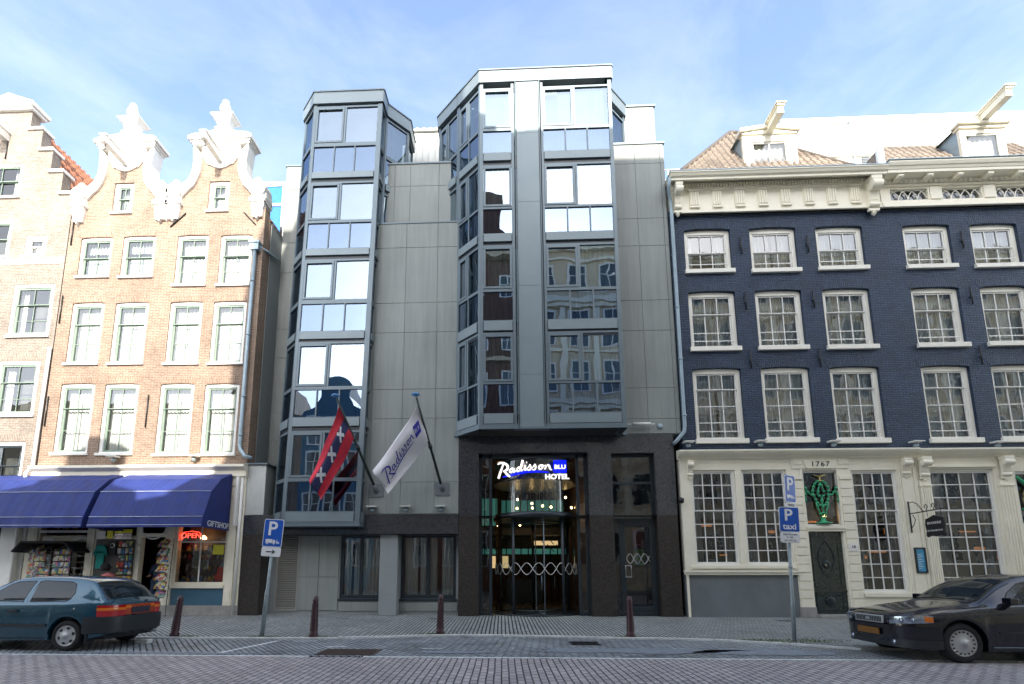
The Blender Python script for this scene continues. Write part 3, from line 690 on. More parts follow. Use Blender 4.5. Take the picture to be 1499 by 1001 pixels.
# magazine stand beside the shop door
ms = thing('magazine_stand', (-11.05, -.45, ZP), 'slim stand stacked with magazines between shop door and window', 'magazine stand')
m = MB()
for x in (-11.2, -10.9): m.tube([(x, -.4, ZP), (x, -.3, 2.62)], .014, 6)
for k in range(7): m.box(-11.22, -10.88, -.58, -.32, .78 + .27 * k, .79 + .27 * k)
m.build('rack_frame', 'wire', ms)
mg = None
for k in range(7):
    for j in range(3):
        if mg is None:
            mg = solo(MB().box(-.1, .1, -.13, .13, 0, .045).build('magazine', 'printed')); c = mg
        else: c = mesh_copy(mg, (0, 0, 0))
        c.location = (-11.16 + .1 * j, -.45 - .05 * j, .795 + .27 * k + .05 * (j % 2)); c.rotation_euler = (R(48 + 6 * j), 0, R(random.uniform(-8, 8)))
        tag(c, 'colourful magazine lying in the slim stand by the shop door', 'magazine', 'magazines in the stand')
# T-shirts and bags hung in the middle bay
def shirt(name, cx, cz, w, h, mat, label, cat, y=-.12):
    m = MB(); p = [(-.5, .1), (-.5, -1), (.5, -1), (.5, .1), (.78, -.15), (.92, .12), (.55, .62), (.18, .7), (0, .6), (-.18, .7), (-.55, .62), (-.92, .12), (-.78, -.15)]
    P = [(cx + a * w / 2, cz + b * h / 2) for a, b in p]
    m.prism(P, y, y + .05); o = m.build(name, mat, bevel=.015); return tag(solo(o), label, cat)
shirt('t_shirt', -13.55, 2.1, .52, .95, 'teal_cloth', 'teal T-shirt hanging beside the postcard rack', 'T-shirt')
shirt('t_shirt', -13.1, 2.35, .42, .55, 'black_cloth', 'black T-shirt with a white print hanging next to the teal one', 'T-shirt', y=-.16)
m = MB().lathe([(.075, 0), (.085, -.01), (.06, -.012), (.075, 0)], (-13.1, -.175, 2.4), 14, 'y'); o = tag(solo(m.build('badge', 'white_paint')), 'round white ring badge on the black T-shirt', 'badge')
def bag(cx, cz, w, h, mat, label):
    m = MB(); m.lathe([(.02, -h), (w * .8, -h * .95), (w, -h * .3), (w * .7, .1 * h), (w * .3, h * .25), (.02, h * .3)], (cx, -.3, cz), 14); tag(solo(m.build('bag', mat)), label, 'bag')
bag(-13.15, 1.75, .16, .2, 'black_cloth', 'dark cap-shaped bag hanging below the black T-shirt'); bag(-13.02, 1.4, .24, .3, 'pink_cloth', 'pink bag hanging in the middle bay of the gift shop'); bag(-13.1, .95, .22, .25, 'pink_cloth', 'lower pink bag near the ground in the middle bay')
g0 = None
for i in range(4):
    for k in range(8):
        x = -12.86 + i * .13; z = .75 + k * .23
        if g0 is None: g0 = solo(MB().box(-.055, .055, -.03, .03, 0, .17).build('souvenir', 'goods', bevel=.008)); c = g0
        else: c = mesh_copy(g0, (0, 0, 0))
        c.location = (x, -.1 + random.uniform(-.04, 0), z); tag(c, 'small packed souvenir hanging on the board left of the shop door', 'souvenir', 'souvenirs on the board')
MB().box(-13.8, -12.45, -.035, -.005, .5, 2.6).build('display_board', 'room_mid', BH)
# small signs above
for (x0, x1, z0, z1, mt, l) in ((-13.72, -13.45, 2.62, 2.9, 'white_paint', 'small white notice under the awning left of the yellow one'), (-13.38, -13.18, 2.64, 2.9, 'sign_yellow', 'small yellow notice under the awning')):
    if mt not in MATS: plain('sign_yellow', (.75, .68, .05), .5)
    tag(solo(MB().box(x0, x1, -.12, -.1, z0, z1).build('notice', mt)), l, 'notice')
plain('sign_pink', (.75, .35, .33), .5); plain('sign_blue2', (.05, .12, .35), .5)
bs = thing('souvenir_sign', (-12.82, -.12, 2.62), 'white and pink souvenirs sign under the awning', 'sign')
MB().box(-13.12, -12.52, -.13, -.1, 2.62, 2.8).build('board', 'white_paint', bs); MB().box(-13.12, -12.52, -.13, -.1, 2.82, 2.95).build('top_board', 'sign_yellow', bs)
text_part('lettering', 'SOUVENIRS', .115, (-12.82, -.135, 2.71), 'sign_pink', bs, font_extrude=.002)
# right window display
lamp('neon_red', (1, .05, .03), .9); lamp('bulb_warm', (1, .55, .2), 3)
ns = thing('open_sign', (-10.62, .12, 2.6), 'red neon OPEN sign glowing in the gift shop window', 'neon sign')
text_part('lettering', 'OPEN', .24, (-10.62, .13, 2.74), 'neon_red', ns, font_extrude=.01, sx=1.15)
tag(solo(MB().tube([(-10.92, .15, 2.62), (-10.95, .15, 2.74), (-10.9, .15, 2.86), (-10.6, .15, 2.9), (-10.35, .15, 2.86), (-10.28, .15, 2.76)], .012, 6).build('neon_tube', 'neon_red')), 'curved red neon line around the OPEN lettering', 'neon tube')
k = 0
it0 = {}
for row, (z, n, hh) in enumerate(((1.2, 11, .2), (1.55, 10, .24), (1.95, 9, .26), (2.25, 8, .18))):
    for i in range(n):
        x = -10.9 + i * (1.5 / (n - 1)) + random.uniform(-.02, .02); kind = (i + row) % 3
        if kind not in it0:
            mm = MB()
            if kind == 0: mm.box(-.055, .055, -.05, .05, 0, .16)
            elif kind == 1: mm.lathe([(.03, 0), (.055, .01), (.06, .08), (.03, .12), (.045, .15), (.045, .19), (.01, .22)], (0, 0, 0), 10)
            else: mm.lathe([(.05, 0), (.05, .1), (.02, .14), (.02, .18)], (0, 0, 0), 10)
            it0[kind] = mm.build('shelf_souvenir', 'goods'); c = it0[kind]
        else: c = mesh_copy(it0[kind], (0, 0, 0))
        c.location = (x, .35 + .12 * (row % 2) + .05 * random.random(), z); tag(c, 'small colourful souvenir on the shelves behind the right shop window', 'souvenir', 'souvenirs in the shop window')
m = MB()
for z in (1.18, 1.53, 1.93, 2.23): m.box(-11, -9.3, .28, .6, z - .02, z - .003)
m.box(-11.0, -9.3, .62, .66, 1.1, 4.2); m.build('window_shelf', 'room_mid', BH)
rd = tag(solo(MB().lathe([(.02, 0), (.17, .02), (.19, .14), (.1, .3), (.12, .38), (.08, .46), (.01, .5)], (-9.55, .25, 1.2), 14).build('doll', 'sign_red' if 'sign_red' in MATS else 'neon_red')), 'red doll standing in the right corner of the shop window', 'doll')
plain('sign_red', (.6, .03, .03), .6); rd.data.materials[0] = MATS['sign_red']
tag(solo(MB().box(-9.75, -9.38, .03, .045, 2.1, 2.42).build('notice', 'sign_yellow')), 'yellow paper notice taped inside the right shop window', 'notice')
tag(solo(MB().lathe([(.01, 0), (.09, .02), (.1, .06), (.05, .12), (.01, .14)], (-10.28, .3, 2.62), 14).build('shop_lamp', 'bulb_warm')), 'glowing warm lamp right of the neon OPEN sign', 'lamp')
for i in range(3):
    tag(solo(MB().lathe([(.01, 0), (.05, .02), (.05, .07), (.01, .1)], (-12.1 + i * .22, 2.4 + i * .5, 2.2 + .05 * i), 10).build('ceiling_spot', 'bulb_warm')), 'small warm spotlight deep inside the gift shop', 'spotlight', 'spotlights inside the shop')
for i in range(10):
    c = mesh_copy(it0[1 + i % 2], (-15.75 + i * .165, .3, 3.0 if i % 2 else 1.3)); c.scale = (1.7, 1.7, 1.8); tag(c, 'small souvenir behind the left shop window', 'souvenir', 'souvenirs in the left shop window')

# ============================================================ STEP GABLE HOUSE
SH = thing('step_gable_house', (-19.4, 0, ZP), 'beige brick house with a stepped gable and red tiled roof at the left edge', 'house')
cs = -19.42
hs = [(3.08, 14.0), (3.08, 15.86), (2.53, 15.86), (2.53, 16.83), (1.99, 16.83), (1.99, 17.8), (1.45, 17.8), (1.45, 18.75), (.9, 18.75), (.9, 19.62)]
poly = [(cs - 3.08, 4.4), (cs + 3.08, 4.4)] + [(cs + x, z) for x, z in hs] + [(cs - x, z) for x, z in hs[::-1]]
SW = [(-20.3, -18.53, 15.82, 17.3), (-20.2, -18.6, 13.28, 14.85), (-18.0, -17.15, 13.28, 14.15), (-18.16, -16.58, 10.07, 12.15), (-20.9, -18.74, 10.07, 12.15), (-18.3, -16.73, 7.04, 9.12), (-21, -18.9, 7.04, 9.12)]
m = MB().prism(poly, 0, .36, [rect(*r) for r in SW + [(-18.6, -16.86, 3.2 + 1.25, 6.09)]]); m.mat = 1
for r in SW[3:] + [(-18.6, -16.86, 4.4, 6.09)]: m.box(r[0] - .05, r[1] + .05, -.004, -.0005, r[3] + .015, r[3] + .3)
m.build('wall', ['brick_beige', 'brick_beige_soldier'], SH)
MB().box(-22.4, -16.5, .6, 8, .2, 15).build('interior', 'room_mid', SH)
m = MB()
for (x, z) in ((3.08, 15.86), (2.53, 16.83), (1.99, 17.8), (1.45, 18.75)):
    for sd in (-1, 1):
        a, b = cs + sd * (x - .62), cs + sd * (x + .05); MB().box(a, b, -.07, .45, z, z + .12).build('step_coping', 'white_paint', SH, bevel=.01)
m.box(cs - 1.0, cs + 1.0, -.12, .5, 19.62, 19.74); m.box(cs - 1.08, cs + 1.08, -.2, .58, 19.74, 19.9); m.prism([(cs - 1.08, 19.9), (cs + 1.08, 19.9), (cs, 20.3)], -.2, .58)
m.build('coping', 'white_paint', SH, bevel=.01)
MB().box(cs - 3.07, -16.36, -.02, -.001, 12.98, 13.22).build('string_course', 'white_paint', SH)
sash_window(SH, *SW[0], cols=2, rows=(1, 1), fr=.13, smat='green_sash', recess=.02, curtain='curtain_white', cmode='sides', glassm='glass_dark')
sash_window(SH, *SW[1], cols=2, rows=(1, 1), fr=.13, smat='green_sash', recess=.02, cmode='sides', glassm='glass_dark', name='window')
sash_window(SH, *SW[2], cols=1, rows=(1, 1), fr=.16, smat='white_window', recess=.02, cmode='full')
for r in SW[3:]: sash_window(SH, *r, cols=2, rows=(1.15, 1, .9), fr=.13, smat='green_sash', recess=.02, cmode='sides', sashw=.07, glassm='glass_old')
# tall entrance window and door surround at ground floor
sash_window(SH, -18.6, -16.86, 3.6, 6.09, cols=2, rows=(1, 1, 1), fr=.12, smat='dark_frame', recess=.04, curtain='curtain_grey', cmode='sides', sashw=.07, glassm='glass_dark')
m = MB().prism(rect(cs - 3.08, -16.36, ZP, 4.4), 0, .36, [rect(-18.6, -17.2, .2, 3.4), rect(-18.61, -16.85, 3.58, 4.39)]); m.build('base_wall', 'white_paint', SH)
m = MB().box(-17.15, -16.5, -.12, 0, ZP, 4.2); m.box(-17.1, -16.55, -.14, -.12, .4, 4.0); m.build('door_pilaster', 'white_paint', SH, bevel=.01)
m = MB().prism(rect(-18.6, -17.2, .2, 3.4), .15, .22, [rect(-18.5, -17.95, .9, 3.3), rect(-17.85, -17.3, .9, 3.3)]); d = m.build('door', 'dark_frame', SH)
g = MB(); g.face([(-18.5, .18, .9), (-17.3, .18, .9), (-17.3, .18, 3.3), (-18.5, .18, 3.3)]); g.build('door_pane', 'glass_dark', d)
pantiles('roof', 'tiles_red', SH, [[(cs + 3.05, .37, 15.4), (cs + 3.05, 10, 15.4), (cs, 10, 20.0), (cs, .37, 20.0)], [(cs - 3.05, 10, 15.4), (cs - 3.05, .37, 15.4), (cs, .37, 20.0), (cs, 10, 20.0)]])
m = MB().box(cs - .12, cs + .12, -1.0, .1, 18.3, 18.6); m.box(cs - .17, cs + .17, -1.05, .1, 18.6, 18.68); m.build('hoist_beam', 'white_paint', SH)
a = MB(); a.tube([(cs + .1, -.03, 17.5), (cs + .1, -.03, 18.25)], .02, 6); a.build('wall_anchor', 'iron', SH)
# ============================================================ HOTEL
HO = thing('hotel', (-1.4, 0, ZP), 'modern grey metal clad hotel with two tall faceted glass bays and a dark stone entrance', 'hotel')
SEAM_Z = [18.1, 17.0, 16.0, 14.19, 13.22, 11.05, 9.92, 7.81, 6.75, 4.52, 3.42]
def panels(m, xs, zs, y, t=.03, gap=.012, axis='x'):
    for a, b in zip(xs, xs[1:]):
        for d, c in zip(zs, zs[1:]):
            if axis == 'x': m.box(a + gap / 2, b - gap / 2, y - t, y, c + gap / 2, d - gap / 2)
            else: m.box(y, y + t, a + gap / 2, b - gap / 2, c + gap / 2, d - gap / 2)
m = MB()
m.box(-7.1, -1.3, .001, 8, 3.42, 14.17); m.box(-7.4, -1.2, .36, 8, 14.17, 16.97); m.box(-1.32, 3.9, .0, 8, 6.1, 17.1); m.box(3.88, 6.02, .001, 8, 6.1, 17.15)
m.box(-8.76, -7.0, 1.4, 8, .1, 18.05); m.box(4.3, 6.25, 1.35, 8, 17.1, 20.2)
m.build('core_wall', 'grey_render', HO)
m = MB()
panels(m, [-7.1, -5.5, -4.48, -3.41, -2.26, -1.44], [14.19, 13.22, 11.05, 9.92, 7.81, 6.75, 4.52, 3.44], 0)
m.build('cladding', 'facade_sheet', HO, bevel=.004); m = MB()
panels(m, [-4.9, -4.0, -3.4, -2.3, -1.42], [17.0, 16.05, 14.19], .36)
m.build('cladding', 'facade_sheet', HO, bevel=.004); m = MB()
panels(m, [3.9, 4.97, 5.89, 6.02], [17.15, 16.36, 14.13, 13.05, 10.95, 9.82, 7.73, 6.64, 6.12], 0)
m.build('cladding', 'facade_sheet', HO, bevel=.004); m = MB()
panels(m, [-8.76, -8.0, -7.1], [18.05, 17.0, 14.6, 13.3, 10.9, 9.7, 7.5, 6.4, 4.1, 3.3], 1.4)
m.build('cladding', 'facade_sheet', HO, bevel=.004); m = MB()
panels(m, [4.4, 6.25], [20.2, 19.6, 17.2], 1.35)
panels(m, [0, 2, 4, 6], [17.15, 15, 12.9, 10.8, 8.7, 6.1], 6.02, axis='y')
panels(m, [1.35, 4], [20.2, 19.6, 17.2], 6.25, axis='y')
m.build('cladding', 'facade_sheet', HO, bevel=.004)
m = MB()
for b_ in ((-7.1, -1.3, -.05, .4, 14.19, 14.24), (-4.9, -1.2, .30, 2.2, 16.99, 17.05), (3.9, 6.08, -.06, 1.5, 17.16, 17.24), (4.2, 6.32, 1.28, 8, 20.2, 20.28), (-8.8, -7.4, 1.34, 8, 18.05, 18.11)): MB().box(*b_).build('parapet_cap', 'bay_metal', HO)
# gallery roof between the bays
m = MB(); m.box(-4.2, -1.6, 2.4, 4.2, 17.0, 20.5)
for k in range(10): x = -4.2 + k * .28; m.box(x, x + .03, 2.37, 2.4, 17.05, 20.4)
m.box(-4.3, -1.5, 2.3, 4.3, 20.5, 20.6)
for k in range(9): m.box(-4.2 + k * .28, -4.05 + k * .28, 2.32, 2.36, 20.6, 20.66)
m.build('roof', 'roof_sheet', HO); m = MB()
m.face([(4.4, 2.0, 20.2), (5.9, 2.0, 20.2), (5.5, 3.8, 22.2), (4.4, 3.8, 22.2)])
for x in [4.5 + .35 * k for k in range(4)]: m.tube([(x, 1.98, 20.2), (x, 3.79, 22.2)], .03, 6)
m.box(4.2, 5.6, 3.6, 4.0, 22.2, 22.28)
m.build('roof', 'roof_sheet', HO)
# ---- faceted glass bays
def bay(name, foot, floors, zbot, ztop, lean=0, front=(), side_cfg=None):
    fr = MB(); body = MB()
    for k, (P, Q) in enumerate(zip(foot, foot[1:])):
        P, Q = Vector((P[0], P[1], 0)), Vector((Q[0], Q[1], 0)); d = (Q - P); W = d.length; d.normalize(); n = Vector((d.y, -d.x, 0))
        Sh = Matrix.Identity(4); Sh[0][2] = lean; Sh[0][3] = -lean * ztop      # storeys lean very slightly outwards
        M = Sh @ Matrix(((d.x, n.x, 0, P.x), (d.y, n.y, 0, P.y), (0, 0, 1, 0), (0, 0, 0, 1)))   # local x along, local y outwards
        fr.M = M
        cols = front if k == side_cfg else [(0, .09, 'post'), (.09, W - .09, 'win1' if W < 1.2 else 'win2'), (W - .09, W, 'post')]
        for (u0, u1, kind) in cols:
            if kind == 'post': fr.mat = 0; e_ = 0 if k == side_cfg else .006; fr.box(u0 + e_, u1 - e_, -.12 + e_, -e_, zbot + e_, ztop - .5)
            elif kind == 'slab':
                fr.mat = 1; fr.box(u0, u1, -.12, .03, zbot - .02, ztop - .5); fr.mat = 0
                for z in (16.9, 14.19, 11.05, 7.9): fr.box(u0 + .002, u1 - .002, -.1, .034, z, z + .012)
                fr.box(u0 - .05, u0 - .02, -.1, .06, zbot, ztop - .5); fr.box(u1 + .02, u1 + .05, -.1, .06, zbot, ztop - .5)
            else:
                for (wt, wb, st, sb, pb) in floors:
                    fr.mat = 0
                    fr.box(u0, u1, -.10, -.005, wt, wt + .07); fr.box(u0, u1, -.10, -.005, st, wb); fr.box(u0, u1, -.10, -.008, sb - .05, sb)
                    fr.mat = 1; fr.box(u0 + .02, u1 - .02, -.08, .035, pb + .03, sb - .045); fr.mat = 2; fr.box(u0, u1, -.14, -.03, pb - .17, pb + .03); fr.mat = 0
                    w = MB(M); um = u0 + (u1 - u0) * .48 if kind == 'win2' else u1
                    if kind == 'win2': w.box(um - .035, um + .035, -.09, -.004, wb, wt)
                    fs = (u0, um - (.035 if kind == 'win2' else 0))
                    s_ = .075
                    # opening sash on the left
                    def ring(m_, a, b, c, e, t, y0, y1):
                        m_.box(a, a + t, y0, y1, c, e); m_.box(b - t, b, y0, y1, c, e); m_.box(a + t, b - t, y0, y1, c, c + t); m_.box(a + t, b - t, y0, y1, e - t, e)
                    if k == side_cfg or W > 1.2: ring(w, fs[0] + .01, fs[1] - .01, wb + .01, wt - .01, s_, -.07, .012)
                    nsp = 3 if kind == 'win2' else 1
                    if kind == 'win2' and W < 2 and k != side_cfg: nsp = 2
                    for q in range(1, nsp):
                        uu = u0 + (u1 - u0) * q / nsp; w.box(uu - .022, uu + .022, -.09, -.004, sb, st)
                    wo = w.build('window', 'bay_metal', name, bevel=.004) if (w.v) else None
                    g = MB(M)
                    def pane(a, b, c, e):
                        j = [random.uniform(-.0022, .0022) for _ in range(3)]; y = -.045
                        g.face([(a, y + j[0], c), (b, y + j[1], c), (b, y + j[1] + j[2], e), (a, y + j[0] + j[2], e)])
                    pane(u0, um, wb, wt)
                    if kind == 'win2': pane(um, u1, wb, wt)
                    for q in range(nsp): pass
                    g.build('pane', 'glass_bay', wo if wo else name)
                    for q in range(nsp):
                        g = MB(M); pane(u0 + (u1 - u0) * q / nsp, u0 + (u1 - u0) * (q + 1) / nsp, sb, st); g.build('spandrel_pane', 'glass_spandrel', wo if wo else name)
        # fascia band and bottom trim
        fr.mat = 1; fr.box(-.03, W + .03, -.2, .06, ztop - .48, ztop); fr.mat = 0; fr.box(-.05, W + .05, -.2, .09, ztop, ztop + .05)
        fr.box(-.01, W + .01, -.15, .02, zbot, zbot + .10); fr.box(-.02, W + .02, -.2, .035, zbot - .07, zbot)
        fr.M = None
    bo = fr.build('bay_frame', ['bay_metal', 'bay_panel', 'dark_frame'], name)
    # soffit, roof deck and curtains/dark core
    def inset(poly, t):
        out = []
        for i, (x, y) in enumerate(poly):
            c = Vector((sum(p[0] for p in poly) / len(poly), sum(p[1] for p in poly) / len(poly))); v = Vector((x, y)) - c; out.append(tuple(c + v * (1 - t / v.length)))
        return out
    pl = list(foot)
    Sh = Matrix.Identity(4); Sh[0][2] = lean; Sh[0][3] = -lean * ztop
    m = MB(Sh); m.vprism(inset(pl, .02), zbot - .05, zbot + .02); m.build('soffit', 'soffit', name)
    m = MB(Sh); m.vprism(inset(pl, .08), ztop - .2, ztop - .05); m.build('roof_deck', 'soffit', name)
    m = MB(Sh); m.vprism(inset(pl, .55), zbot + .05, ztop - .45); m.build('core', 'room_mid', name)
    ins = inset(pl, .30)
    for ki, (a, b) in enumerate(zip(ins, ins[1:])):
        if lean and ki == side_cfg: continue
        a, b = Vector(a), Vector(b); W = (b - a).length; d = (b - a).normalized(); n = Vector((d.y, -d.x))
        for (wt, wb, st, sb, pb) in floors:
            if W < .3: continue
            for (s0, s1) in ((0, random.uniform(.3, .42)), (random.uniform(.6, .72), 1)):
                m = MB(Sh); m.grid(lambda u, v: tuple(a + (b - a) * (s0 + (s1 - s0) * u) + n * .025 * math.sin((s0 + (s1 - s0) * u) * W * 45)) + (sb + (wt - sb) * v,), 24, 1); m.build('curtain', 'curtain_blue', name)
FR = [(18.74, 17.17, 17.06, 16.19, 15.81), (15.62, 14.05, 13.97, 13.04, 12.68), (12.52, 10.97, 10.87, 9.84, 9.43), (9.33, 7.67, 7.6, 6.61, 6.22)]
FL = [(18.8, 17.3, 17.15, 16.1, 15.78), (15.6, 14.12, 14.01, 13.0, 12.68), (12.5, 11.02, 10.86, 9.84, 9.5), (9.36, 7.81, 7.69, 6.72, 6.36), (6.17, 4.62, 4.5, 3.5, 3.12)]
bay(HO, [(-2.4, 1.8), (-2.4, .82), (-1.55, -.04), (-.7, -.9), (4.0, -.9), (4.0, -.2), (4.85, .6), (4.85, 1.6)], FR, 6.14, 19.5,
    front=[(0, .12, 'post'), (.12, 1.12, 'win1'), (1.12, 1.22, 'post'), (1.31, 2.09, 'slab'), (2.18, 2.26, 'post'), (2.26, 4.58, 'win2'), (4.58, 4.7, 'post')], side_cfg=3)
bay(HO, [(-7.58, 1.5), (-7.58, .22), (-6.95, -.42), (-4.36, -.42), (-4.34, .14), (-3.6, .86), (-3.6, 1.8)], FL, 3.06, 19.42, lean=.018,
    front=[(0, .1, 'post'), (.1, 2.42, 'win2'), (2.42, 2.59, 'post')], side_cfg=2)
# ---- stone base
OP = [(-.76, 2.9, .12, 5.5), (3.68, 5.1, .12, 5.46)]
m = MB(); m.mat = 0
m.prism(rect(-1.44, 5.76, 3.36, 6.1), -.02, .45, [rect(a, b, 3.361, d) for a, b, c, d in OP])
m.mat = 1
for a, b in ((-1.43, -.76), (2.9, 3.68), (5.1, 5.75)): m.box(a, b, -.018, .45, ZP, 3.355)
m.mat = 0
m.box(-8.8, -1.445, -.02, .5, 2.77, 3.42)
m.mat = 1; m.box(-8.8, -8.06, -.021, 1.4, ZP, 2.765)
m.build('stone_base', ['stone_dark', 'stone_dark_rough'], HO, bevel=.006)
MB().box(-8.76, -8.1, .03, 1.39, 3.43, 5.18).build('pier_cap', 'zinc_light', HO, bevel=.01)
m = MB().box(-8.82, -8.04, -.04, 1.39, 5.18, 5.23); m.build('pier_coping', 'bay_metal', HO)
# recessed ground floor left
yg = .6; q = 1.0375; Z = lambda z: 1.5 + (z - 1.5) * q
LW = [(-5.56, -4.1, Z(.65), 2.76), (-3.46, -1.56, Z(.65), 2.76)]
m = MB().prism(rect(-8.06, -1.44, ZP, 2.77), yg, yg + .3, [rect(*r) for r in LW] + [rect(-7.75, -7.05, .28, 2.74)]); m.build('recessed_wall', 'grey_render', HO)
m = MB(); panels(m, [-7.02, -6.3, -5.6], [2.76, 1.35, .22], yg); panels(m, [-5.56, -4.1], [Z(.6), .2], yg); panels(m, [-3.46, -1.5], [Z(.6), .2], yg); m.build('recessed_panel', 'facade_sheet', HO, bevel=.004)
MB().box(-4.08, -3.48, .12, yg, ZP, 2.765).build('pillar', 'grey_render', HO, bevel=.01)
m = MB(); m.box(-7.8, -7.0, yg - .03, yg, .2, .28)
for k in range(32):
    z = .3 + k * .076; m.xprism([(yg - .02, z), (yg - .02, z + .03), (yg + .07, z + .07), (yg + .07, z + .05)], -7.74, -7.06)
m.box(-7.8, -7.74, yg - .03, yg + .1, .28, 2.76); m.box(-7.06, -7.0, yg - .03, yg + .1, .28, 2.76); m.box(-7.74, -7.06, yg + .1, yg + .14, .28, 2.74)
m.build('louvre_panel', 'louvre_metal', HO)
for (a, b, c, d) in LW:
    m = MB(); mid = (a + b) / 2 - .02
    m.prism(rect(a, b, c, d), yg + .05, yg + .13, [rect(a + .1, mid - .06, c + .13, d - .07), rect(mid + .06, b - .1, c + .13, d - .07)])
    w = m.build('window', 'dark_frame', HO, bevel=.006); MB().box(a - .03, b + .03, yg - .05, yg + .06, c - .09, c - .002).build('sill', 'dark_frame', w)
    for (e, f) in ((a + .1, mid - .06), (mid + .06, b - .1)):
        g = MB(); g.face([(e, yg + .09, c + .13), (f, yg + .092, c + .13), (f, yg + .09, d - .07), (e, yg + .092, d - .07)]); g.build('pane', 'glass_street', w)
    for (e, f) in ((a + .1, mid - .36), (mid - .28, mid + .3), (b - .5, b - .1)):
        g = MB()
        g.grid(lambda u, v: (e + (f - e) * u, yg + .2 + .03 * math.sin((e + (f - e) * u) * 50), c + .05 + (d - c) * v), 40, 1)
        g.build('curtain', 'curtain_white', w)
MB().box(-7.0, -1.3, 1.6, 1.7, .2, 2.77).build('back_room', 'room_mid', HO)
MB().box(-8.7, -1.3, .5, 8, 2.78, 3.4).build('floor_slab', 'room_mid', HO)
# ---- entrance with revolving door
plain('lobby_floor', (.22, .20, .17), .25); plain('lobby_wall', (.13, .075, .045), .7, var=.5, scale=1.5)
lamp('lobby_teal', (.10, .42, .36), .045); lamp('lobby_glow', (1, .72, .35), .13); lamp('lobby_bulb', (1, .60, .25), 5)
m = MB().box(-1.2, 5.6, .46, 9, .06, .11); m.build('lobby_floor', 'lobby_floor', HO)
m = MB().box(-1.2, 5.6, 9, 9.1, .1, 6); m.box(-1.3, -1.2, .5, 9, .1, 6); m.box(5.6, 5.7, .5, 9, .1, 6); m.box(-1.2, 5.6, .46, 9, 5.7, 6.0); m.box(3.2, 3.3, .5, 9, .1, 5.7); m.build('lobby_wall', 'lobby_wall', HO)
m = MB()
for (a, b, z0, z1) in ((-.95, -.2, 3.7, 5.0), (0, 2.9, 3.75, 4.9), (-.9, 3.0, 2.35, 2.6)): MB().box(a, b, 6.9, 6.95, z0, z1).build('lit_panel', 'lobby_teal', HO)
m = MB()
for (a, b, z0, z1) in ((-.45, -.15, 1.7, 2.25), (-.05, .3, 1.7, 2.25), (1.5, 2.6, 2.75, 2.95)): MB().box(a, b, 6.6, 6.64, z0, z1).build('lit_screen', 'lobby_glow', HO)
m = MB()
for k in range(12): m.tube([(-.8 + k * .34, 6.8, .1), (-.8 + k * .34, 6.8, 5.6)], .03, 6)
for x in (-.6, -.2, 1.9, 2.3):
    for k in range(9): m.tube([(x, 5.5, 2.4 + k * .16), (x + (.14 if k % 2 else -.14), 5.5, 2.56 + k * .16)], .02, 5)
m.box(.2, 1.8, 6.0, 6.5, .1, 1.2); m.box(-.9, 3, 5.6, 7, 3.15, 3.45)
m.build('lobby_furniture', 'dark_frame', HO)
CX, CY, RR = 1.2, 1.36, 1.42
m = MB()
for ang in (-125, -55, 30, 150, 90):
    a = R(ang); m.tube([(CX + RR * math.cos(a), CY + RR * math.sin(a), .11), (CX + RR * math.cos(a), CY + RR * math.sin(a), 3.35)], .05, 8)
for z0, z1, r in ((3.32, 3.5, 1.48), (.11, .14, 1.5), (5.3, 5.36, 1.45), (4.6, 4.65, 1.46)):
    m.lathe([(r, z0), (r + .02, z0), (r + .02, z1), (r, z1)], (CX, CY, 0), 40)
rv = m.build('revolving_door', 'dark_frame', HO)
m = MB()
def arc(m, a0, a1, z0, z1, r, n=14):
    m.grid(lambda u, v: (CX + r * math.cos(R(a0 + (a1 - a0) * u)), CY + r * math.sin(R(a0 + (a1 - a0) * u)), z0 + (z1 - z0) * v), n, 1, flip=False)
arc(m, 150, 235, .14, 3.3, RR); arc(m, 305, 390, .14, 3.3, RR); arc(m, 180, 360, 3.5, 5.3, RR)
m.build('drum_glass', 'glass_lobby', rv)
m = MB(); m.box(CX - .02, CX + .02, CY - .02, CY + .02, .14, 3.3)
for ang in (-90, 30, 150):
    a = R(ang + 8); e = (CX + 1.34 * math.cos(a), CY + 1.34 * math.sin(a)); i_ = (CX + .05 * math.cos(a), CY + .05 * math.sin(a))
    for z in (.16, 3.26): m.tube([(i_[0], i_[1], z), (e[0], e[1], z)], .03, 6)
    m.tube([(e[0], e[1], .16), (e[0], e[1], 3.26)], .022, 6)
    m.tube([(CX + .9 * math.cos(a), CY + .9 * math.sin(a) - .06, .9), (CX + .9 * math.cos(a), CY + .9 * math.sin(a) - .06, 1.4)], .02, 6)
m.build('door_wing', 'bay_metal', rv)
plain('decal_white', (.75, .75, .72), .5)
m = MB()
for ph in (0, math.pi):
    pr = None
    for k in range(130):
        a = R(183 + 174 * k / 129); p = Vector((CX + (RR + .012) * math.cos(a), CY + (RR + .012) * math.sin(a), 1.62 + .19 * math.sin(k / 129 * 2 * math.pi * 5.5 + ph)))
        if pr is not None: m.tube([tuple(pr), tuple(p)], .009, 4, cap=False)
        pr = p
m.build('wave_decal', 'decal_white', rv)
m = MB()
for x0, x1 in ((-.76, -.66), (-.42, -.32), (2.52, 2.62), (2.8, 2.9)): m.box(x0, x1, .25, .35, .11, 5.49)
m.box(-.76, 2.9, .25, .35, 5.38, 5.49); m.box(-.66, -.42, .27, .33, 3.3, 3.4); m.box(2.62, 2.8, .27, .33, 3.3, 3.4); m.box(-.76, -.32, .26, .34, .11, .2); m.box(2.52, 2.9, .26, .34, .11, .2)
m.build('entrance_frame', 'dark_frame', HO)
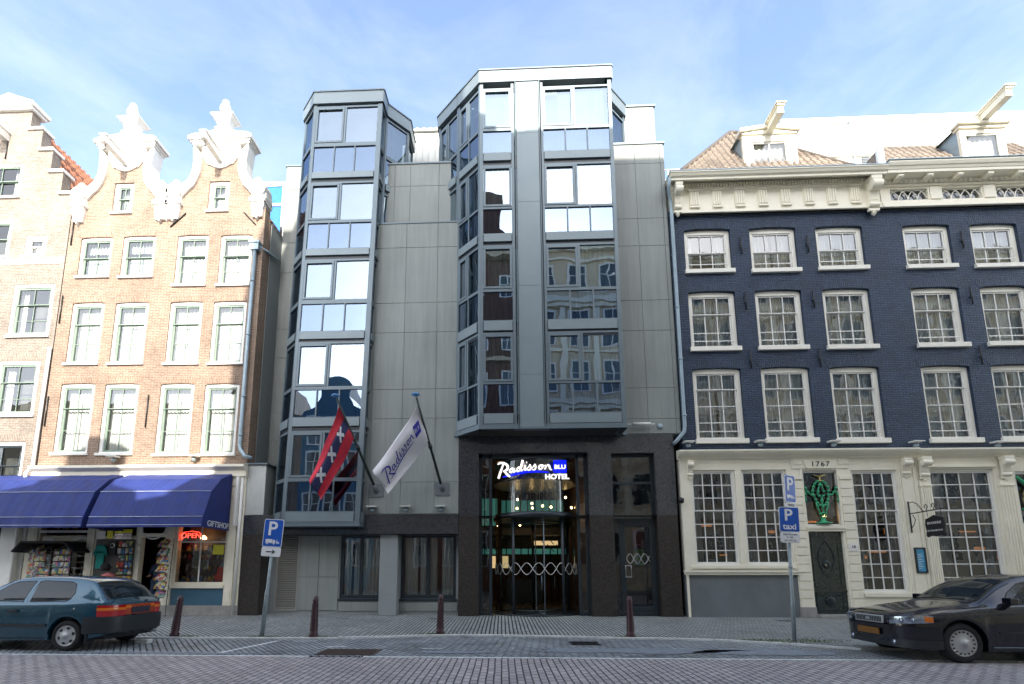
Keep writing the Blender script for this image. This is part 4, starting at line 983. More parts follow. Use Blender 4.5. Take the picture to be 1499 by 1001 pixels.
g = MB(); g.face([(-.66, .3, .2), (-.42, .3, .2), (-.42, .3, 5.4), (-.66, .3, 5.4)]); g.build('side_light', 'glass_lobby', HO); g = MB(); g.face([(2.62, .3, .2), (2.8, .3, .2), (2.8, .3, 5.4), (2.62, .3, 5.4)]); g.build('side_light', 'glass_lobby', HO)
# chandelier rods and bulbs behind the sign
plain('brass', (.45, .36, .20), .25, metal=.9)
ch = thing('chandelier', (CX, CY + 1.8, 4.9), 'round chandelier of hanging glass rods with warm bulbs behind the entrance sign', 'chandelier')
m = MB()
for k in range(36):
    a = 2 * math.pi * k / 36; m.tube([(CX + .85 * math.cos(a), CY + 1.8 + .85 * math.sin(a), 5.65), (CX + .85 * math.cos(a), CY + 1.8 + .85 * math.sin(a), 4.5)], .016, 5)
m.lathe([(.8, 5.62), (.9, 5.62), (.9, 5.68), (.8, 5.68)], (CX, CY + 1.8, 0), 24)
m.build('rods', 'brass', ch)
bulbs = [(-.35, 5.6, 1.0), (-.05, 3.55, 3), (.1, 3.5, 3.4), (.62, 4.3, 2.6), (.6, 3.95, 2.6), (.75, 3.78, 2.6), (1.2, 4.2, 3), (1.22, 4.02, 3), (1.2, 3.6, 3), (1.62, 4.1, 3), (1.95, 4.05, 3), (1.85, 3.6, 3), (2.5, 4.4, 2.8), (2.75, 4.02, 3), (2.45, 3.55, 3), (.72, 3.35, 3)]
b0 = None
for x, z, y in bulbs:
    if b0 is None:
        b0 = thing('pendant_bulb', (x, y, z), 'glowing warm pendant bulb hanging in the hotel entrance', 'pendant lamp', 'pendant bulbs in the hotel lobby')
        mm = MB(); mm.lathe([(.004, .05), (.03, .03), (.042, 0), (.035, -.03), (.004, -.05)], (x, y, z), 12); mm.build('bulb', 'lobby_bulb', b0)
        mm = MB(); mm.tube([(x, y, z + .05), (x, y, z + .5)], .004, 4); mm.tube([(x, y, z + .045), (x, y, z + .09)], .02, 8); mm.build('cord', 'iron', b0)
    else: c = copy_tree(b0); c.location = (x, y, z)
# side door
m = MB(); m.prism(rect(3.69, 5.09, .12, 5.45), .25, .33, [rect(3.75, 3.9, .25, 3.1), rect(3.98, 5.0, .25, 3.1), rect(3.76, 5.02, 3.28, 4.45), rect(3.76, 5.02, 4.53, 5.38)]); m.build('side_frame', 'dark_frame', HO)
m = MB().prism(rect(3.985, 4.995, .255, 3.095), .27, .32, [rect(4.09, 4.9, .42, 3.0)]); d = m.build('door', 'dark_frame', HO)
g = MB(); g.face([(4.09, .3, .42), (4.9, .3, .42), (4.9, .3, 3.0), (4.09, .3, 3.0)]); g.build('door_pane', 'glass_lobby', d)
m = MB().tube([(4.06, .26, 1.35), (4.06, .2, 1.35), (4.06, .2, 1.72), (4.06, .26, 1.72)], .014, 6); m.tube([(4.24, .26, 1.35), (4.24, .2, 1.35), (4.24, .2, 1.72), (4.24, .26, 1.72)], .014, 6); m.tube([(4.06, .2, 1.35), (4.24, .2, 1.35)], .012, 6); m.tube([(4.06, .2, 1.72), (4.24, .2, 1.72)], .012, 6); m.build('handle', 'zinc_light', d)
m = MB()
for ph in (0, math.pi):
    pr = None
    for k in range(50):
        p = (4.12 + .76 * k / 49, .292, 1.95 + .16 * math.sin(k / 49 * 2 * math.pi * 1.6 + ph))
        if pr: m.tube([pr, p], .008, 4, cap=False)
        pr = p
m.build('wave_decal', 'decal_white', d)
g = MB(); g.face([(3.76, .29, 3.28), (5.02, .29, 3.28), (5.02, .29, 5.38), (3.76, .29, 5.38)]); g.face([(3.75, .29, .25), (3.9, .29, .25), (3.9, .29, 3.1), (3.75, .29, 3.1)]); g.build('transom_pane', 'glass_dark', HO)
plain('poster_red', (.55, .05, .04), .5); plain('poster_green', (.25, .45, .08), .5)
ps = thing('poster', (4.75, 1.2, 1.7), 'red and green poster seen through the side door of the hotel', 'poster')
MB().box(4.6, 4.98, 1.2, 1.23, 2.35, 3.0).build('red_field', 'poster_red', ps); MB().box(4.6, 4.98, 1.2, 1.23, 1.75, 2.3).build('green_field', 'poster_green', ps)

# ---- lit sign over the door: brush script drawn stroke by stroke
lamp('sign_white', (1, .95, .93), .24); lamp('sign_blue', (.0, .008, .9), .28)
SG = thing('hotel_sign', (1.0, -.1, 4.8), 'lit white brush script sign with a blue square hung over the revolving door', 'sign')
def S(x, y): return (-.15 + (x - 280) * .00302, 5.24 - (y - 180) * .00302)     # sign drawing units to metres
def brush(m, pts, w, y=-.13, t=.05, fn=None, steps=5):
    """stroke of varying width as a solid ribbon"""
    P = [Vector(S(*p)) if fn is None else Vector(p) for p in pts]; ws = w if isinstance(w, (list, tuple)) else [w] * len(P)
    Q, Wd = [], []
    for i in range(len(P) - 1):      # Catmull-Rom
        a, b, c, d = P[max(i - 1, 0)], P[i], P[i + 1], P[min(i + 2, len(P) - 1)]
        for k in range(steps):
            s = k / steps; Q.append(.5 * ((2 * b) + (c - a) * s + (2 * a - 5 * b + 4 * c - d) * s * s + (3 * b - a - 3 * c + d) * s ** 3)); Wd.append(ws[i] + (ws[i + 1] - ws[i]) * s)
    Q.append(P[-1]); Wd.append(ws[-1]); Lf, Rt = [], []
    for i in range(len(Q)):
        d = Q[min(i + 1, len(Q) - 1)] - Q[max(i - 1, 0)]
        if d.length < 1e-6: d = Vector((1, 0))
        d.normalize(); n = Vector((-d.y, d.x)) * Wd[i] / 2; Lf.append(Q[i] + n); Rt.append(Q[i] - n)
    if fn is None:
        A = [m.pt((p.x, y, p.y)) for p in Lf]; B = [m.pt((p.x, y, p.y)) for p in Rt]; C_ = [m.pt((p.x, y + t, p.y)) for p in Lf]; D = [m.pt((p.x, y + t, p.y)) for p in Rt]
        for i in range(len(Q) - 1):
            m.fid([A[i], B[i], B[i + 1], A[i + 1]]); m.fid([C_[i], C_[i + 1], D[i + 1], D[i]]); m.fid([A[i], A[i + 1], C_[i + 1], C_[i]]); m.fid([B[i], D[i], D[i + 1], B[i + 1]])
        m.fid([A[0], C_[0], D[0], B[0]]); m.fid([A[-1], B[-1], D[-1], C_[-1]])
    else:
        A = [m.pt(fn(p.x, p.y)) for p in Lf]; B = [m.pt(fn(p.x, p.y)) for p in Rt]
        for i in range(len(Q) - 1): m.fid([A[i], B[i], B[i + 1], A[i + 1]])
SCRIPT = [   # (points, widths) in drawing units
    ([(290, 232), (315, 216), (350, 216), (385, 232), (402, 258), (392, 290), (365, 306), (348, 312)], [.03, .06, .065, .075, .085, .075, .05, .03]),
    ([(352, 228), (338, 270), (318, 325), (298, 390)], [.05, .06, .07, .075]),
    ([(360, 305), (380, 330), (405, 356), (428, 372)], [.04, .065, .08, .04]),
    ([(470, 285), (448, 276), (425, 298), (424, 318), (440, 322), (462, 298), (472, 280), (464, 305), (472, 318), (490, 300)], [.03, .045, .055, .05, .04, .035, .05, .05, .04, .02]),
    ([(545, 272), (525, 264), (504, 288), (506, 308), (522, 308), (545, 280), (565, 188), (552, 250), (545, 295), (556, 304), (572, 290)], [.03, .045, .055, .05, .04, .035, .06, .06, .055, .04, .02]),
    ([(598, 240), (590, 275), (590, 294), (604, 294), (618, 272)], [.05, .055, .05, .035, .02]),
    ([(606, 210), (614, 214)], [.05, .05]),
    ([(610, 288), (640, 250), (645, 240), (655, 262), (652, 288), (632, 300), (618, 294)], [.02, .035, .04, .055, .05, .035, .03]),
    ([(662, 284), (694, 246), (700, 236), (710, 258), (706, 284), (688, 296), (674, 290)], [.02, .035, .04, .055, .05, .035, .03]),
    ([(775, 245), (752, 250), (744, 272), (756, 288), (778, 280), (790, 256), (780, 243), (766, 246), (800, 250)], [.04, .05, .055, .05, .05, .05, .04, .03, .02]),
    ([(812, 244), (820, 262), (810, 292)], [.04, .055, .045]),
    ([(812, 285), (830, 255), (848, 242), (862, 262), (868, 288), (890, 298)], [.03, .04, .05, .06, .05, .02])]
m = MB()
for i, (p, w) in enumerate(SCRIPT): brush(m, p, w, y=-.13 - .0015 * i)
m.build('script_lettering', 'sign_white', SG)
m = MB(); pts = [(345, 372), (440, 352), (560, 322), (700, 312), (855, 322)]; brush(m, pts, [.02, .06, .075, .06, .02], y=-.10, steps=8)
for a, b in (((907, 190), (1048, 328)),):
    (x0, z1), (x1, z0) = S(*a), S(*b); m.box(x0, x1, -.12, -.06, z0, z1)
m.build('blue_field', 'sign_blue', SG)
text_part('blue_lettering', 'BLU', .19, (*[S(977, 268)[0]], -.125, S(977, 268)[1]), 'sign_white', SG, font_extrude=.01, sx=1.15, bold=.006)
text_part('hotel_lettering', 'HOTEL', .235, (S(942, 376)[0], -.10, S(942, 376)[1]), 'sign_white', SG, font_extrude=.02, sx=1.08, bold=.008)
m = MB()
for x in (.3, 1.1, 1.9): m.box(x - .015, x + .015, -.05, .25, 4.8, 4.83)
m.box(0, 2.1, -.06, -.04, 4.84, 4.87); m.build('mounting_rail', 'dark_frame', SG)
# ---- small fittings on the facades
def floodlight(x, z, y, label, group='floodlights under the upper windows'):
    t = thing('floodlight', (x, y, z), label, 'floodlight', group)
    m = MB(); m.xprism([(y - .28, z + .03), (y - .02, z + .03), (y - .02, z + .075), (y - .28, z + .06)], x - .17, x + .17); m.build('housing', 'white_window', t, bevel=.006)
    m = MB(); m.tube([(x, y, z - .06), (x, y - .1, z - .06), (x, y - .1, z + .03)], .03, 8); m.lathe([(.02, -.12), (.07, -.1), (.08, -.05), (.05, -.02)], (x, y - .1, z), 12); m.build('bracket', 'zinc', t)
    return t
f0 = floodlight(-4.33, 3.62, -.03, 'small floodlight under the left flagpole base', 'floodlights on the facade')
for x, z, l in ((-3.2, 3.62, 'small floodlight midway between the two flagpole bases'), (-2.03, 3.62, 'small floodlight under the right flagpole base'),
                (-13.45, 5.42, 'small floodlight above the gap between the two blue awnings'), (-10.6, 5.42, 'small floodlight above the right blue awning'),
                (6.2, 5.73, 'small floodlight beside the drainpipe on the dark blue house'), (8.55, 5.73, 'small floodlight between first and second column of blue house windows'), (10.9, 5.7, 'small floodlight above the 1767 door'),
                (13.5, 5.66, 'small floodlight at the joint of the two blue houses'), (16.05, 5.62, 'small floodlight near the right edge of the blue houses')):
    c = copy_tree(f0); c.location = (x, f0.location.y, z); c['label'] = l
t = thing('strip_light', (4.9, -.03, 6.35), 'white tubular strip light with camera on the grey wall above the side door', 'strip light')
m = MB().tube([(4.4, -.16, 6.42), (5.0, -.16, 6.42)], .05, 10); m.box(4.2, 5.15, -.14, -.12, 6.41, 6.44); m.build('tube', 'white_window', t)
m = MB().lathe([(.02, -.1), (.1, -.08), (.11, -.02), (.08, 0)], (4.1, -.12, 6.36), 12, 'y'); m.lathe([(.02, -.04), (.1, -.03), (.1, 0)], (5.35, -.03, 6.36), 12, 'y'); m.tube([(4.1, -.1, 6.36), (4.1, 0, 6.36)], .03, 6); m.build('bracket', 'zinc', t)
t = thing('security_camera', (5.85, -.05, 3.85), 'black dome security camera between dark stone and cream shop front', 'security camera')
MB().lathe([(.02, -.13), (.07, -.11), (.09, -.04), (.09, .03), (.03, .05)], (5.84, -.2, 3.85), 14).build('dome', 'iron', t); MB().tube([(5.84, 0, 3.9), (5.84, -.2, 3.9)], .025, 8).build('arm', 'iron', t)
# ---- flags
plain('flag_red', (.62, .03, .06), .75, var=.12, scale=4); plain('flag_dark', (.035, .04, .12), .75, var=.2, scale=4); plain('flag_white', (.72, .71, .74), .75, var=.05, scale=4); plain('logo_blue', (.03, .03, .35), .6); plain('pole_black', (.02, .03, .03), .35)
plain('finial_blue', (.10, .30, .62), .3)
def flagpole(base, tip, label):
    t = thing('flagpole', base, label, 'flagpole'); b, e = Vector(base), Vector(tip)
    m = MB(); m.tube([tuple(b), tuple(b.lerp(e, .5)), tuple(b.lerp(e, .97))], [.05, .042, .03], 12); mid = b.lerp(e, .48); m.tube([tuple(b.lerp(e, .46)), tuple(b.lerp(e, .5))], .065, 10); m.build('pole', 'pole_black', t)
    m = MB(); m.lathe([(.01, .06), (.09, .04), (.13, 0), (.1, -.03), (.03, -.05)], tuple(e), 14); m.build('finial', 'finial_blue', t)
    m = MB(); m.box(b.x - .24, b.x + .24, -.06, -.031, b.z - .2, b.z + .24)
    for sx in (-.19, .19):
        for sz in (-.15, .19): m.lathe([(.02, -.075), (.02, -.06)], (b.x + sx, 0, b.z + sz), 8, 'y')
    m.tube([tuple(b + Vector((0, .02, -.03))), tuple(b.lerp(e, .07))], .08, 10); m.build('wall_plate', 'grey_paint', t)
    return t
B1, T1 = (-4.22, -.06, 4.22), (-4.99, -2.2, 6.78); B2, T2 = (-1.98, -.06, 4.25), (-2.56, -2.2, 6.78)
flagpole(B1, T1, 'black flagpole slanting from the wall, carrying the red and dark flag'); flagpole(B2, T2, 'black flagpole slanting from the wall, carrying the white flag')
def patch(A, B, C_, D, sag, amp, waves, ph):
    A, B, C_, D = map(Vector, (A, B, C_, D))
    def f(u, v):   # u: hoist -> fly, v: top -> bottom edge
        p = A.lerp(B, v).lerp(D.lerp(C_, v), u)
        p += Vector((.25 * math.sin(math.pi * u) * sag, 0, .22 * sag * math.sin(math.pi * u)))
        p.y += amp * math.sin(waves * math.pi * v + ph + 2.2 * u) * (max(u, 0) ** .7) + .3 * amp * math.sin(9 * u + 5 * v)
        return p
    return f
F1 = patch((-4.93, -2.03, 6.55), (-4.66, -1.30, 5.68), (-5.72, -1.1, 3.76), (-6.06, -1.3, 4.42), .22, .13, 2.2, .4)
fl = thing('city_flag', (-5.2, -1.8, 4.2), 'red flag with a dark middle band bearing three white crosses, left of the two', 'flag')
m = MB()
def addband(m, v0, v1, nv, mat):
    m.mat = mat; m.grid(lambda u, v: tuple(F1(u, v0 + (v1 - v0) * v)), 30, nv)
addband(m, 0, .34, 6, 0); addband(m, .34, .67, 6, 1); addband(m, .67, 1, 6, 0)
o = m.build('field', ['flag_red', 'flag_dark'], fl); md = o.modifiers.new('S', 'SOLIDIFY'); md.thickness = .003
for uc in (.2, .5, .8):
    m = MB()
    for an in (45, -45):
        d = (math.cos(R(an)), math.sin(R(an)))
        def cr(s, t, uc=uc, d=d):
            a = (s - .5) * .27; b = (t - .5) * .06; du, dv = d[0] * a - d[1] * b, d[1] * a + d[0] * b
            return tuple(F1(uc + du * .62, .505 + dv * 1.5) + Vector((0, -.012, 0)))
        m.grid(cr, 8, 2)
    m.build('cross', 'flag_white', fl)
F2 = patch((-2.51, -2.03, 6.55), (-2.30, -1.24, 5.6), (-3.58, -1.1, 3.94), (-4.04, -1.3, 4.65), .4, .13, 2.0, 1.2)
fl = thing('white_flag', (-2.9, -1.8, 4.2), 'white hotel flag with dark blue script lettering, right of the two', 'flag')
m = MB(); m.grid(lambda u, v: tuple(F2(u, v)), 30, 16); o = m.build('field', 'flag_white', fl); md = o.modifiers.new('S', 'SOLIDIFY'); md.thickness = .003
m = MB()
def onflag(x, z):
    u = .93 - (x + .15) / 2.75; v = .5 - (z - 4.95) / 1.25
    return tuple(F2(u, v) + Vector((0, -.012, 0)))
for p, w in SCRIPT: brush(m, [S(*q_) for q_ in p], [k * .75 for k in w], fn=onflag)
brush(m, [S(*q_) for q_ in pts], [.015, .035, .04, .035, .015], fn=onflag)
m.grid(lambda u, v: onflag(1.78 + .40 * u, 4.80 + .42 * v), 5, 5); m.build('lettering', 'logo_blue', fl)
m = MB()
for k, st in enumerate(([(0, 0), (0, 1), (.6, .95), (.6, .55), (0, .5), (.65, .45), (.6, 0), (0, 0)], [(0, 1), (0, 0), (.6, 0)], [(0, 1), (0, .1), (.6, .1), (.6, 1)])):
    for a, b in zip(st, st[1:]):
        P = lambda q_: (1.83 + .11 * k + .08 * q_[0], 4.94 + .13 * q_[1]); p0, p1 = Vector(P(a)), Vector(P(b)); d = (p1 - p0).normalized() * .008; n = Vector((-d.y, d.x))
        f_ = lambda v: tuple(Vector(onflag(v.x, v.y)) + Vector((0, -.006, 0)))
        m.face([f_(p0 - n - d), f_(p1 - n + d), f_(p1 + n + d), f_(p0 + n - d)])
m.build('blue_lettering', 'flag_white', fl)
# ============================================================ DARK BLUE HOUSES
def corbel(m, x, y, z0, z1, w, d):
    """carved scroll bracket"""
    h = z1 - z0
    m.box(x - w / 2, x + w / 2, y - d, y, z1 - .12 * h, z1); m.xprism([(y, z0 + .12 * h), (y - .18 * d, z0 + .12 * h), (y - .35 * d, z0 + .35 * h), (y - .5 * d, z0 + .6 * h), (y - .95 * d, z0 + .72 * h), (y - .98 * d, z1 - .12 * h), (y, z1 - .12 * h)], x - w * .42, x + w * .42)
    m.lathe([(.02, -w * .5), (.14 * h, -w * .48), (.14 * h, w * .48), (.02, w * .5)], (x, y - .72 * d, z1 - .26 * h), 14, 'x')
    m.lathe([(.02, -w * .5), (.08 * h, -w * .46), (.08 * h, w * .46), (.02, w * .5)], (x, y - .22 * d, z0 + .22 * h), 12, 'x')
    for k in (-.22, 0, .22): m.box(x + k * w - .012, x + k * w + .012, y - .42 * d, y - .3 * d, z0 + .35 * h, z0 + .6 * h)
    m.box(x - w * .5, x + w * .5, y - .25 * d, y, z0 + .04 * h, z0 + .12 * h); m.lathe([(.01, -.1 * h), (.05 * h, -.05 * h), (.07 * h, 0), (.05 * h, .03 * h)], (x, y - .12 * d, z0), 10)
BA = thing('blue_house', (10, 0, ZP), 'dark blue painted brick house with cream cornice and the door dated 1767', 'house')
BB = thing('blue_house', (17, 0, ZP), 'dark blue painted brick house at the right edge with arched lattice windows in its cornice', 'house')
XS = 13.45
A4 = [(6.58, 8.2, 12.0, 13.67), (8.87, 10.48, 11.97, 13.66), (11.16, 12.78, 12.0, 13.64)]; A3 = [(6.58, 8.2, 9.1, 11.26), (8.87, 10.46, 9.1, 11.26), (11.16, 12.76, 9.08, 11.26)]; A2 = [(6.55, 8.18, 5.84, 8.42), (8.84, 10.46, 5.84, 8.42), (11.12, 12.74, 5.8, 8.4)]
B4 = [(14.14, 15.74, 11.98, 13.6), (16.42, 18.0, 11.95, 13.58), (18.7, 20.3, 11.95, 13.58)]; B3 = [(14.13, 15.74, 9.09, 11.23), (16.42, 18.0, 9.1, 11.22), (18.7, 20.3, 9.1, 11.22)]; B2 = [(14.1, 15.68, 5.78, 8.38), (16.36, 17.95, 5.78, 8.38), (18.65, 20.25, 5.78, 8.38)]
for T, x0, x1, ws in ((BA, 6.08, XS, A4 + A3 + A2), (BB, XS + .004, 21.5, B4 + B3 + B2)):
    m = MB().prism(rect(x0, x1, 5.3, 14.4), 0, .36, [arched(*r, rise=.07) for r in ws]); m.mat = 1
    for r in ws:
        n = 12; w = (r[1] - r[0]) / 2 + .12; cx = (r[0] + r[1]) / 2      # soldier arch over each opening
        lo = [(cx + (w - .12) * math.cos(math.pi * k / n), r[3] - .07 + .07 * math.sin(math.pi * k / n) + .006) for k in range(n + 1)]
        m.prism(lo[::-1] + [(cx + w + .04, r[3] + .24), (cx, r[3] + .31), (cx - w - .04, r[3] + .24)], -.006, -.0006)
    m.build('wall', ['brick_blue', 'brick_blue_soldier'], T)
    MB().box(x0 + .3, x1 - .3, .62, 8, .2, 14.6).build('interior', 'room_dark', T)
modes = ['sheer', 'gap', 'sides', 'sheer']
for T, rows4, rows3, rows2 in ((BA, A4, A3, A2), (BB, B4, B3, B2)):
    for i, r in enumerate(rows4): sash_window(T, *r, fr=.13, cols=3, rows=(1, .95), fmat='cream_window', smat='white_window', arch=.07, recess=.10, safety=.22, curtain=random.choice(('curtain_sheer', 'curtain_white', 'curtain_white')), cmode=random.choice(modes), glassm='glass_old', bar=.03, sill_out=.09, sillh=.15)
    for i, r in enumerate(rows3): sash_window(T, *r, fr=.13, cols=3, rows=(1, 1, .85), fmat='cream_window', smat='white_window', arch=.07, recess=.10, safety=.22, curtain=random.choice(('curtain_sheer', 'curtain_white', 'curtain_white')), cmode=random.choice(('sides', 'gap', 'sheer', 'cafe', 'sheer')), glassm='glass_old', bar=.03, sill_out=.09, sillh=.16)
    for i, r in enumerate(rows2): sash_window(T, *r, fr=.13, cols=3, rows=(1, 1, 1, 1), fmat='cream_window', smat='white_window', arch=.07, recess=.10, safety=.24, curtain=random.choice(('curtain_sheer', 'curtain_white')), cmode=random.choice(('sheer', 'gap', 'sheer')), glassm='glass_old', bar=.03, sill_out=.09, sillh=.16)
# anchors
for T, xs in ((BA, (8.53, 10.83)), (BB, (16.08, 18.35))):
    for x in xs:
        for z, l in ((12.95, .33), (10.85, .32), (8.7, .34)):
            a = MB(); a.tube([(x, -.04, z - l), (x, -.04, z + l)], .022, 6); a.box(x - .04, x + .04, -.05, .0, z - .06, z - .02); a.build('wall_anchor', 'iron', T)
# ---- cornice of the left blue house
m = MB()
m.box(6.14, XS, -.10, .3, 14.2, 15.42)                                  # frieze
m.box(6.12, XS, -.16, 0, 14.2, 14.27); m.box(6.13, XS, -.13, 0, 14.27, 14.42)
m.box(6.14, XS, -.13, 0, 15.12, 15.17); m.box(6.14, XS, -.15, 0, 15.17, 15.36)
k = 6.5
while k < XS - .1: m.box(k, k + .05, -.22, -.15, 15.20, 15.32); k += .1
m.xprism([(0, 15.42), (-.2, 15.40), (-.36, 15.30), (-.42, 15.23), (-.50, 15.22), (-.50, 15.30), (-.52, 15.31), (-.56, 15.34), (-.60, 15.42), (-.62, 15.43), (-.62, 15.47), (0, 15.49)], 6.02, XS + .02)
for k in range(8):
    x = 6.98 + k * .80
    if x > 12.8: break
    m.box(x - .17, x + .17, -.145, -.10, 14.46, 15.12)
    for j in (-.12, -.04, .04, .12): m.box(x + j - .024, x + j + .024, -.175, -.145, 14.5, 15.05)
    m.box(x - .19, x + .19, -.19, -.1, 15.05, 15.11); m.box(x - .17, x + .17, -.19, -.1, 14.38, 14.44)
corbel(m, 6.36, -.1, 14.16, 15.22, .26, .36); corbel(m, XS - .32, -.1, 14.0, 15.22, .36, .38)
m.build('cornice', 'cream_paint', BA, bevel=.006)
MB().box(6.0, XS + .02, -.63, .4, 15.482, 15.51).build('gutter_edge', 'zinc', BA)
# ---- cornice of the right blue house
XB = XS + .03
arcs = [(13.82, 15.1), (15.6, 16.92), (17.42, 18.74), (19.2, 20.5)]
m = MB()
m.prism(rect(XB, 21.5, 14.2, 15.1), -.10, .1, [rect(a, b, 14.5, 14.93) for a, b in arcs])
m.box(XB, 21.5, -.17, 0, 14.2, 14.27); m.box(XB, 21.5, -.14, 0, 14.27, 14.4); m.box(XB, 21.5, -.16, 0, 15.0, 15.08)
for a, b in arcs: m.box(b + .06, b + .44, -.13, -.1, 14.5, 14.98)
k = XB + .1
while k < 21.4: m.box(k, k + .08, -.22, -.16, 15.1, 15.18); k += .17
m.xprism([(0, 15.08), (-.16, 15.1), (-.2, 15.24), (-.50, 15.24), (-.50, 15.34), (-.52, 15.36), (-.55, 15.44), (-.58, 15.46), (-.62, 15.56), (-.62, 15.60), (0, 15.64)], XB + .01, 21.5)
for x in (13.95, 14.95, 15.95, 16.95, 17.95, 18.95, 19.95):
    m.box(x - .09, x + .09, -.44, -.14, 15.12, 15.24); m.lathe([(.01, -.09), (.07, -.085), (.07, .085), (.01, .09)], (x, -.42, 15.15), 10, 'x')
m.build('cornice', 'cream_paint', BB, bevel=.006)
MB().box(XB, 21.5, -.63, .4, 15.642, 15.67).build('gutter_edge', 'zinc', BB)
for a, b in arcs:      # interlaced pointed tracery
    m = MB(); w = (b - a); n = 4; p = w / n
    m.box(a, b, -.05, -.02, 14.5, 14.53)
    for k in range(-1, n + 1):
        for sd in (1, -1):
            pts = []
            for t in range(9):
                th = math.pi / 2 * t / 8; x = a + (k + (1 if sd < 0 else 0)) * p + sd * 1.0 * p * (1 - math.cos(th)) + (p if sd < 0 else 0) * 1; z = 14.52 + .40 * math.sin(th)
                if a < x < b: pts.append((x, -.035, z))
            if len(pts) > 1: m.tube(pts, .017, 5)
    fr_ = m.build('lattice_window', 'cream_window', BB); g = MB(); g.face([(a, .02, 14.5), (b, .02, 14.5), (b, .02, 14.93), (a, .02, 14.93)]); g.build('pane', 'glass_dark', fr_)
# ---- downpipe on the joint with the hotel
m = MB(); m.tube([(5.98, -.55, 15.3), (6.02, -.3, 15.0), (6.14, -.14, 14.6), (6.14, -.12, 10), (6.13, -.12, 6.35), (6.1, -.13, 6.15), (5.85, -.14, 5.85), (5.72, -.14, 5.72)], .065, 12)
for z in (12.6, 10.6, 8.7, 6.7): m.tube([(6.14, -.12, z - .03), (6.14, -.12, z + .03)], .08, 12)
m.build('downpipe', 'zinc', BA)
# ---- roofs
def hipq(x0, x1, y0, y1, z0, a0, a1, ya, za): return [[(x0, y0, z0), (x1, y0, z0), (a1, ya, za), (a0, ya, za)], [(x1, y0, z0), (x1, y1, z0), (a1, ya, za)], [(x1, y1, z0), (x0, y1, z0), (a0, ya, za), (a1, ya, za)], [(x0, y1, z0), (x0, y0, z0), (a0, ya, za)]]
rA = pantiles('roof', 'tiles_dun', BA, hipq(6.35, 13.45, .1, 5.2, 15.8, 9.75, 10.0, 2.4, 19.9))
m = MB()
for a, b in (((6.35, .1, 15.82), (9.75, 2.4, 19.92)), ((13.45, .1, 15.82), (10.0, 2.4, 19.92)), ((9.75, 2.4, 19.92), (10, 2.4, 19.92))): m.tube([a, b], .1, 8)
m.build('ridge_tiles', 'tiles_dun', rA)
rB = pantiles('roof', 'tiles_dun', BB, hipq(13.9, 21.4, .2, 5.2, 15.9, 15.2, 20.2, 1.7, 18.3))
m = MB()
for a, b in (((13.9, .2, 15.92), (15.2, 1.7, 18.32)), ((15.2, 1.7, 18.32), (20.2, 1.7, 18.32))): m.tube([a, b], .13, 8)
m.build('ridge_tiles', 'zinc_light', rB)
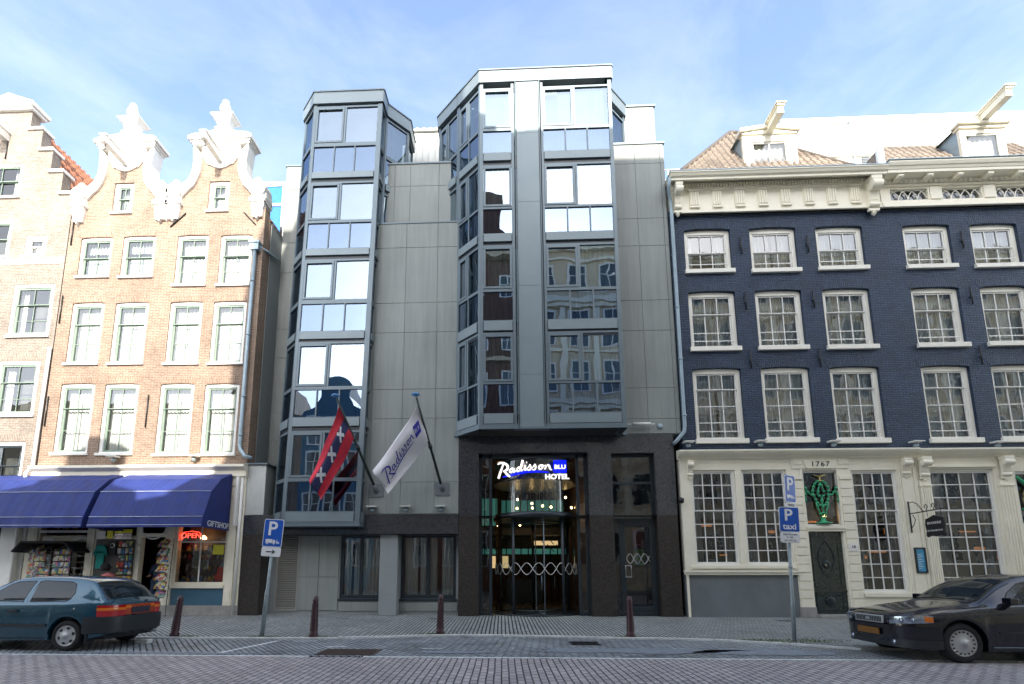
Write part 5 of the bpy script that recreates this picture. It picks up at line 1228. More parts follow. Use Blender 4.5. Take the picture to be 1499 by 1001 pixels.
# ---- dormers with hoist beams
def dormer(T, x0, x1, y, z0, zs, ze, zt, by, bz, bx, flat=False):
    m = MB(); W = .30 if not flat else .14
    m.prism([(x0, z0), (x1, z0), (x1, ze), (x0, ze)], y, y + .12, [rect(x0 + W + .06, x1 - W - .06, z0 + .12, zs)])
    m.box(x0 + .06, x0 + W * .9, y - .03, y, z0, ze - .1); m.box(x1 - W * .9, x1 - .06, y - .03, y, z0, ze - .1)
    if not flat:
        m.prism([(x0 - .02, ze), (x1 + .02, ze), (x1 + .02, ze + .06), ((x0 + x1) / 2, zt), (x0 - .02, ze + .06)], y - .06, y + .2)
        m.prism([(x0 - .12, ze + .06), ((x0 + x1) / 2, zt + .0), (x1 + .12, ze + .06), (x1 + .12, ze + .2), ((x0 + x1) / 2, zt + .14), (x0 - .12, ze + .2)], y - .14, y + .24)
    else:
        m.box(x0 - .06, x1 + .06, y - .08, y + .2, ze, ze + .1); m.box(x0 - .14, x1 + .14, y - .18, y + .2, ze + .1, ze + .2); m.prism([(x0 - .14, ze + .2), (x1 + .14, ze + .2), ((x0 + x1) / 2, zt)], y - .1, y + .1)
    d = m.build('dormer', 'cream_paint', T, bevel=.008)
    m = MB(); m.face([(x0 + .02, y + .12, z0), (x0 + .02, y + .12, ze + .1), (x0 + .02, y + 3, ze + .1), (x0 + .02, y + 3, z0)]); m.face([(x1 - .02, y + .12, z0), (x1 - .02, y + 3, z0), (x1 - .02, y + 3, ze + .1), (x1 - .02, y + .12, ze + .1)])
    m.face([(x0 - .1, y + .1, ze + .08), ((x0 + x1) / 2, y + .1, zt), ((x0 + x1) / 2, y + 3, zt), (x0 - .1, y + 3, ze + .08)]); m.face([(x1 + .1, y + .1, ze + .08), (x1 + .1, y + 3, ze + .08), ((x0 + x1) / 2, y + 3, zt), ((x0 + x1) / 2, y + .1, zt)])
    m.build('dormer_cheek', 'zinc', T)
    a, b = x0 + W + .06, x1 - W - .06; mid = (a + b) / 2
    m = MB(); m.prism(rect(a, b, z0 + .12, zs), y + .04, y + .09, [rect(a + .05, mid - .02, z0 + .18, zs - .05), rect(mid + .02, b - .05, z0 + .18, zs - .05)] if not flat else [rect(a + .05, b - .05, z0 + .18, zs - .05)])
    w = m.build('dormer_window', 'white_window', T); g = MB(); g.face([(a, y + .07, z0 + .12), (b, y + .072, z0 + .12), (b, y + .07, zs), (a, y + .072, zs)]); g.build('pane', 'glass_old', w)
    g = MB(); g.grid(lambda u, v: (a + (b - a) * u, y + .22 + .02 * math.sin(u * 40), z0 + (zs - z0) * v), 30, 1); g.build('curtain', 'curtain_white', w)
    m = MB(); M = Matrix.Translation((bx, y + .1, bz)) @ Matrix.Rotation(R(-4), 4, 'X'); m.M = M
    m.box(-.10, .10, -by, .6, -.12, .12); m.box(-.14, .14, -by - .05, .6, .12, .18); m.box(-.19, .19, -by - .1, .6, .18, .24); m.box(-.13, .13, -by + .02, .5, -.15, -.12)
    m.build('hoist_beam', 'cream_paint', T, bevel=.01)
dormer(BA, 9.26, 11.26, .60, 15.9, 17.72, 18.0, 18.22, .95, 18.16, 10.26)
dormer(BB, 17.15, 18.75, .52, 15.9, 17.68, 17.86, 18.34, 1.15, 18.2, 17.98, flat=True)
# ---- cream ground floor
GA = [(6.24, 7.68, 1.72, 4.84), (7.88, 9.33, 1.72, 4.84), (9.82, 10.92, .16, 2.8), (9.84, 10.98, 2.98, 4.80), (11.38, 12.84, .86, 4.80)]
m = MB().prism([(5.9, 1.5), (9.4, 1.5), (9.4, ZP), (XS - .02, ZP), (XS - .02, 5.2), (5.9, 5.2)], -.06, .2, [rect(*r) for r in GA])
m.box(5.86, 9.42, -.12, 0, 1.42, 1.56); m.box(5.84, 9.42, -.16, 0, 1.50, 1.56); m.box(6.1, 9.36, -.10, -.06, 1.62, 1.72); m.box(5.9, 5.98, -.09, -.06, ZP, 1.42)
for x0, x1 in ((9.42, 9.76), (11.0, 11.34)):        # rusticated pilasters
    for k in range(15): m.box(x0, x1, -.10, -.06, .42 + k * .27, .42 + k * .27 + .245)
    m.box(x0 - .03, x1 + .03, -.12, -.06, 4.5, 4.62)
m.box(9.76, 9.84, -.08, -.06, .2, 4.9); m.box(10.92, 11.0, -.08, -.06, .2, 4.9); m.box(9.82, 10.98, -.12, .0, 2.8, 2.88); m.box(9.80, 10.98, -.15, 0, 2.88, 2.97)
m.box(9.5, 11.3, -.09, -.06, 4.86, 5.2); m.prism([(9.98, 4.86), (10.82, 4.86), (10.95, 5.14), (9.85, 5.14)], -.12, -.09)
for x in (9.55, 11.0): m.box(x, x + .3, -.11, -.09, 5.0, 5.14)
m.box(12.88, 12.92, -.09, -.06, .4, 4.9); m.box(XS - .12, XS - .02, -.09, -.06, .4, 4.9); m.box(12.86, XS - .02, -.10, -.06, .1, .45)
m.box(12.95, XS - .14, -.075, -.06, .6, 4.6); m.box(11.36, 12.86, -.12, -.06, .74, .86)
corbel(m, 6.22, -.06, 4.55, 5.16, .2, .16); corbel(m, 13.1, -.06, 4.55, 5.16, .26, .2)
m.xprism([(0, 5.2), (-.10, 5.2), (-.12, 5.26), (-.26, 5.32), (-.30, 5.36), (-.34, 5.42), (-.34, 5.47), (0, 5.52)], 5.84, XS)
m.build('ground_floor_front', 'cream_paint', BA, bevel=.005)
m = MB().box(5.88, 9.42, -.03, .2, ZP, 1.42); m.build('grey_plinth', 'grey_paint', BA)
m = MB(); m.box(9.38, 9.84, -.14, .0, ZP, .42); m.box(10.92, 11.38, -.14, 0, ZP, .42); m.box(9.84, 10.92, -.3, .1, ZP, .2); m.box(11.38, XS, -.03, .01, ZP, .5); m.build('stone_step', 'stone_plinth', BA, bevel=.01)
def shopwin(T, r, cols, rows, rail, cm, sides=('l', 'r')):
    return sash_window(T, *r, y=-.06, fr=.06, cols=cols, rows=(1,) * rows, rail_after=rail, fmat='cream_window', smat='white_window', recess=.05, sill=False, curtain=cm, cmode='sides', glassm='glass_dark', bar=.03, sashw=.045)
shopwin(BA, GA[0], 4, 7, 3, 'curtain_grey'); shopwin(BA, GA[1], 4, 7, 3, 'curtain_grey'); shopwin(BA, GA[4], 4, 9, 3, 'curtain_grey')
m = MB(); m.box(9.83, 10.91, .02, .08, .17, 2.79)
for a, b, c, d in ((9.95, 10.79, 1.05, 2.66), (9.95, 10.79, .32, .85)):
    for (e, f, g_, h) in ((a, b, c, c + .03), (a, b, d - .03, d), (a, a + .03, c, d), (b - .03, b, c, d)): m.box(e, f, -.0, .02, g_, h)
m.box(9.83, 10.91, -.01, .02, .88, .95)
dr = m.build('door', 'door_green', BA, bevel=.006)
m = MB()
for sd in (-1, 1): m.tube([(10.37 + sd * .24 * math.sin(math.pi * t / 10) ** .8, .0, 1.35 + 1.15 * t / 10) for t in range(11)], .012, 5)
m.lathe([(.0, -.01), (.1, -.02), (.13, 0)], (10.37, .0, 1.75), 14, 'y'); m.build('carving', 'dark_frame', dr); MB().lathe([(.0, -.01), (.12, -.02), (.15, 0)], (10.37, .0, .6), 14, 'y').build('carving', 'dark_frame', dr); MB().lathe([(.0, -.08), (.03, -.07), (.035, -.05), (.015, -.03), (.015, .0)], (10.3, .0, 1.72), 10, 'y').build('handle', 'brass', dr)
g = MB(); g.face([(9.84, .04, 2.98), (10.98, .04, 2.98), (10.98, .04, 4.8), (9.84, .04, 4.8)]); g.build('transom_pane', 'glass_dark', BA)
m = MB().prism(rect(9.842, 10.978, 2.982, 4.798), .0, .08, [rect(9.9, 10.92, 3.04, 4.74)]); m.build('transom_frame', 'white_window', BA)
plain('green_paint', (.03, .33, .15), .35, var=.15, scale=20); plain('gold_paint', (.6, .45, .15), .35, metal=.6)
m = MB(); cx, cz = 10.4, 4.05
def leafy(pts, r=.022):
    m.tube(pts, r, 6)
    for a, b in zip(pts, pts[1:]):
        a, b = Vector(a), Vector(b); p = a.lerp(b, .5); m.lathe([(.004, -.045), (.036, -.03), (.042, 0), (.036, .03), (.004, .045)], tuple(p), 8, 'x')
leafy([(cx + .27 * math.cos(t) * (1 if math.sin(t) > 0 else .85), -.03, cz + .42 * math.sin(t)) for t in [math.pi * 2 * k / 18 for k in range(19)]])
leafy([(cx - .2, -.03, 3.75), (cx - .12, -.03, 3.5), (cx - .04, -.03, 3.25)]); leafy([(cx + .2, -.03, 3.75), (cx + .12, -.03, 3.5), (cx + .04, -.03, 3.25)])
leafy([(cx, -.03, 4.42), (cx - .07, -.03, 4.2), (cx - .12, -.03, 4.02), (cx, -.03, 3.9), (cx + .12, -.03, 4.02), (cx + .07, -.03, 4.2), (cx, -.03, 4.42)]); leafy([(cx, -.03, 3.9), (cx, -.03, 3.7), (cx + .02, -.03, 3.5), (cx, -.03, 3.3)])
for sd in (-1, 1):
    leafy([(cx + sd * .24, -.03, 3.98), (cx + sd * .36, -.03, 4.02), (cx + sd * .46, -.03, 4.15), (cx + sd * .5, -.03, 4.28)]); leafy([(cx + sd * .5, -.03, 4.1), (cx + sd * .52, -.03, 3.9), (cx + sd * .5, -.03, 3.75)])
m.lathe([(.24, 3.06), (.24, 3.09), (.1, 3.12), (.06, 3.2), (.09, 3.28)], (cx, -.0, 0), 12); m.mat = 1
m.lathe([(.05, 4.44), (.05, 4.48), (.02, 4.5), (.012, 4.62)], (cx, -.03, 0), 10); m.tube([(cx - .18, -.03, 4.66), (cx, -.03, 4.6), (cx + .18, -.03, 4.66)], .015, 5)
tag(solo(m.build('door_ornament', ['green_paint', 'gold_paint'])), 'green wrought leaf ornament in the window above the 1767 door', 'ornament')
text_part('date_lettering', '1767', .24, (10.4, -.13, 5.0), 'iron', BA, font_extrude=.004, sx=1.15, spacing=1.15)
tag(solo(MB().lathe([(.004, .09), (.03, .06), (.05, -.02), (.03, -.08), (.005, -.09)], (10.68, .35, 3.35), 12).build('hanging_bulb', 'bulb_warm')), 'glowing amber bulb hanging behind the window over the 1767 door', 'lamp')
t = thing('house_number', (11.17, -.12, 2.3), 'small white enamel house number plate right of the 1767 door', 'number plate')
MB().box(11.03, 11.31, -.125, -.105, 2.18, 2.42).build('plate', 'white_paint', t); text_part('number', '10', .13, (11.17, -.13, 2.3), 'iron', t)
t = thing('menu_board', (13.2, -.1, 1.5), 'black framed blue menu board on the cream wall under the hanging sign', 'menu board')
plain('menu_blue', (.05, .30, .50), .4, var=.2, scale=8)
MB().prism(rect(13.04, 13.38, 1.48, 2.28), -.11, -.075, [rect(13.09, 13.33, 1.53, 2.23)]).build('board_frame', 'iron', t); m = MB(); m.box(13.088, 13.332, -.095, -.08, 1.528, 2.232); m.build('sheet', 'menu_blue', t)
m = MB()
for k in range(9): m.box(13.12, 13.2 + .1 * ((k * 37) % 10) / 10, -.098, -.0955, 1.62 + k * .055, 1.632 + k * .055)
m.build('writing', 'white_paint', t)
# wrought bracket and hanging board, square to the wall
t = thing('hanging_sign', (13.2, -.6, 3.2), 'black wrought iron bracket with a small black brasserie sign hanging from it', 'hanging sign')
m = MB(); X = 13.05
m.tube([(X, -.09, 2.75), (X, -.09, 3.75)], .02, 6); m.tube([(X, .0, 3.35), (X, -1.35, 3.38)], .018, 6)
m.tube([(X, -.1, 3.7), (X, -.25, 3.72), (X, -.42, 3.62), (X, -.55, 3.42), (X, -.6, 3.38)], .012, 6); m.tube([(X, -.1, 2.9), (X, -.2, 2.98), (X, -.28, 3.15), (X, -.2, 3.3)], .012, 6)
for yy in (-.7, -.95): m.tube([(X, yy, 3.38), (X, yy - .06, 3.5), (X, yy - .02, 3.58), (X, yy + .05, 3.54), (X, yy + .03, 3.46)], .012, 6)
m.tube([(X, -1.35, 3.38), (X, -1.42, 3.42), (X, -1.42, 3.5)], .012, 6)
for yy in (-.72, -1.18): m.tube([(X, yy, 3.37), (X, yy, 3.2)], .008, 5)
m.build('bracket', 'iron', t)
m = MB(Matrix.Translation((X, 0, 0)) @ Matrix.Rotation(R(-90), 4, 'Z')); bd = [(.62, 2.62), (.66, 2.56), (.78, 2.6), (.95, 2.57), (1.12, 2.6), (1.24, 2.56), (1.28, 2.62), (1.25, 2.75), (1.28, 2.95), (1.25, 3.12), (1.16, 3.14), (.95, 3.22), (.74, 3.14), (.65, 3.12), (.62, 2.95), (.65, 2.75)]
m.prism([(a, b) for a, b in bd], -.025, .025); m.build('board', 'iron', t, bevel=.008)
text_part('lettering', 'BRASSERIE', .105, (X - .03, -.95, 2.98), 'white_paint', t, rot=(90, 0, -90), font_extrude=.002)
text_part('lettering', 'DE PALMBOOM', .075, (X - .03, -.95, 2.75), 'white_paint', t, rot=(90, 0, -90), font_extrude=.002)
# ---- ground floor of the right blue house
GB = [(13.84, 15.84, .86, 4.80), (16.5, 18.2, 2.98, 4.72), (16.62, 17.9, .16, 2.86)]
m = MB().prism(rect(XS + .0, 21.5, ZP, 5.2), -.06, .2, [rect(*r) for r in GB])
for x0, x1 in ((XS + .02, 13.8), (15.94, 16.38)):
    m.box(x0, x1, -.12, -.06, ZP, 4.42)
    n = 5
    for j in range(n): xx = x0 + (x1 - x0) * (j + .5) / n; m.box(xx - .022, xx + .022, -.145, -.12, .6, 4.2)
    m.box(x0 - .02, x1 + .02, -.15, -.06, 4.22, 4.3); m.box(x0 - .02, x1 + .02, -.15, -.06, .4, .5)
    corbel(m, (x0 + x1) / 2, -.1, 4.45, 5.18, .3, .22)
    for j in range(n): xx = x0 + (x1 - x0) * (j + .5) / n; m.box(xx - .02, xx + .02, -.17, -.15, 4.24, 4.28)
m.box(13.82, 15.9, -.14, -.06, 4.86, 4.94); m.box(13.82, 15.86, -.12, -.06, .72, .86)
m.xprism([(0, 5.2), (-.10, 5.2), (-.12, 5.26), (-.26, 5.31), (-.30, 5.35), (-.34, 5.40), (-.34, 5.45), (0, 5.5)], XS + .001, 21.5)
m.build('ground_floor_front', 'cream_paint', BB, bevel=.005)
shopwin(BB, GB[0], 4, 9, 3, 'curtain_grey')
m = MB(); m.box(16.63, 17.89, .02, .08, .17, 2.85); m.box(16.75, 17.7, 0, .02, 1.0, 1.04); m.box(16.75, 17.7, 0, .02, 2.6, 2.64); m.box(16.75, 16.79, 0, .02, 1.04, 2.6); m.build('door', 'door_green', BB)
m = MB().prism(rect(16.502, 18.198, 2.982, 4.718), 0, .08, [rect(16.58, 18.1, 3.06, 4.64)]); m.build('transom_frame', 'white_window', BB)
g = MB(); g.face([(16.58, .04, 3.06), (18.1, .04, 3.06), (18.1, .04, 4.64), (16.58, .04, 4.64)]); g.build('transom_pane', 'glass_dark', BB)
m = MB(); cx, cz = 17.25, 3.85
m.tube([(cx + .55 * math.cos(t), -.03, cz + .5 * math.sin(t)) for t in [math.pi * 2 * k / 24 for k in range(25)]], .035, 6); m.mat = 1
m.tube([(16.55, -.05, 4.55), (16.9, -.05, 4.2), (17.3, -.05, 4.1)], .045, 6); m.tube([(16.6, -.05, 3.5), (17.6, -.05, 3.5)], .04, 6); m.tube([(16.6, -.05, 3.1), (16.9, -.05, 3.35)], .05, 6)
tag(solo(m.build('door_ornament', ['gold_paint', 'green_paint'])), 'gold ring and green leaf ornament above the door at the right edge', 'ornament')
# warm rooms behind the ground floor windows
lamp('room_amber', (1, .35, .09), .06)
for T, x0, x1 in ((BA, 6.3, 13.3), (BB, 13.8, 20)):
    rn = random.Random(int(x0 * 7))
    for k in range(9):
        x = x0 + (x1 - x0) * (k + rn.random()) / 9; w = rn.uniform(.25, .6); z = rn.uniform(1.9, 3.2); MB().box(x, x + w, .5 + .01 * k, .52 + .01 * k, z, z + rn.uniform(.04, .2)).build('lit_shelf', 'room_amber', T)
# ============================================================ BUILDINGS BEHIND
plain('blue_glass', (.02, .14, .42), .1, spec=.6)
OB = thing('office_block', (22, 8, 16), 'long white building standing behind the roofs of the blue houses', 'building')
m = MB().box(15.6, 34, 8, 14, 10, 26.15); m.box(15.5, 34, 7.9, 8, 25.9, 26.2)
for x in (19.1, 26.5): m.box(x, x + .04, 7.985, 8, 20, 25.9)
m.build('wall', 'white_paint', OB)
m = MB()
for x0, x1 in ((19.6, 20.0), (20.3, 21.0)):
    for k in range(9): m.box(x0, x1, 7.93, 7.99, 22.9 + k * .1, 22.95 + k * .1)
m.build('vent_louvre', 'grey_paint', OB)
MB().box(21.4, 22.4, 7.96, 8, 22.9, 23.7).build('window', 'blue_glass', OB); m = MB().tube([(19.15, 7.9, 26), (19.2, 7.9, 22)], .05, 8); m.build('downpipe', 'zinc', OB); MB().box(15.6, 34, 7.9, 8, 23.8, 23.9).build('ledge', 'cream_paint', OB)
RB = thing('rear_building', (-11.5, 6, 10), 'small white framed roof extension with blue glass behind the gap left of the hotel', 'building')
m = MB().box(-13.8, -11.0, 6.2, 9, 14, 21.7); m.build('wall', 'white_paint', RB)
m = MB(); m.prism(rect(-13.8, -11.0, 17.0, 21.7), 6.1, 6.19, [rect(-13.6, -11.3, 17.2, 20.3), rect(-13.6, -11.3, 20.45, 21.45)]); w = m.build('window', 'white_window', RB)
g = MB(); g.face([(-13.7, 6.14, 17.1), (-11.1, 6.14, 17.1), (-11.1, 6.14, 21.6), (-13.7, 6.14, 21.6)]); g.build('pane', 'blue_glass', w)
rl = thing('roof_railing', (6.6, 2.5, 16), 'white roof railing between the hotel and the blue house roof', 'railing')
m = MB()
for z in (19.0, 18.5): m.tube([(6.3, 3.2, z), (9.5, 3.2, z)], .03, 6)
for x in (6.5, 7.4, 8.3): m.tube([(x, 3.2, 16), (x, 3.2, 19.0)], .035, 6)
m.build('rail', 'white_window', rl)
# ============================================================ STREET FURNITURE
plain('bollard_paint', (.055, .022, .028), .4, var=.2, scale=8); plain('galvanised', (.30, .35, .36), .5, metal=.5, var=.2, scale=10)
plain('traffic_blue', (.008, .095, .48), .35, var=.05); plain('traffic_white', (.80, .81, .82), .4, var=.04); plain('traffic_black', (.02, .02, .02), .5)
def bollard(x, y, label, proto=None):
    if proto: c = copy_tree(proto); c.location = (x, y, zpave(x, y)); c['label'] = label; c.rotation_euler = (R(random.uniform(-1, 1)), R(random.uniform(-1.5, 1.5)), random.uniform(0, 3)); return c
    z0 = zpave(x, y); t = thing('bollard', (x, y, z0), label, 'bollard', 'brown bollards along the kerb')
    m = MB().lathe([(.105, -.02), (.105, .06), (.085, .1), (.08, .13), (.058, .78), (.058, .80)], (x, y, z0), 16); m.build('post', 'bollard_paint', t)
    m = MB().lathe([(.066, .80), (.07, .82), (.066, .84), (.062, .86), (.055, .90), (.03, .925), (.005, .93)], (x, y, z0), 16); m.build('cap', 'bollard_paint', t)
    m = MB()
    for k in range(8):
        a = k * math.pi / 4; m.tube([(x + .082 * math.cos(a), y + .082 * math.sin(a), z0 + .13), (x + .061 * math.cos(a), y + .061 * math.sin(a), z0 + .76)], .008, 4)
    m.build('fluting', 'bollard_paint', t); return t
b0_ = bollard(-7.63, -4.70, 'brown bollard behind the teal car, in front of the gift shop')
b0_.rotation_euler = (0, R(5), 0)
bollard(-4.35, -4.68, 'brown bollard right of the leaning parking sign', b0_); bollard(-1.51, -3.98, 'brown bollard in front of the double hotel window beside the entrance', b0_); bollard(2.96, -4.38, 'brown bollard in front of the hotel side door', b0_)
def plate(m, x, z, w, h, y, r=.04, mat=0, t=.006):
    n = 5; P = []
    for cx, cz, a0 in ((x + w / 2 - r, z + h / 2 - r, 0), (x - w / 2 + r, z + h / 2 - r, 90), (x - w / 2 + r, z - h / 2 + r, 180), (x + w / 2 - r, z - h / 2 + r, 270)):
        for k in range(n + 1): a = R(a0 + 90 * k / n); P.append((cx + r * math.cos(a), cz + r * math.sin(a)))
    m.mat = mat; m.prism(P, y - t, y); return P
def sign(parent, x, z, w, h, y, name='sign_plate', fill='traffic_blue'):
    m = MB(); plate(m, x, z, w, h, y, mat=0); plate(m, x, z, w - .03, h - .03, y - .007, r=.03, mat=1, t=.002)
    return m.build(name, ['traffic_white', fill], parent)
def truck_icon(m, x, z, s, y):
    m.box(x - .5 * s, x + .12 * s, y - .003, y, z + .08 * s, z + .4 * s); m.prism([(x + .16 * s, z + .08 * s), (x + .42 * s, z + .08 * s), (x + .42 * s, z + .24 * s), (x + .3 * s, z + .36 * s), (x + .16 * s, z + .36 * s)], y - .003, y)
    m.box(x - .5 * s, x + .42 * s, y - .003, y, z + .03 * s, z + .06 * s)
    for q in (-.34, .28): m.lathe([(.075 * s, y - .003), (.075 * s, y)], (x + q * s, 0, z + .0 * s), 10, 'y')
    m.lathe([(.04 * s, y - .003), (.04 * s, y)], (x + .56 * s, 0, z + .34 * s), 8, 'y'); m.box(x + .52 * s, x + .6 * s, y - .003, y, z, z + .28 * s); m.box(x + .62 * s, x + .78 * s, y - .003, y, z + .02 * s, z + .16 * s)
def hold(t, x, y, zt, r=.03):
    m = MB()
# left sign, leaning a little
sx, sy = -5.56, -4.68; z0 = zpave(sx, sy)
PL = thing('parking_sign', (sx, sy, z0), 'blue loading bay parking sign with white arrow plate on a leaning grey post', 'traffic sign')
m = MB().tube([(sx, sy, z0 - .05), (sx, sy, 1.05), (sx, sy, 1.12), (sx, sy, 2.72)], [.05, .048, .034, .032], 12); m.build('post', 'galvanised', PL)
s = sign(PL, sx, 2.43, .47, .66, sy - .04); text_part('letter', 'P', .46, (sx - .02, sy - .051, 2.52), 'traffic_white', s, font_extrude=.001, bold=.008)
m = MB(); truck_icon(m, sx - .03, 2.18, .26, sy - .05); m.build('lorry_symbol', 'traffic_white', s)
s = sign(PL, sx + .0, 1.985, .47, .22, sy - .04, fill='traffic_white')
m = MB(); m.box(sx - .12, sx + .04, sy - .055, sy - .05, 1.972, 1.998); m.prism([(sx + .02, 1.925), (sx + .11, 1.985), (sx + .02, 2.045), (sx + .045, 1.985)], sy - .055, sy - .05); m.build('arrow', 'traffic_black', s)
m = MB()
for z in (2.62, 2.25, 1.98): m.tube([(sx, sy, z - .015), (sx, sy, z + .015)], .045, 10)
m.build('clamp', 'galvanised', PL); PL.rotation_euler = (0, R(3.2), 0)
# right signs
sx, sy = 6.28, -5.0; z0 = zpave(sx, sy)
PR = thing('parking_sign', (sx, sy, z0), 'tall post with a lorry parking sign above a blue taxi parking sign', 'traffic sign')
m = MB().tube([(sx, sy, z0 - .05), (sx, sy, .95), (sx, sy, 1.0), (sx, sy, 3.7)], [.042, .042, .034, .032], 12); m.build('post', 'galvanised', PR)
m = MB(Matrix.Translation((sx + .02, sy, 0)) @ Matrix.Rotation(R(24), 4, 'Z') @ Matrix.Translation((-sx - .02, -sy, 0)))
def rsign(M, x, z, w, h, y, fill='traffic_blue'):
    m = MB(M); plate(m, x, z, w, h, y, mat=0); plate(m, x, z, w - .03, h - .03, y - .007, r=.03, mat=1, t=.002); return m.build('sign_plate', ['traffic_white', fill], PR)
M1 = m.M; s = rsign(M1, sx + .04, 3.36, .34, .62, sy - .05)
o = text_part('letter', 'P', .42, (0, 0, 0), 'traffic_white', s, font_extrude=.001, bold=.008); o.data.transform(Matrix.Translation(OFF[s.name])); o.data.transform(Matrix.Translation(-OFF[s.name]) @ M1 @ Matrix.Translation((sx + .03, sy - .062, 3.45)))
m = MB(M1); truck_icon(m, sx + .02, 3.14, .2, sy - .06); m.build('lorry_symbol', 'traffic_white', s); s = rsign(M1, sx + .04, 2.985, .34, .11, sy - .05, 'traffic_white')
m = MB(M1); m.box(sx - .07, sx + .15, sy - .064, sy - .0605, 2.995, 3.01); m.box(sx - .05, sx + .13, sy - .064, sy - .0605, 2.965, 2.98); m.build('small_print', 'traffic_black', s)
s = sign(PR, sx - .02, 2.66, .44, .56, sy - .08); text_part('letter', 'P', .36, (sx - .04, sy - .091, 2.75), 'traffic_white', s, font_extrude=.001, bold=.008); text_part('lettering', 'taxi', .18, (sx - .02, sy - .091, 2.5), 'traffic_white', s, font_extrude=.001, bold=.004, sx=1.1)
s = sign(PR, sx - .02, 2.26, .42, .23, sy - .08, fill='traffic_white')
for k, tx in enumerate(('laden/lossen', '7-12h', 'ma t/m za')): text_part('small_print', tx, .062, (sx - .02, sy - .0905, 2.33 - .065 * k), 'traffic_black', s, font_extrude=.001)
m = MB()
for z in (3.5, 3.1, 2.8, 2.25, 1.62): m.tube([(sx, sy, z - .015), (sx, sy, z + .015)], .045, 10)
m.build('clamp', 'galvanised', PR); PR.rotation_euler = (0, R(2.2), 0)

# ============================================================ PARKED CARS
def interp(keys, s):
    if s <= keys[0][0]: return keys[0][1]
    for i in range(len(keys) - 1):
        (a, va), (b, vb) = keys[i], keys[i + 1]
        if s <= b:
            pm = keys[max(i - 1, 0)]; pn = keys[min(i + 2, len(keys) - 1)]
            d = (vb - va) / (b - a)
            ma = d if i == 0 else ((va - pm[1]) / (a - pm[0]) + d) / 2; mb = d if i + 2 >= len(keys) else (d + (pn[1] - vb) / (pn[0] - b)) / 2
            if d == 0: ma = mb = 0
            else:
                ma = 0 if ma * d < 0 else (min(abs(ma), 3 * abs(d)) * (1 if d > 0 else -1)); mb = 0 if mb * d < 0 else (min(abs(mb), 3 * abs(d)) * (1 if d > 0 else -1))
            h = b - a; t = (s - a) / h
            return va * (2 * t ** 3 - 3 * t * t + 1) + ma * h * (t ** 3 - 2 * t * t + t) + vb * (3 * t * t - 2 * t ** 3) + mb * h * (t ** 3 - t * t)
    return keys[-1][1]
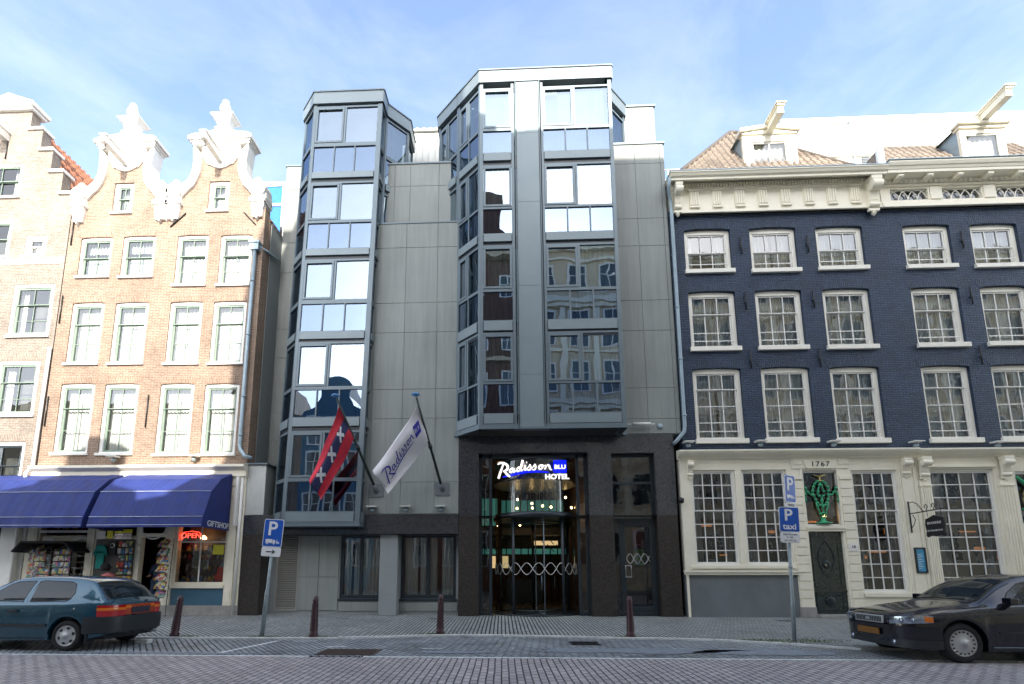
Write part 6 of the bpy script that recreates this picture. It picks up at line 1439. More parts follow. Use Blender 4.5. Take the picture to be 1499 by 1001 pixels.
class Car:
    def __init__(s, P, x0, yc): s.P = P; s.x0 = x0; s.yc = yc
    def g(s, k, v): return interp(s.P[k], v)
    def section(s, t):
        P = s.P; w, zt, zb, wr = s.g('w', t), s.g('ztop', t), s.g('belt', t), s.g('wr', t); sill = s.g('sill', t); bot = sill
        for sw in P['wheels']:
            if abs(t - sw) < P['Ra']: bot = max(bot, P['zw'] + math.sqrt(P['Ra'] ** 2 - (t - sw) ** 2))
        zb = min(zb, zt - .015); mid = max((sill + zb) / 2 + .05, bot + .06); low = max(sill + .12, bot + .025); low = min(low, mid - .02)
        fl = .03 if bot > sill + .02 else 0
        up = max(zt - .06, zb + .006)
        pts = [(0, bot), (w * .90, bot), (w * .965 + fl * .5, bot + .008), (w * .985 + fl * .6, low), (w + fl * .3, mid), (w * .992, mid + (zb - mid) * .6), (w * .97, zb - .02), (w * .945, zb)]
        k = (up - zb)
        for f in (.25, .5, .75): pts.append((w * .945 + (wr - w * .945) * (f ** 1.15), zb + k * f))
        pts += [(wr, up), (wr * .95, zt - .025), (wr * .82, zt - .003), (wr * .5, zt + .012), (0, zt + .018)]
        return pts
    def side_y(s, t, z):
        p = s.section(t)[2:12]
        for (a, b), (c, d) in zip(p, p[1:]):
            if b <= z <= d and d > b: return a + (c - a) * (z - b) / (d - b)
        return p[0][0] if z < p[0][1] else p[-1][0]
    def top_z(s, t, y):
        p = s.section(t)[7:]; y = abs(y)
        for (a, b), (c, d) in zip(p, p[1:]):
            if c <= y <= a and a > c: return b + (d - b) * (a - y) / (a - c)
        return p[0][1]
    def W(s, t, y, z): return (s.x0 + t, s.yc + y, z)
    def body(s, parent, mat):
        L = s.P['L']; st = set([0, L]); t = 0
        while t < L: st.add(round(t, 4)); t += .07
        for sw in s.P['wheels']:
            for k in range(17): st.add(round(sw + s.P['Ra'] * .9995 * math.cos(math.pi * k / 16), 4))
        for e in (.015, .04): st.add(e); st.add(L - e)
        st = sorted(x for x in st if 0 <= x <= L); m = MB(); prev = None
        for t in st:
            sec = s.section(t); ring = [m.pt(s.W(t, -a, b)) for a, b in sec] + [m.pt(s.W(t, a, b)) for a, b in sec[-2:0:-1]]
            if prev:
                n = len(ring)
                for k in range(n): m.fid([prev[k], ring[k], ring[(k + 1) % n], prev[(k + 1) % n]], smooth=True)
            else: first = ring
            prev = ring
        m.fid(first); m.fid(prev[::-1])
        o = m.build('body', mat, parent, recalc=True)
        try:
            o.data.polygons.foreach_set('use_smooth', [True] * len(o.data.polygons)); 
            md = o.modifiers.new('Edge', 'EDGE_SPLIT'); md.split_angle = R(38)
        except Exception: pass
        return o
    def side_patch(s, m, poly, off=.006, sides=(-1, 1), n=1):
        """polygon in (s, z) laid on the flank"""
        P = []
        for i, (a, b) in enumerate(poly):
            c, d = poly[(i + 1) % len(poly)]; k = max(1, int(math.hypot(c - a, d - b) / .05))
            for j in range(k): P.append((a + (c - a) * j / k, b + (d - b) * j / k))
        # fill rows between lower and upper chains
        zs = [p[1] for p in P]; z0, z1 = min(zs), max(zs); rows = max(2, int((z1 - z0) / .035)); prev = None
        for r in range(rows + 1):
            z = z0 + (z1 - z0) * min(max(r / rows, .001), .999); xs = []
            for i in range(len(poly)):
                (a, b), (c, d) = poly[i], poly[(i + 1) % len(poly)]
                if (b - z) * (d - z) <= 0 and b != d: xs.append(a + (c - a) * (z - b) / (d - b))
            if len(xs) < 2: continue
            cur = (min(xs), max(xs), z)
            if prev:
                K = max(2, int((cur[1] - cur[0]) / .12))
                for sd in sides:
                    for j in range(K):
                        q = []
                        for (A, jj) in ((prev, j), (prev, j + 1), (cur, j + 1), (cur, j)):
                            t = A[0] + (A[1] - A[0]) * jj / K; q.append(s.W(t, sd * (s.side_y(t, A[2]) + off), A[2]))
                        m.face(q if sd < 0 else q[::-1], smooth=True)
            prev = cur
    def seam(s, m, pts, sides=(-1, 1), w=.006, off=.003):
        for sd in sides: m.tube([s.W(t, sd * (s.side_y(t, z) - .001), z) for t, z in pts], w, 4)
    def wrap(s, m, path, z0, z1, off, sides=(-1, 1), taper=0):
        """band following the plan outline: path of (s, y)"""
        P = s.offset(path, off)
        f0 = z0 if callable(z0) else (lambda u: z0); f1 = z1 if callable(z1) else (lambda u: z1)
        for sd in sides:
            n = len(P); A = [m.pt(s.W(t, sd * y, f0(i / (n - 1)))) for i, (t, y) in enumerate(P)]; Mi = [m.pt(s.W(t, sd * y, .5 * (f0(i / (n - 1)) + f1(i / (n - 1))))) for i, (t, y) in enumerate(s.offset(path, off * 1.25 + .004))]; B_ = [m.pt(s.W(t, sd * y, f1(i / (n - 1)))) for i, (t, y) in enumerate(P)]
            for i in range(n - 1):
                for a, b in ((A, Mi), (Mi, B_)):
                    q = [a[i], a[i + 1], b[i + 1], b[i]]; m.fid(q if sd > 0 else q[::-1], smooth=True)
    def offset(s, path, off):
        """smooth the plan path and push it outwards (away from the car's middle)"""
        P = [Vector(p) for p in path]; Q = []
        for i in range(len(P) - 1):
            a, b, c, d = P[max(i - 1, 0)], P[i], P[i + 1], P[min(i + 2, len(P) - 1)]
            for k in range(5):
                t = k / 5; Q.append(.5 * ((2 * b) + (c - a) * t + (2 * a - 5 * b + 4 * c - d) * t * t + (3 * b - a - 3 * c + d) * t ** 3))
        Q.append(P[-1]); out = []
        for i, q in enumerate(Q):
            d = (Q[min(i + 1, len(Q) - 1)] - Q[max(i - 1, 0)]).normalized(); n = Vector((-d.y, d.x))
            if n.dot(q - Vector((s.P['L'] / 2, 0))) < 0: n = -n
            out.append(tuple(q + n * off))
        return out
    def wheel(s, parent, sw, sd, r, w, rim, holes, kind):
        cx, cy, cz = s.x0 + sw, s.yc + sd * (s.g('w', sw) - .10), r
        M = Matrix.Translation((cx, cy, cz)) @ (Matrix.Rotation(math.pi, 4, 'Z') if sd > 0 else Matrix.Identity(4))
        hub = MB(M); hub.lathe([(.03, -.0), (rim * .9, -.0), (rim * .9, w * .8), (.03, w * .8)], (0, -.02, 0), 24, 'y'); wh = hub.build('wheel', 'iron', parent)
        m = MB(M); m.lathe([(rim * .93, .06), (rim, -.065), (rim * 1.08, -.085), (r * .93, -.08), (r * .985, -.055), (r, -.02), (r, w - .09), (r * .97, w - .06), (rim, w - .05)], (0, 0, 0), 40, 'y'); m.build('tyre', 'tyre', wh)
        m = MB(M); m.lathe([(rim * 1.02, -.03), (rim * 1.01, -.078), (rim * .95, -.066), (rim * .8, -.06), (rim * .45, -.078), (rim * .2, -.086), (rim * .18, -.095), (.001, -.097)], (0, 0, 0), 36, 'y')
        m.mat = 1
        for k in range(holes):
            a = 2 * math.pi * k / holes + .3; rr = rim * (.72 if kind == 'oval' else .84); hw, hh = (.022, .032) if kind == 'oval' else (.012, .020)
            c_, s_ = math.cos(a), math.sin(a); P = []
            for j in range(8):
                b = 2 * math.pi * j / 8; u, v = hh * math.cos(b) * (1 if kind == 'oval' else 1), hw * math.sin(b); P.append((c_ * (rr) - s_ * u + c_ * v, s_ * rr + c_ * u + s_ * v) if kind == 'oval' else (c_ * (rr + u * .8) - s_ * v, s_ * (rr + u * .8) + c_ * v))
            yy = -.0735 if kind == 'oval' else -.0745; m.prism(P, yy, yy + .012)
        m.build('rim', ['hubcap', 'iron'], wh)
plain('tyre', (.018, .018, .019), .8, var=.2, bump=.2); plain('hubcap', (.50, .51, .51), .35, metal=.4, var=.05)
plain('car_teal', (.008, .072, .115), .2, metal=.45, coat=1, var=.05); plain('car_black', (.003, .004, .009), .12, metal=0, coat=.6, var=.03)
plain('car_glass', (.010, .016, .02), .02, spec=.45, var=.3, scale=5); plain('car_plastic', (.020, .024, .028), .5); plain('light_red', (.45, .008, .01), .08, coat=1); plain('light_orange', (.75, .18, .01), .08, coat=1)
plain('light_clear', (.40, .46, .54), .1, metal=.8, coat=1, var=.5, scale=22); plain('plate_amber', (.20, .09, .02), .45); plain('plate_grey', (.035, .035, .05), .4); plain('rust_band', (.40, .05, .012), .2, coat=.8)
# --- teal hatchback, tail towards the right
PA = dict(L=4.1, wheels=(.78, 3.30), Ra=.345, zw=.29,
    w=[(0, .62), (.05, .70), (.18, .78), (.5, .82), (1.2, .84), (3.0, .845), (3.5, .83), (3.8, .79), (3.95, .74), (4.05, .66), (4.1, .55)],
    ztop=[(0, .60), (.06, .70), (.2, .76), (.8, .86), (1.08, .91), (1.2, .95), (1.75, 1.30), (2.0, 1.385), (2.4, 1.42), (2.9, 1.415), (3.3, 1.385), (3.52, 1.345), (3.62, 1.29), (3.93, .98), (4.0, .92), (4.07, .88), (4.1, .84)],
    belt=[(0, .58), (.06, .66), (.3, .72), (1.0, .84), (1.3, .88), (2.5, .905), (3.9, .93), (4.0, .90), (4.1, .80)],
    wr=[(0, .5), (.3, .66), (1.1, .70), (1.3, .69), (1.9, .58), (2.4, .565), (3.2, .575), (3.6, .62), (3.85, .70), (4.0, .70), (4.1, .60)],
    sill=[(0, .30), (.15, .22), (.5, .19), (3.6, .21), (3.9, .26), (4.1, .34)])
CA = thing('parked_car', (-9.7, -5.9, 0), 'teal hatchback parked in front of the gift shop with its tail to the right', 'car')
A = Car(PA, -11.72, -5.9); A.body(CA, 'car_teal')
for sd_ in (-1, 1):
    m = MB(); A.side_patch(m, [(1.42, .925), (2.33, .935), (2.36, 1.33), (2.0, 1.315), (1.86, 1.26)], sides=(sd_,)); wo_ = m.build('side_window', 'car_glass', CA)
    m = MB(); A.seam(m, [(1.42, .925), (2.33, .935), (2.36, 1.33), (2.0, 1.315), (1.86, 1.26)] + [(1.42, .925), (2.33, .935), (2.36, 1.33), (2.0, 1.315), (1.86, 1.26)][:1], sides=(sd_,), w=.011); m.build('window_seal', 'iron', wo_)
for sd_ in (-1, 1):
    m = MB(); A.side_patch(m, [(2.47, .935), (3.18, .945), (3.26, .98), (3.30, 1.10), (3.22, 1.27), (3.12, 1.31), (2.52, 1.335), (2.45, 1.3)], sides=(sd_,)); wo_ = m.build('side_window', 'car_glass', CA)
    m = MB(); A.seam(m, [(2.47, .935), (3.18, .945), (3.26, .98), (3.30, 1.10), (3.22, 1.27), (3.12, 1.31), (2.52, 1.335), (2.45, 1.3)] + [(2.47, .935), (3.18, .945), (3.26, .98), (3.30, 1.10), (3.22, 1.27), (3.12, 1.31), (2.52, 1.335), (2.45, 1.3)][:1], sides=(sd_,), w=.011); m.build('window_seal', 'iron', wo_)
m = MB(); m.grid(lambda u, v: A.W(3.60 + .34 * u, (v - .5) * 2 * (.56 + .10 * u), A.top_z(3.60 + .34 * u, (v - .5) * 2 * (.56 + .10 * u)) + .008), 6, 14); m.build('rear_window', 'car_glass', CA)
m = MB(); m.grid(lambda u, v: A.W(1.24 + .58 * u, (v - .5) * 2 * (.66 - .1 * u), A.top_z(1.24 + .58 * u, (v - .5) * 2 * (.66 - .1 * u)) + .008), 8, 14, flip=True); m.build('windscreen', 'car_glass', CA)
m = MB(); A.seam(m, [(2.41, .22), (2.41, .5), (2.41, .90)]); A.seam(m, [(2.41, .93), (2.42, 1.2), (2.45, 1.33)]); A.seam(m, [(1.25, .3), (1.25, .84)]); A.seam(m, [(3.62, .93), (3.68, .84), (3.72, .62)]); m.build('door_seam', 'car_plastic', CA)
m = MB(); A.side_patch(m, [(1.15, .46), (2.9, .46), (2.9, .51), (1.15, .51)], off=.016); A.side_patch(m, [(1.15, .235), (2.88, .235), (2.88, .25), (1.15, .25)], off=.012); m.build('side_trim', 'car_plastic', CA)
m = MB()
for sd in (-1, 1): y = sd * (A.side_y(2.22, .76) + .016); m.box(A.x0 + 2.1, A.x0 + 2.3, A.yc + y - .018, A.yc + y + .018, .745, .785)
m.build('door_handle', 'car_plastic', CA)
m = MB(); 
for t, z in ((3.42, .80),): m.lathe([(.001, -.004), (.018, -.002), (.018, .01)], A.W(t, -(A.side_y(t, z) + .006), z), 12, 'y')
m.build('fuel_lock', 'hubcap', CA)
corner = [(3.78, .795), (3.84, .780), (3.95, .742), (4.04, .675), (4.085, .60), (4.104, .52), (4.106, .40)]
tl = None
for sd in (-1, 1):
    m = MB(); A.wrap(m, corner[1:] , .645, .86, .012, sides=(sd,)); tl = m.build('tail_light', 'light_red', CA)
    m = MB(); A.wrap(m, corner[1:], .755, .81, .018, sides=(sd,)); m.build('indicator', 'light_orange', tl)
m = MB(); m.box(A.x0 + 4.10, A.x0 + 4.112, A.yc - .42, A.yc + .42, .655, .86); g1 = m.build('reflector_band', 'rust_band', CA)
m = MB(); m.box(A.x0 + 4.112, A.x0 + 4.118, A.yc - .42, A.yc - .25, .79, .84); m.box(A.x0 + 4.112, A.x0 + 4.118, A.yc + .30, A.yc + .42, .79, .84); m.build('indicator', 'light_orange', g1)
m = MB().box(A.x0 + 4.112, A.x0 + 4.124, A.yc - .24, A.yc + .28, .68, .80); m.build('number_plate', 'plate_grey', CA)
m = MB(); bp = [(3.62, .83), (3.80, .80), (3.95, .755), (4.06, .685), (4.13, .59), (4.165, .46), (4.18, .25), (4.185, 0)]
A.wrap(m, bp, .335, .64, .015)
for sd in (-1, 1):
    for (a, b), (c, d) in zip(bp, bp[1:]):
        q = [A.W(a, sd * (b + .015), .64), A.W(c, sd * (d + .015), .64), A.W(c - .08, sd * max(0, d - .05), .65), A.W(a, sd * max(0, b - .05), .65)]; m.face(q if sd > 0 else q[::-1])
        q = [A.W(a, sd * (b + .015), .335), A.W(c, sd * (d + .015), .335), A.W(c - .12, sd * max(0, d - .1), .28), A.W(a, sd * max(0, b - .1), .28)]; m.face(q[::-1] if sd > 0 else q)
m.build('bumper', 'car_plastic', CA)
m = MB().box(A.x0 + 4.05, A.x0 + 4.10, A.yc + .2, A.yc + .22, .9, .93); m.tube([A.W(4.0, .1, .95), A.W(3.9, -.02, 1.03), A.W(3.86, -.3, 1.07)], .009, 5); m.tube([A.W(3.92, -.42, 1.05), A.W(3.84, .0, 1.09)], .008, 5); m.build('wiper', 'iron', CA)
m = MB(); m.tube([A.W(3.9, .45, .27), A.W(4.18, .45, .26)], .03, 10); m.build('exhaust', 'galvanised', CA)
m = MB().box(A.x0 + .3, A.x0 + 3.95, A.yc - .66, A.yc + .66, .2, .62); m.build('underbody', 'iron', CA)
m = MB(); m.box(A.x0 + 3.69, A.x0 + 3.71, A.yc - .83, A.yc - .62, .15, .42); m.build('mud_flap', 'car_plastic', CA)
for sw in PA['wheels']:
    for sd in (-1, 1): A.wheel(CA, sw, sd, .29, .18, .195, 6, 'oval')
# --- black estate, nose towards the left
PB = dict(L=4.5, wheels=(.88, 3.5), Ra=.37, zw=.32,
    w=[(0, .40), (.03, .56), (.10, .68), (.22, .78), (.45, .84), (.9, .875), (2.0, .885), (4.0, .86), (4.4, .78), (4.5, .7)],
    ztop=[(0, .66), (.03, .72), (.10, .765), (.25, .81), (.6, .875), (1.0, .93), (1.22, .965), (1.34, 1.0), (1.8, 1.27), (2.05, 1.375), (2.3, 1.43), (2.8, 1.46), (3.6, 1.44), (4.1, 1.38), (4.4, 1.0), (4.5, .9)],
    belt=[(0, .60), (.05, .68), (.2, .74), (.6, .83), (1.2, .90), (1.6, .925), (3.0, .96), (4.3, 1.0), (4.5, .85)],
    wr=[(0, .36), (.1, .58), (.4, .66), (1.2, .70), (1.4, .69), (2.0, .60), (2.4, .575), (3.6, .57), (4.1, .58), (4.5, .5)],
    sill=[(0, .30), (.1, .22), (.3, .18), (4.0, .20), (4.5, .35)])
CB = thing('parked_car', (8.9, -6.5, 0), 'black estate car parked in front of the blue house with its nose to the left', 'car')
B = Car(PB, 6.84, -6.47); B.body(CB, 'car_black')
m = MB(); m.grid(lambda u, v: B.W(1.36 + .64 * u, (v - .5) * 2 * (.68 - .085 * u), B.top_z(1.36 + .64 * u, (v - .5) * 2 * (.68 - .085 * u)) + .008), 10, 16, flip=True); ws = m.build('windscreen', 'car_glass', CB)
m = MB(); m.box(B.x0 + 1.50, B.x0 + 1.6, B.yc - .52, B.yc - .44, 1.115, 1.118); m.tube([B.W(1.36, -.5, .995), B.W(1.40, -.2, 1.03), B.W(1.42, .1, 1.045)], .008, 5); m.tube([B.W(1.36, .1, 1.0), B.W(1.40, .4, 1.03), B.W(1.42, .6, 1.03)], .008, 5); m.build('wiper', 'iron', CB)
for sd_ in (-1, 1):
    m = MB(); B.side_patch(m, [(1.64, .95), (2.52, .965), (2.54, 1.36), (2.3, 1.35), (2.1, 1.30), (1.85, 1.15)], sides=(sd_,)); wo_ = m.build('side_window', 'car_glass', CB)
    m = MB(); B.seam(m, [(1.64, .95), (2.52, .965), (2.54, 1.36), (2.3, 1.35), (2.1, 1.30), (1.85, 1.15)] + [(1.64, .95), (2.52, .965), (2.54, 1.36), (2.3, 1.35), (2.1, 1.30), (1.85, 1.15)][:1], sides=(sd_,), w=.011); m.build('window_seal', 'iron', wo_)
for sd_ in (-1, 1):
    m = MB(); B.side_patch(m, [(2.62, .97), (3.5, .99), (3.5, 1.36), (2.64, 1.38)], sides=(sd_,)); wo_ = m.build('side_window', 'car_glass', CB)
    m = MB(); B.seam(m, [(2.62, .97), (3.5, .99), (3.5, 1.36), (2.64, 1.38)] + [(2.62, .97), (3.5, .99), (3.5, 1.36), (2.64, 1.38)][:1], sides=(sd_,), w=.011); m.build('window_seal', 'iron', wo_)
m = MB(); B.seam(m, [(1.40, .3), (1.42, .6), (1.38, .88)]); B.seam(m, [(2.58, .25), (2.58, .93)]); B.seam(m, [(.36, .80), (.9, .885), (1.3, .915)], w=.005); m.build('door_seam', 'iron', CB)
m = MB(); B.side_patch(m, [(1.45, .485), (4.0, .50), (4.0, .54), (1.45, .52)], off=.014); m.build('side_trim', 'car_plastic', CB)
m = MB(); B.side_patch(m, [(1.33, .255), (3.1, .255), (3.1, .272), (1.33, .272)], off=.012); m.build('sill_trim', 'zinc', CB)
m = MB()
for sd in (-1, 1): y = sd * (B.side_y(1.72, .98) + .10); m.box(B.x0 + 1.62, B.x0 + 1.74, B.yc + y - .09, B.yc + y + .09, .955, 1.075); m.box(B.x0 + 1.66, B.x0 + 1.74, B.yc + sd * B.side_y(1.72, .97) - .06, B.yc + sd * B.side_y(1.72, .97) + .06, .93, .97)
m.build('mirror', 'car_black', CB, bevel=.03)
nose = [(.0, .40), (.03, .56), (.10, .68), (.22, .78), (.45, .84)]
def nose_y(t): return B.g('w', t)
hl = [(.016, .46), (.03, .56), (.10, .68), (.20, .765), (.32, .812), (.44, .84)]
for sd in (-1, 1):
    m = MB(); B.wrap(m, hl, lambda u: .612 + .04 * u, lambda u: .722 + .075 * u - .03 * u ** 6, .006, sides=(sd,)); h = m.build('headlight', 'light_clear', CB, recalc=True)
    m = MB(); B.wrap(m, hl[4:], lambda u: .66, lambda u: .76 - .02 * u, .012, sides=(sd,)); m.build('indicator', 'light_orange', h, recalc=True)
    k = MB(); k.lathe([(.001, -.012), (.035, -.010), (.045, 0)], B.W(.06, sd * .64, .675), 14, 'x'); k.lathe([(.001, -.012), (.03, -.010), (.04, 0)], B.W(.17, sd * .765, .69), 14, 'x'); k.build('lamp_bowl', 'light_clear', h)
m = MB(); m.box(B.x0 - .018, B.x0 + .02, B.yc - .34, B.yc + .34, .60, .735); gr = m.build('grille', 'hubcap', CB, bevel=.012)
m = MB(); m.box(B.x0 - .022, B.x0 - .019, B.yc - .31, B.yc + .31, .622, .715); m.mat = 1
for k in range(16): y = B.yc - .29 + k * .0387; m.box(B.x0 - .026, B.x0 - .022, y - .003, y + .003, .622, .715)
m.box(B.x0 - .03, B.x0 - .026, B.yc - .045, B.yc + .045, .645, .69); m.build('grille_bars', ['car_plastic', 'hubcap'], gr)
m = MB(); np_ = [(-.02, 0), (-.015, .40), (.02, .58), (.09, .70), (.21, .80), (.44, .86), (.56, .868)]
B.wrap(m, [(a, b) for a, b in np_], .22, .36, -.02); m.build('lower_grille', 'car_plastic', CB, recalc=True)
m = MB(); B.wrap(m, np_, .37, .585, -.012); bu = m.build('bumper', 'car_black', CB, recalc=True)
m = MB(); B.wrap(m, np_, .52, .545, -.022); m.build('bumper_strip', 'car_plastic', bu)
m = MB().box(B.x0 - .05, B.x0 - .03, B.yc - .26, B.yc + .26, .40, .51); m.build('number_plate', 'plate_amber', CB)
m = MB(); m.lathe([(.001, -.03), (.04, -.02), (.045, 0)], B.W(.03, -.5, .30), 12, 'x'); m.lathe([(.001, -.03), (.04, -.02), (.045, 0)], B.W(.03, .5, .30), 12, 'x'); m.build('fog_light', 'light_clear', CB)
m = MB().box(B.x0 + .35, B.x0 + 4.3, B.yc - .68, B.yc + .68, .2, .68); m.build('underbody', 'iron', CB)
for sw in PB['wheels']:
    for sd in (-1, 1): B.wheel(CB, sw, sd, .325, .2, .215, 17, 'slot')
tag(solo(MB().box(-7.78, -7.52, -5.72, -5.55, .003, .09).build('paving_block', 'kerb_stone', bevel=.008)), 'loose pale paving block lying behind the teal car near the kerb', 'paving block')

# ============================================================ PERSON IN THE SHOP DOOR
plain('skin', (.42, .23, .16), .55, var=.05); plain('hair_brown', (.05, .03, .02), .7, var=.3); plain('jacket_navy', (.03, .05, .10), .8, var=.25, scale=8); plain('jeans', (.035, .06, .12), .85, var=.25, scale=8)
PE = thing('person', (-11.86, .42, .12), 'person in a dark jacket and blue jeans standing in the gift shop doorway', 'person')
MB().box(-12.27, -11.42, .10, 1.6, .12, .30).build('door_step', 'stone_plinth', BH)
def skinned(name, joints, edges, parent, mats, sub=2, root=0):
    me = bpy.data.meshes.new(name); off = OFF[parent.name]; me.from_pydata([tuple(Vector(j[:3]) - off) for j in joints], edges, [])
    o = bpy.data.objects.new(name, me); COL.objects.link(o); o.parent = parent; OFF[o.name] = off
    o.modifiers.new('Skin', 'SKIN'); me.skin_vertices if me.skin_vertices else None
    if not me.skin_vertices: me.attributes.new('skin', 'FLOAT', 'POINT')
    for i, j in enumerate(joints):
        r = j[3]; me.skin_vertices[0].data[i].radius = (r, r) if not isinstance(r, tuple) else r
        me.skin_vertices[0].data[i].use_root = (i == root)
    s = o.modifiers.new('Sub', 'SUBSURF'); s.levels = sub; s.render_levels = sub; me.materials.append(MATS[mats])
    for md in o.modifiers:
        if md.type == 'SKIN': md.use_smooth_shade = True
    return o
px, py, pz = -11.86, .42, .30
J = [(0, 0, .95, .13), (0, .0, 1.15, .12), (0, 0, 1.38, .13), (0, -.01, 1.50, .055), (0, -.02, 1.58, .06), (0, -.03, 1.68, .095), (0, -.03, 1.76, .06),
     (-.19, 0, 1.42, .06), (-.25, .0, 1.15, .048), (-.12, -.22, 1.08, .036), (-.09, -.27, 1.09, .028), (.19, 0, 1.42, .06), (.26, .0, 1.15, .048), (.2, -.2, 1.02, .036), (.18, -.26, 1.03, .028),
     (-.1, 0, .88, .095), (-.11, -.03, .48, .062), (-.11, .02, .08, .042), (-.12, -.14, .035, .035), (.1, 0, .88, .095), (.12, -.02, .48, .062), (.12, .04, .08, .042), (.13, -.12, .035, .035)]
E_ = [(0, 1), (1, 2), (2, 3), (3, 4), (4, 5), (5, 6), (2, 7), (7, 8), (8, 9), (9, 10), (2, 11), (11, 12), (12, 13), (13, 14), (0, 15), (15, 16), (16, 17), (17, 18), (0, 19), (19, 20), (20, 21), (21, 22)]
for hb, sx_ in ((10, 1), (14, -1)):     # five fingers rooted in each palm
    bx, by_, bz = J[hb][:3]
    for f, (dx, l) in enumerate(((-.024, .07), (-.008, .08), (.008, .076), (.024, .06))):
        i = len(J); J.append((bx + dx, by_ - .045, bz, .0095)); J.append((bx + dx, by_ - .045 - l * .5, bz - .012, .0085)); J.append((bx + dx, by_ - .045 - l, bz - .04, .0075)); E_ += [(hb, i), (i, i + 1), (i + 1, i + 2)]
    i = len(J); J.append((bx + sx_ * .035, by_ - .01, bz + .012, .011)); J.append((bx + sx_ * .05, by_ - .05, bz + .01, .009)); E_ += [(hb, i), (i, i + 1)]
bd_ = skinned('body', [(px + a, py + b, pz + c, r) for a, b, c, r in J], E_, PE, 'skin')
J2 = [(0, 0, .93, .15), (0, 0, 1.15, .145), (0, 0, 1.38, .155), (0, 0, 1.47, .08), (-.19, 0, 1.42, .075), (-.25, 0, 1.15, .062), (-.14, -.19, 1.08, .05), (.19, 0, 1.42, .075), (.26, 0, 1.15, .062), (.2, -.17, 1.03, .05)]
skinned('jacket', [(px + a, py + b, pz + c, r) for a, b, c, r in J2], [(0, 1), (1, 2), (2, 3), (2, 4), (4, 5), (5, 6), (2, 7), (7, 8), (8, 9)], PE, 'jacket_navy')
J3 = [(0, 0, .95, .14), (-.1, 0, .86, .11), (-.11, -.03, .48, .078), (-.11, .02, .12, .06), (.1, 0, .86, .11), (.12, -.02, .48, .078), (.12, .04, .12, .06)]
skinned('jeans', [(px + a, py + b, pz + c, r) for a, b, c, r in J3], [(0, 1), (1, 2), (2, 3), (0, 4), (4, 5), (5, 6)], PE, 'jeans')
J4 = [(0, .0, 1.72, .10), (0, .03, 1.66, .085), (0, .045, 1.57, .05)]
skinned('hair', [(px + a, py + b, pz + c, r) for a, b, c, r in J4], [(0, 1), (1, 2)], PE, 'hair_brown')
m = MB()
for sd in (-1, 1): m.lathe([(.001, -.008), (.012, -.004), (.014, .004)], (px + sd * .035, py - .115, pz + 1.685), 8, 'y'); m.lathe([(.001, -.012), (.022, 0), (.001, .012)], (px + sd * .092, py - .02, pz + 1.67), 8, 'x')
m.lathe([(.008, .03), (.016, -.01), (.004, -.02)], (px, py - .125, pz + 1.66), 8); m.box(px - .025, px + .025, py - .122, py - .11, pz + 1.625, pz + 1.632); m.build('face', 'skin', PE)
# ============================================================ ACROSS THE STREET (behind the camera; seen in the glass, shading the street)
YO = -19.8
def opposite(name, label, poly, wins, mat, trim='white_window', depth=8, arch=False):
    t = thing(name, ((poly[0][0] + poly[1][0]) / 2, YO - .2, ZP), label, 'building')
    m = MB().prism(poly, YO - depth, YO - .001); m.build('wall', mat, t)
    ref = None
    for (x, z, w, h) in wins:
        if ref is None or ref[1:] != (w, h):
            m = MB(); a = 'white'
            m.prism(rect(x - w / 2 - .12, x + w / 2 + .12, z - .1, z + h + .12), YO, YO + .07, [rect(x - w / 2, x + w / 2, z, z + h)])
            m.box(x - .03, x + .03, YO + .01, YO + .05, z, z + h); m.box(x - w / 2, x + w / 2, YO + .01, YO + .05, z + h * .62, z + h * .62 + .06)
            W0 = m.build('window', trim, t); g = MB(); g.face([(x + w / 2, YO + .02, z), (x - w / 2, YO + .02, z), (x - w / 2, YO + .02, z + h), (x + w / 2, YO + .02, z + h)]); P0 = g.build('pane', 'window_dark', W0)
            ref = (W0, w, h); ref0 = (x, z)
        else:
            c = copy_tree(ref[0]); c.parent = t; c.location = (x - ref0[0], 0, z - ref0[1])
    return t
plain('window_dark', (.03, .045, .055), .05, spec=.9); plain('sandstone', (.60, .50, .36), .75, var=.1, scale=1.5); plain('slate', (.10, .11, .13), .5); plain('blue_render', (.06, .15, .23), .6)
ww = lambda xs, zs, w, h: [(x, z, w, h) for z in zs for x in xs]
opposite('corner_building', 'tall sandstone building across the street, right of the red brick block', [(1.4, ZP), (62, ZP), (62, 26.7), (2.4, 26.7), (2.4, 26.4), (1.4, 26.4)], ww([3.4 + 2.4 * k for k in range(24)], (18.2,), 1.2, 2.6) + ww([3.4 + 2.4 * k for k in range(24)], (2.2, 6.6, 10.8, 14.6, 22.4), 1.2, 2.2), 'sandstone')
cb = [o for o in COL.objects if o.name.startswith('corner_building')][0]
m = MB()
for z, d in ((5.6, .3), (13.6, .35), (21.4, .5), (26.0, .6)): m.box(1.4, 62, YO, YO + d, z, z + .35); m.box(1.4, 62, YO, YO + d * .6, z - .3, z)
for k in range(26): m.box(2.0 + k * 2.4, 2.5 + k * 2.4, YO, YO + .22, 5.9, 13.3); m.box(2.05 + k * 2.4, 2.45 + k * 2.4, YO, YO + .18, 13.9, 21.2)
for z in (9.9, 17.6, 24.9): m.box(1.4, 62, YO, YO + .12, z, z + .18)
m.build('cornice', 'cream_paint', cb)
opposite('brick_block', 'tall red brick block across the street with round and narrow windows', [(-7.4, ZP), (1.396, ZP), (1.396, 27.2), (.2, 27.8), (.2, 31.0), (-5.0, 31.5), (-5.8, 28.6), (-7.4, 24.0)], ww([-6.3, -3.9, -1.6, .5], (2.0, 6.2, 13.6), .9, 2.6) + ww([-6.3, -3.9, -1.6, .5], (9.6,), .9, 2.4) + ww([-3.9, -1.6, .5], (18, 22.4), .8, 1.3), 'brick_red')
bb = [o for o in COL.objects if o.name.startswith('brick_block')][0]
m = MB()
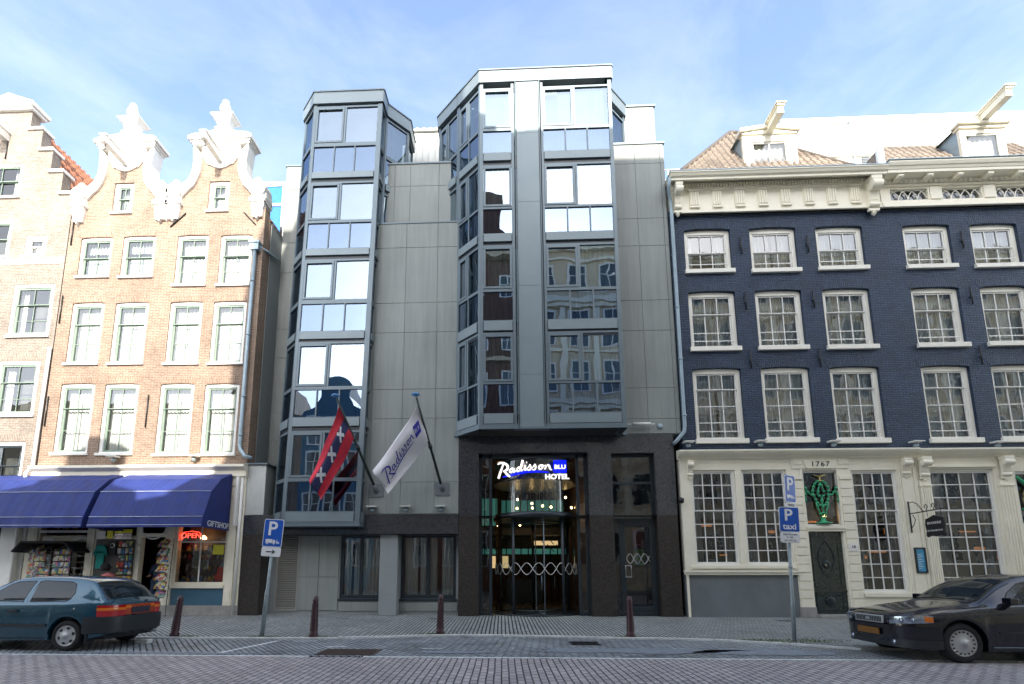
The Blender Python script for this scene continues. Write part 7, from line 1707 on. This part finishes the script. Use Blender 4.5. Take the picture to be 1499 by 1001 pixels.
for z, d in ((5.2, .15), (17.0, .25), (25.4, .5)): m.box(-7.3, 1.39, YO, YO + d, z, z + .3)
m.build('cornice', 'sandstone', bb)
def bellpoly(c, w, zs, zt):
    r = [(w, zs), (w * .95, zs + .3), (w * .55, zs + .7), (w * .42, zs + 1.6), (w * .42, zt - .5)] + [(w * .42 * math.cos(math.pi * k / 10), zt - .5 + .5 * math.sin(math.pi * k / 10)) for k in range(1, 10)]
    h = [p for p in r if p[0] >= 0]
    return [(c + x, z) for x, z in h] + [(c - x, z) for x, z in h[::-1]]
opposite('bell_gable_building', 'dark blue house with a bell gable across the street', [(-15.1, ZP), (-10.1, ZP)] + bellpoly(-12.6, 2.5, 13.3, 16.4), ww([-14.1, -12.6, -11.1], (2, 5.4, 8.6, 11.2), .95, 1.9), 'blue_render')
opposite('low_house', 'low brick house across the street between the bell gable and the brick block', [(-10.096, ZP), (-7.404, ZP), (-7.404, 16.6), (-8.3, 15.0), (-9.2, 13.4), (-10.096, 13.2)], ww([-9.3, -8.2], (2, 5.4, 8.6), .8, 1.9), 'brick_red')
opposite('brick_house', 'wide brick house across the street, far left', [(-24, ZP), (-15.104, ZP), (-15.104, 13.3), (-16.6, 13.6), (-18.2, 17.6), (-20.2, 17.6), (-21.6, 14.2), (-24, 13.6)], ww([-22.6, -20.6, -18.4, -16.4], (2, 5.4, 8.8, 11.2), 1.0, 1.8), 'brick_orange')
opposite('row_house', 'plain sandstone house across the street at its far left end', [(-40, ZP), (-24.004, ZP), (-24.004, 15), (-40, 15)], ww([-38, -35, -32, -29, -26], (2, 5.4, 8.8, 11.6), 1.1, 1.9), 'sandstone')
# ============================================================ LIGHT, SKY, CAMERA
EL, AZ = R(27), R(4.5)      # sun behind the camera, a little to its right
sd = Vector((math.sin(AZ) * math.cos(EL), -math.cos(AZ) * math.cos(EL), math.sin(EL)))
sun = bpy.data.lights.new('sun', 'SUN'); sun.energy = 2.0; sun.angle = R(.5); sun.color = (1, .93, .82)
so_ = bpy.data.objects.new('sun', sun); COL.objects.link(so_); so_.location = (0, -30, 40); so_.rotation_euler = sd.to_track_quat('Z', 'Y').to_euler()
w = bpy.data.worlds.new('World'); scene.world = w; w.use_nodes = True; nt = w.node_tree; nt.nodes.clear(); L = nt.links.new
out = N(nt, 'ShaderNodeOutputWorld'); bg = N(nt, 'ShaderNodeBackground'); bg.inputs['Strength'].default_value = .15
sky = N(nt, 'ShaderNodeTexSky'); sky.sky_type = 'NISHITA'; sky.sun_disc = False; sky.sun_elevation = EL
sky.sun_rotation = math.atan2(sd.x, sd.y); sky.air_density = 1.0; sky.dust_density = 1.0; sky.ozone_density = 1.0; sky.altitude = 0
# thin high cloud, drawn out sideways
tc = N(nt, 'ShaderNodeTexCoord'); mp = N(nt, 'ShaderNodeMapping'); mp.inputs['Scale'].default_value = (1.0, 1.0, 2.6); mp.inputs['Location'].default_value = (.9, .3, .1); L(tc.outputs['Generated'], mp.inputs[0])
n1 = N(nt, 'ShaderNodeTexNoise', i_Scale=2.2, i_Detail=10.0, i_Roughness=.62, i_Distortion=.5); L(mp.outputs[0], n1.inputs['Vector'])
mr = N(nt, 'ShaderNodeMapRange', i_1=.42, i_2=.75, i_3=.0, i_4=.34); L(n1.outputs['Fac'], mr.inputs[0])
# unseen bright cloud added behind the camera to keep fill on the facades
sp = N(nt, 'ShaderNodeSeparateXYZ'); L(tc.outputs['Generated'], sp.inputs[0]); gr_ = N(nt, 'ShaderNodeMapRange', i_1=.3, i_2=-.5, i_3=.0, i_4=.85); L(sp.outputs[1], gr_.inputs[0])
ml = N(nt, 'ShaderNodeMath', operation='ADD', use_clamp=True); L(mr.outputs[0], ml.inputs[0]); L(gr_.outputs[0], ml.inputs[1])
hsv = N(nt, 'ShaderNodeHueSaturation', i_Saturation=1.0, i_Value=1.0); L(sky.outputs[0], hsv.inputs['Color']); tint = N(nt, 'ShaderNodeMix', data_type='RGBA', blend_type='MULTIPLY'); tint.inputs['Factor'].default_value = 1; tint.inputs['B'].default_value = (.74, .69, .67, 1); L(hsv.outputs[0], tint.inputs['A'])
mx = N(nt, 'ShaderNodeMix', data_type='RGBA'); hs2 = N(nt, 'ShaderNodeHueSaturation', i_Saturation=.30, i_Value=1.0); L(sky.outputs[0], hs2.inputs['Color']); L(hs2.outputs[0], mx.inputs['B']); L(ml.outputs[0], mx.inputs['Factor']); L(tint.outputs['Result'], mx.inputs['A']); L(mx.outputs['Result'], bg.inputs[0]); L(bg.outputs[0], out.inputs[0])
cam = bpy.data.cameras.new('camera'); co = bpy.data.objects.new('camera', cam); COL.objects.link(co); scene.camera = co
co.location = (0, -16, 1.5); co.rotation_euler = (R(90 + 8.5), 0, R(2.3)); cam.sensor_fit = 'HORIZONTAL'; cam.sensor_width = 36; cam.lens = 36 * 708 / 1499
cam.shift_x = (749.5 - 706) / 1499; cam.shift_y = (732 - 500.5) / 1499; cam.clip_start = .05; cam.clip_end = 2000
scene.view_settings.view_transform = 'Standard'; scene.view_settings.look = 'None'; scene.view_settings.gamma = 1; scene.view_settings.exposure = 2.36
try: scene.cycles.max_bounces = 10; scene.cycles.transparent_max_bounces = 24; scene.cycles.caustics_reflective = False; scene.cycles.caustics_refractive = False; scene.cycles.sample_clamp_indirect = 4
except Exception: pass
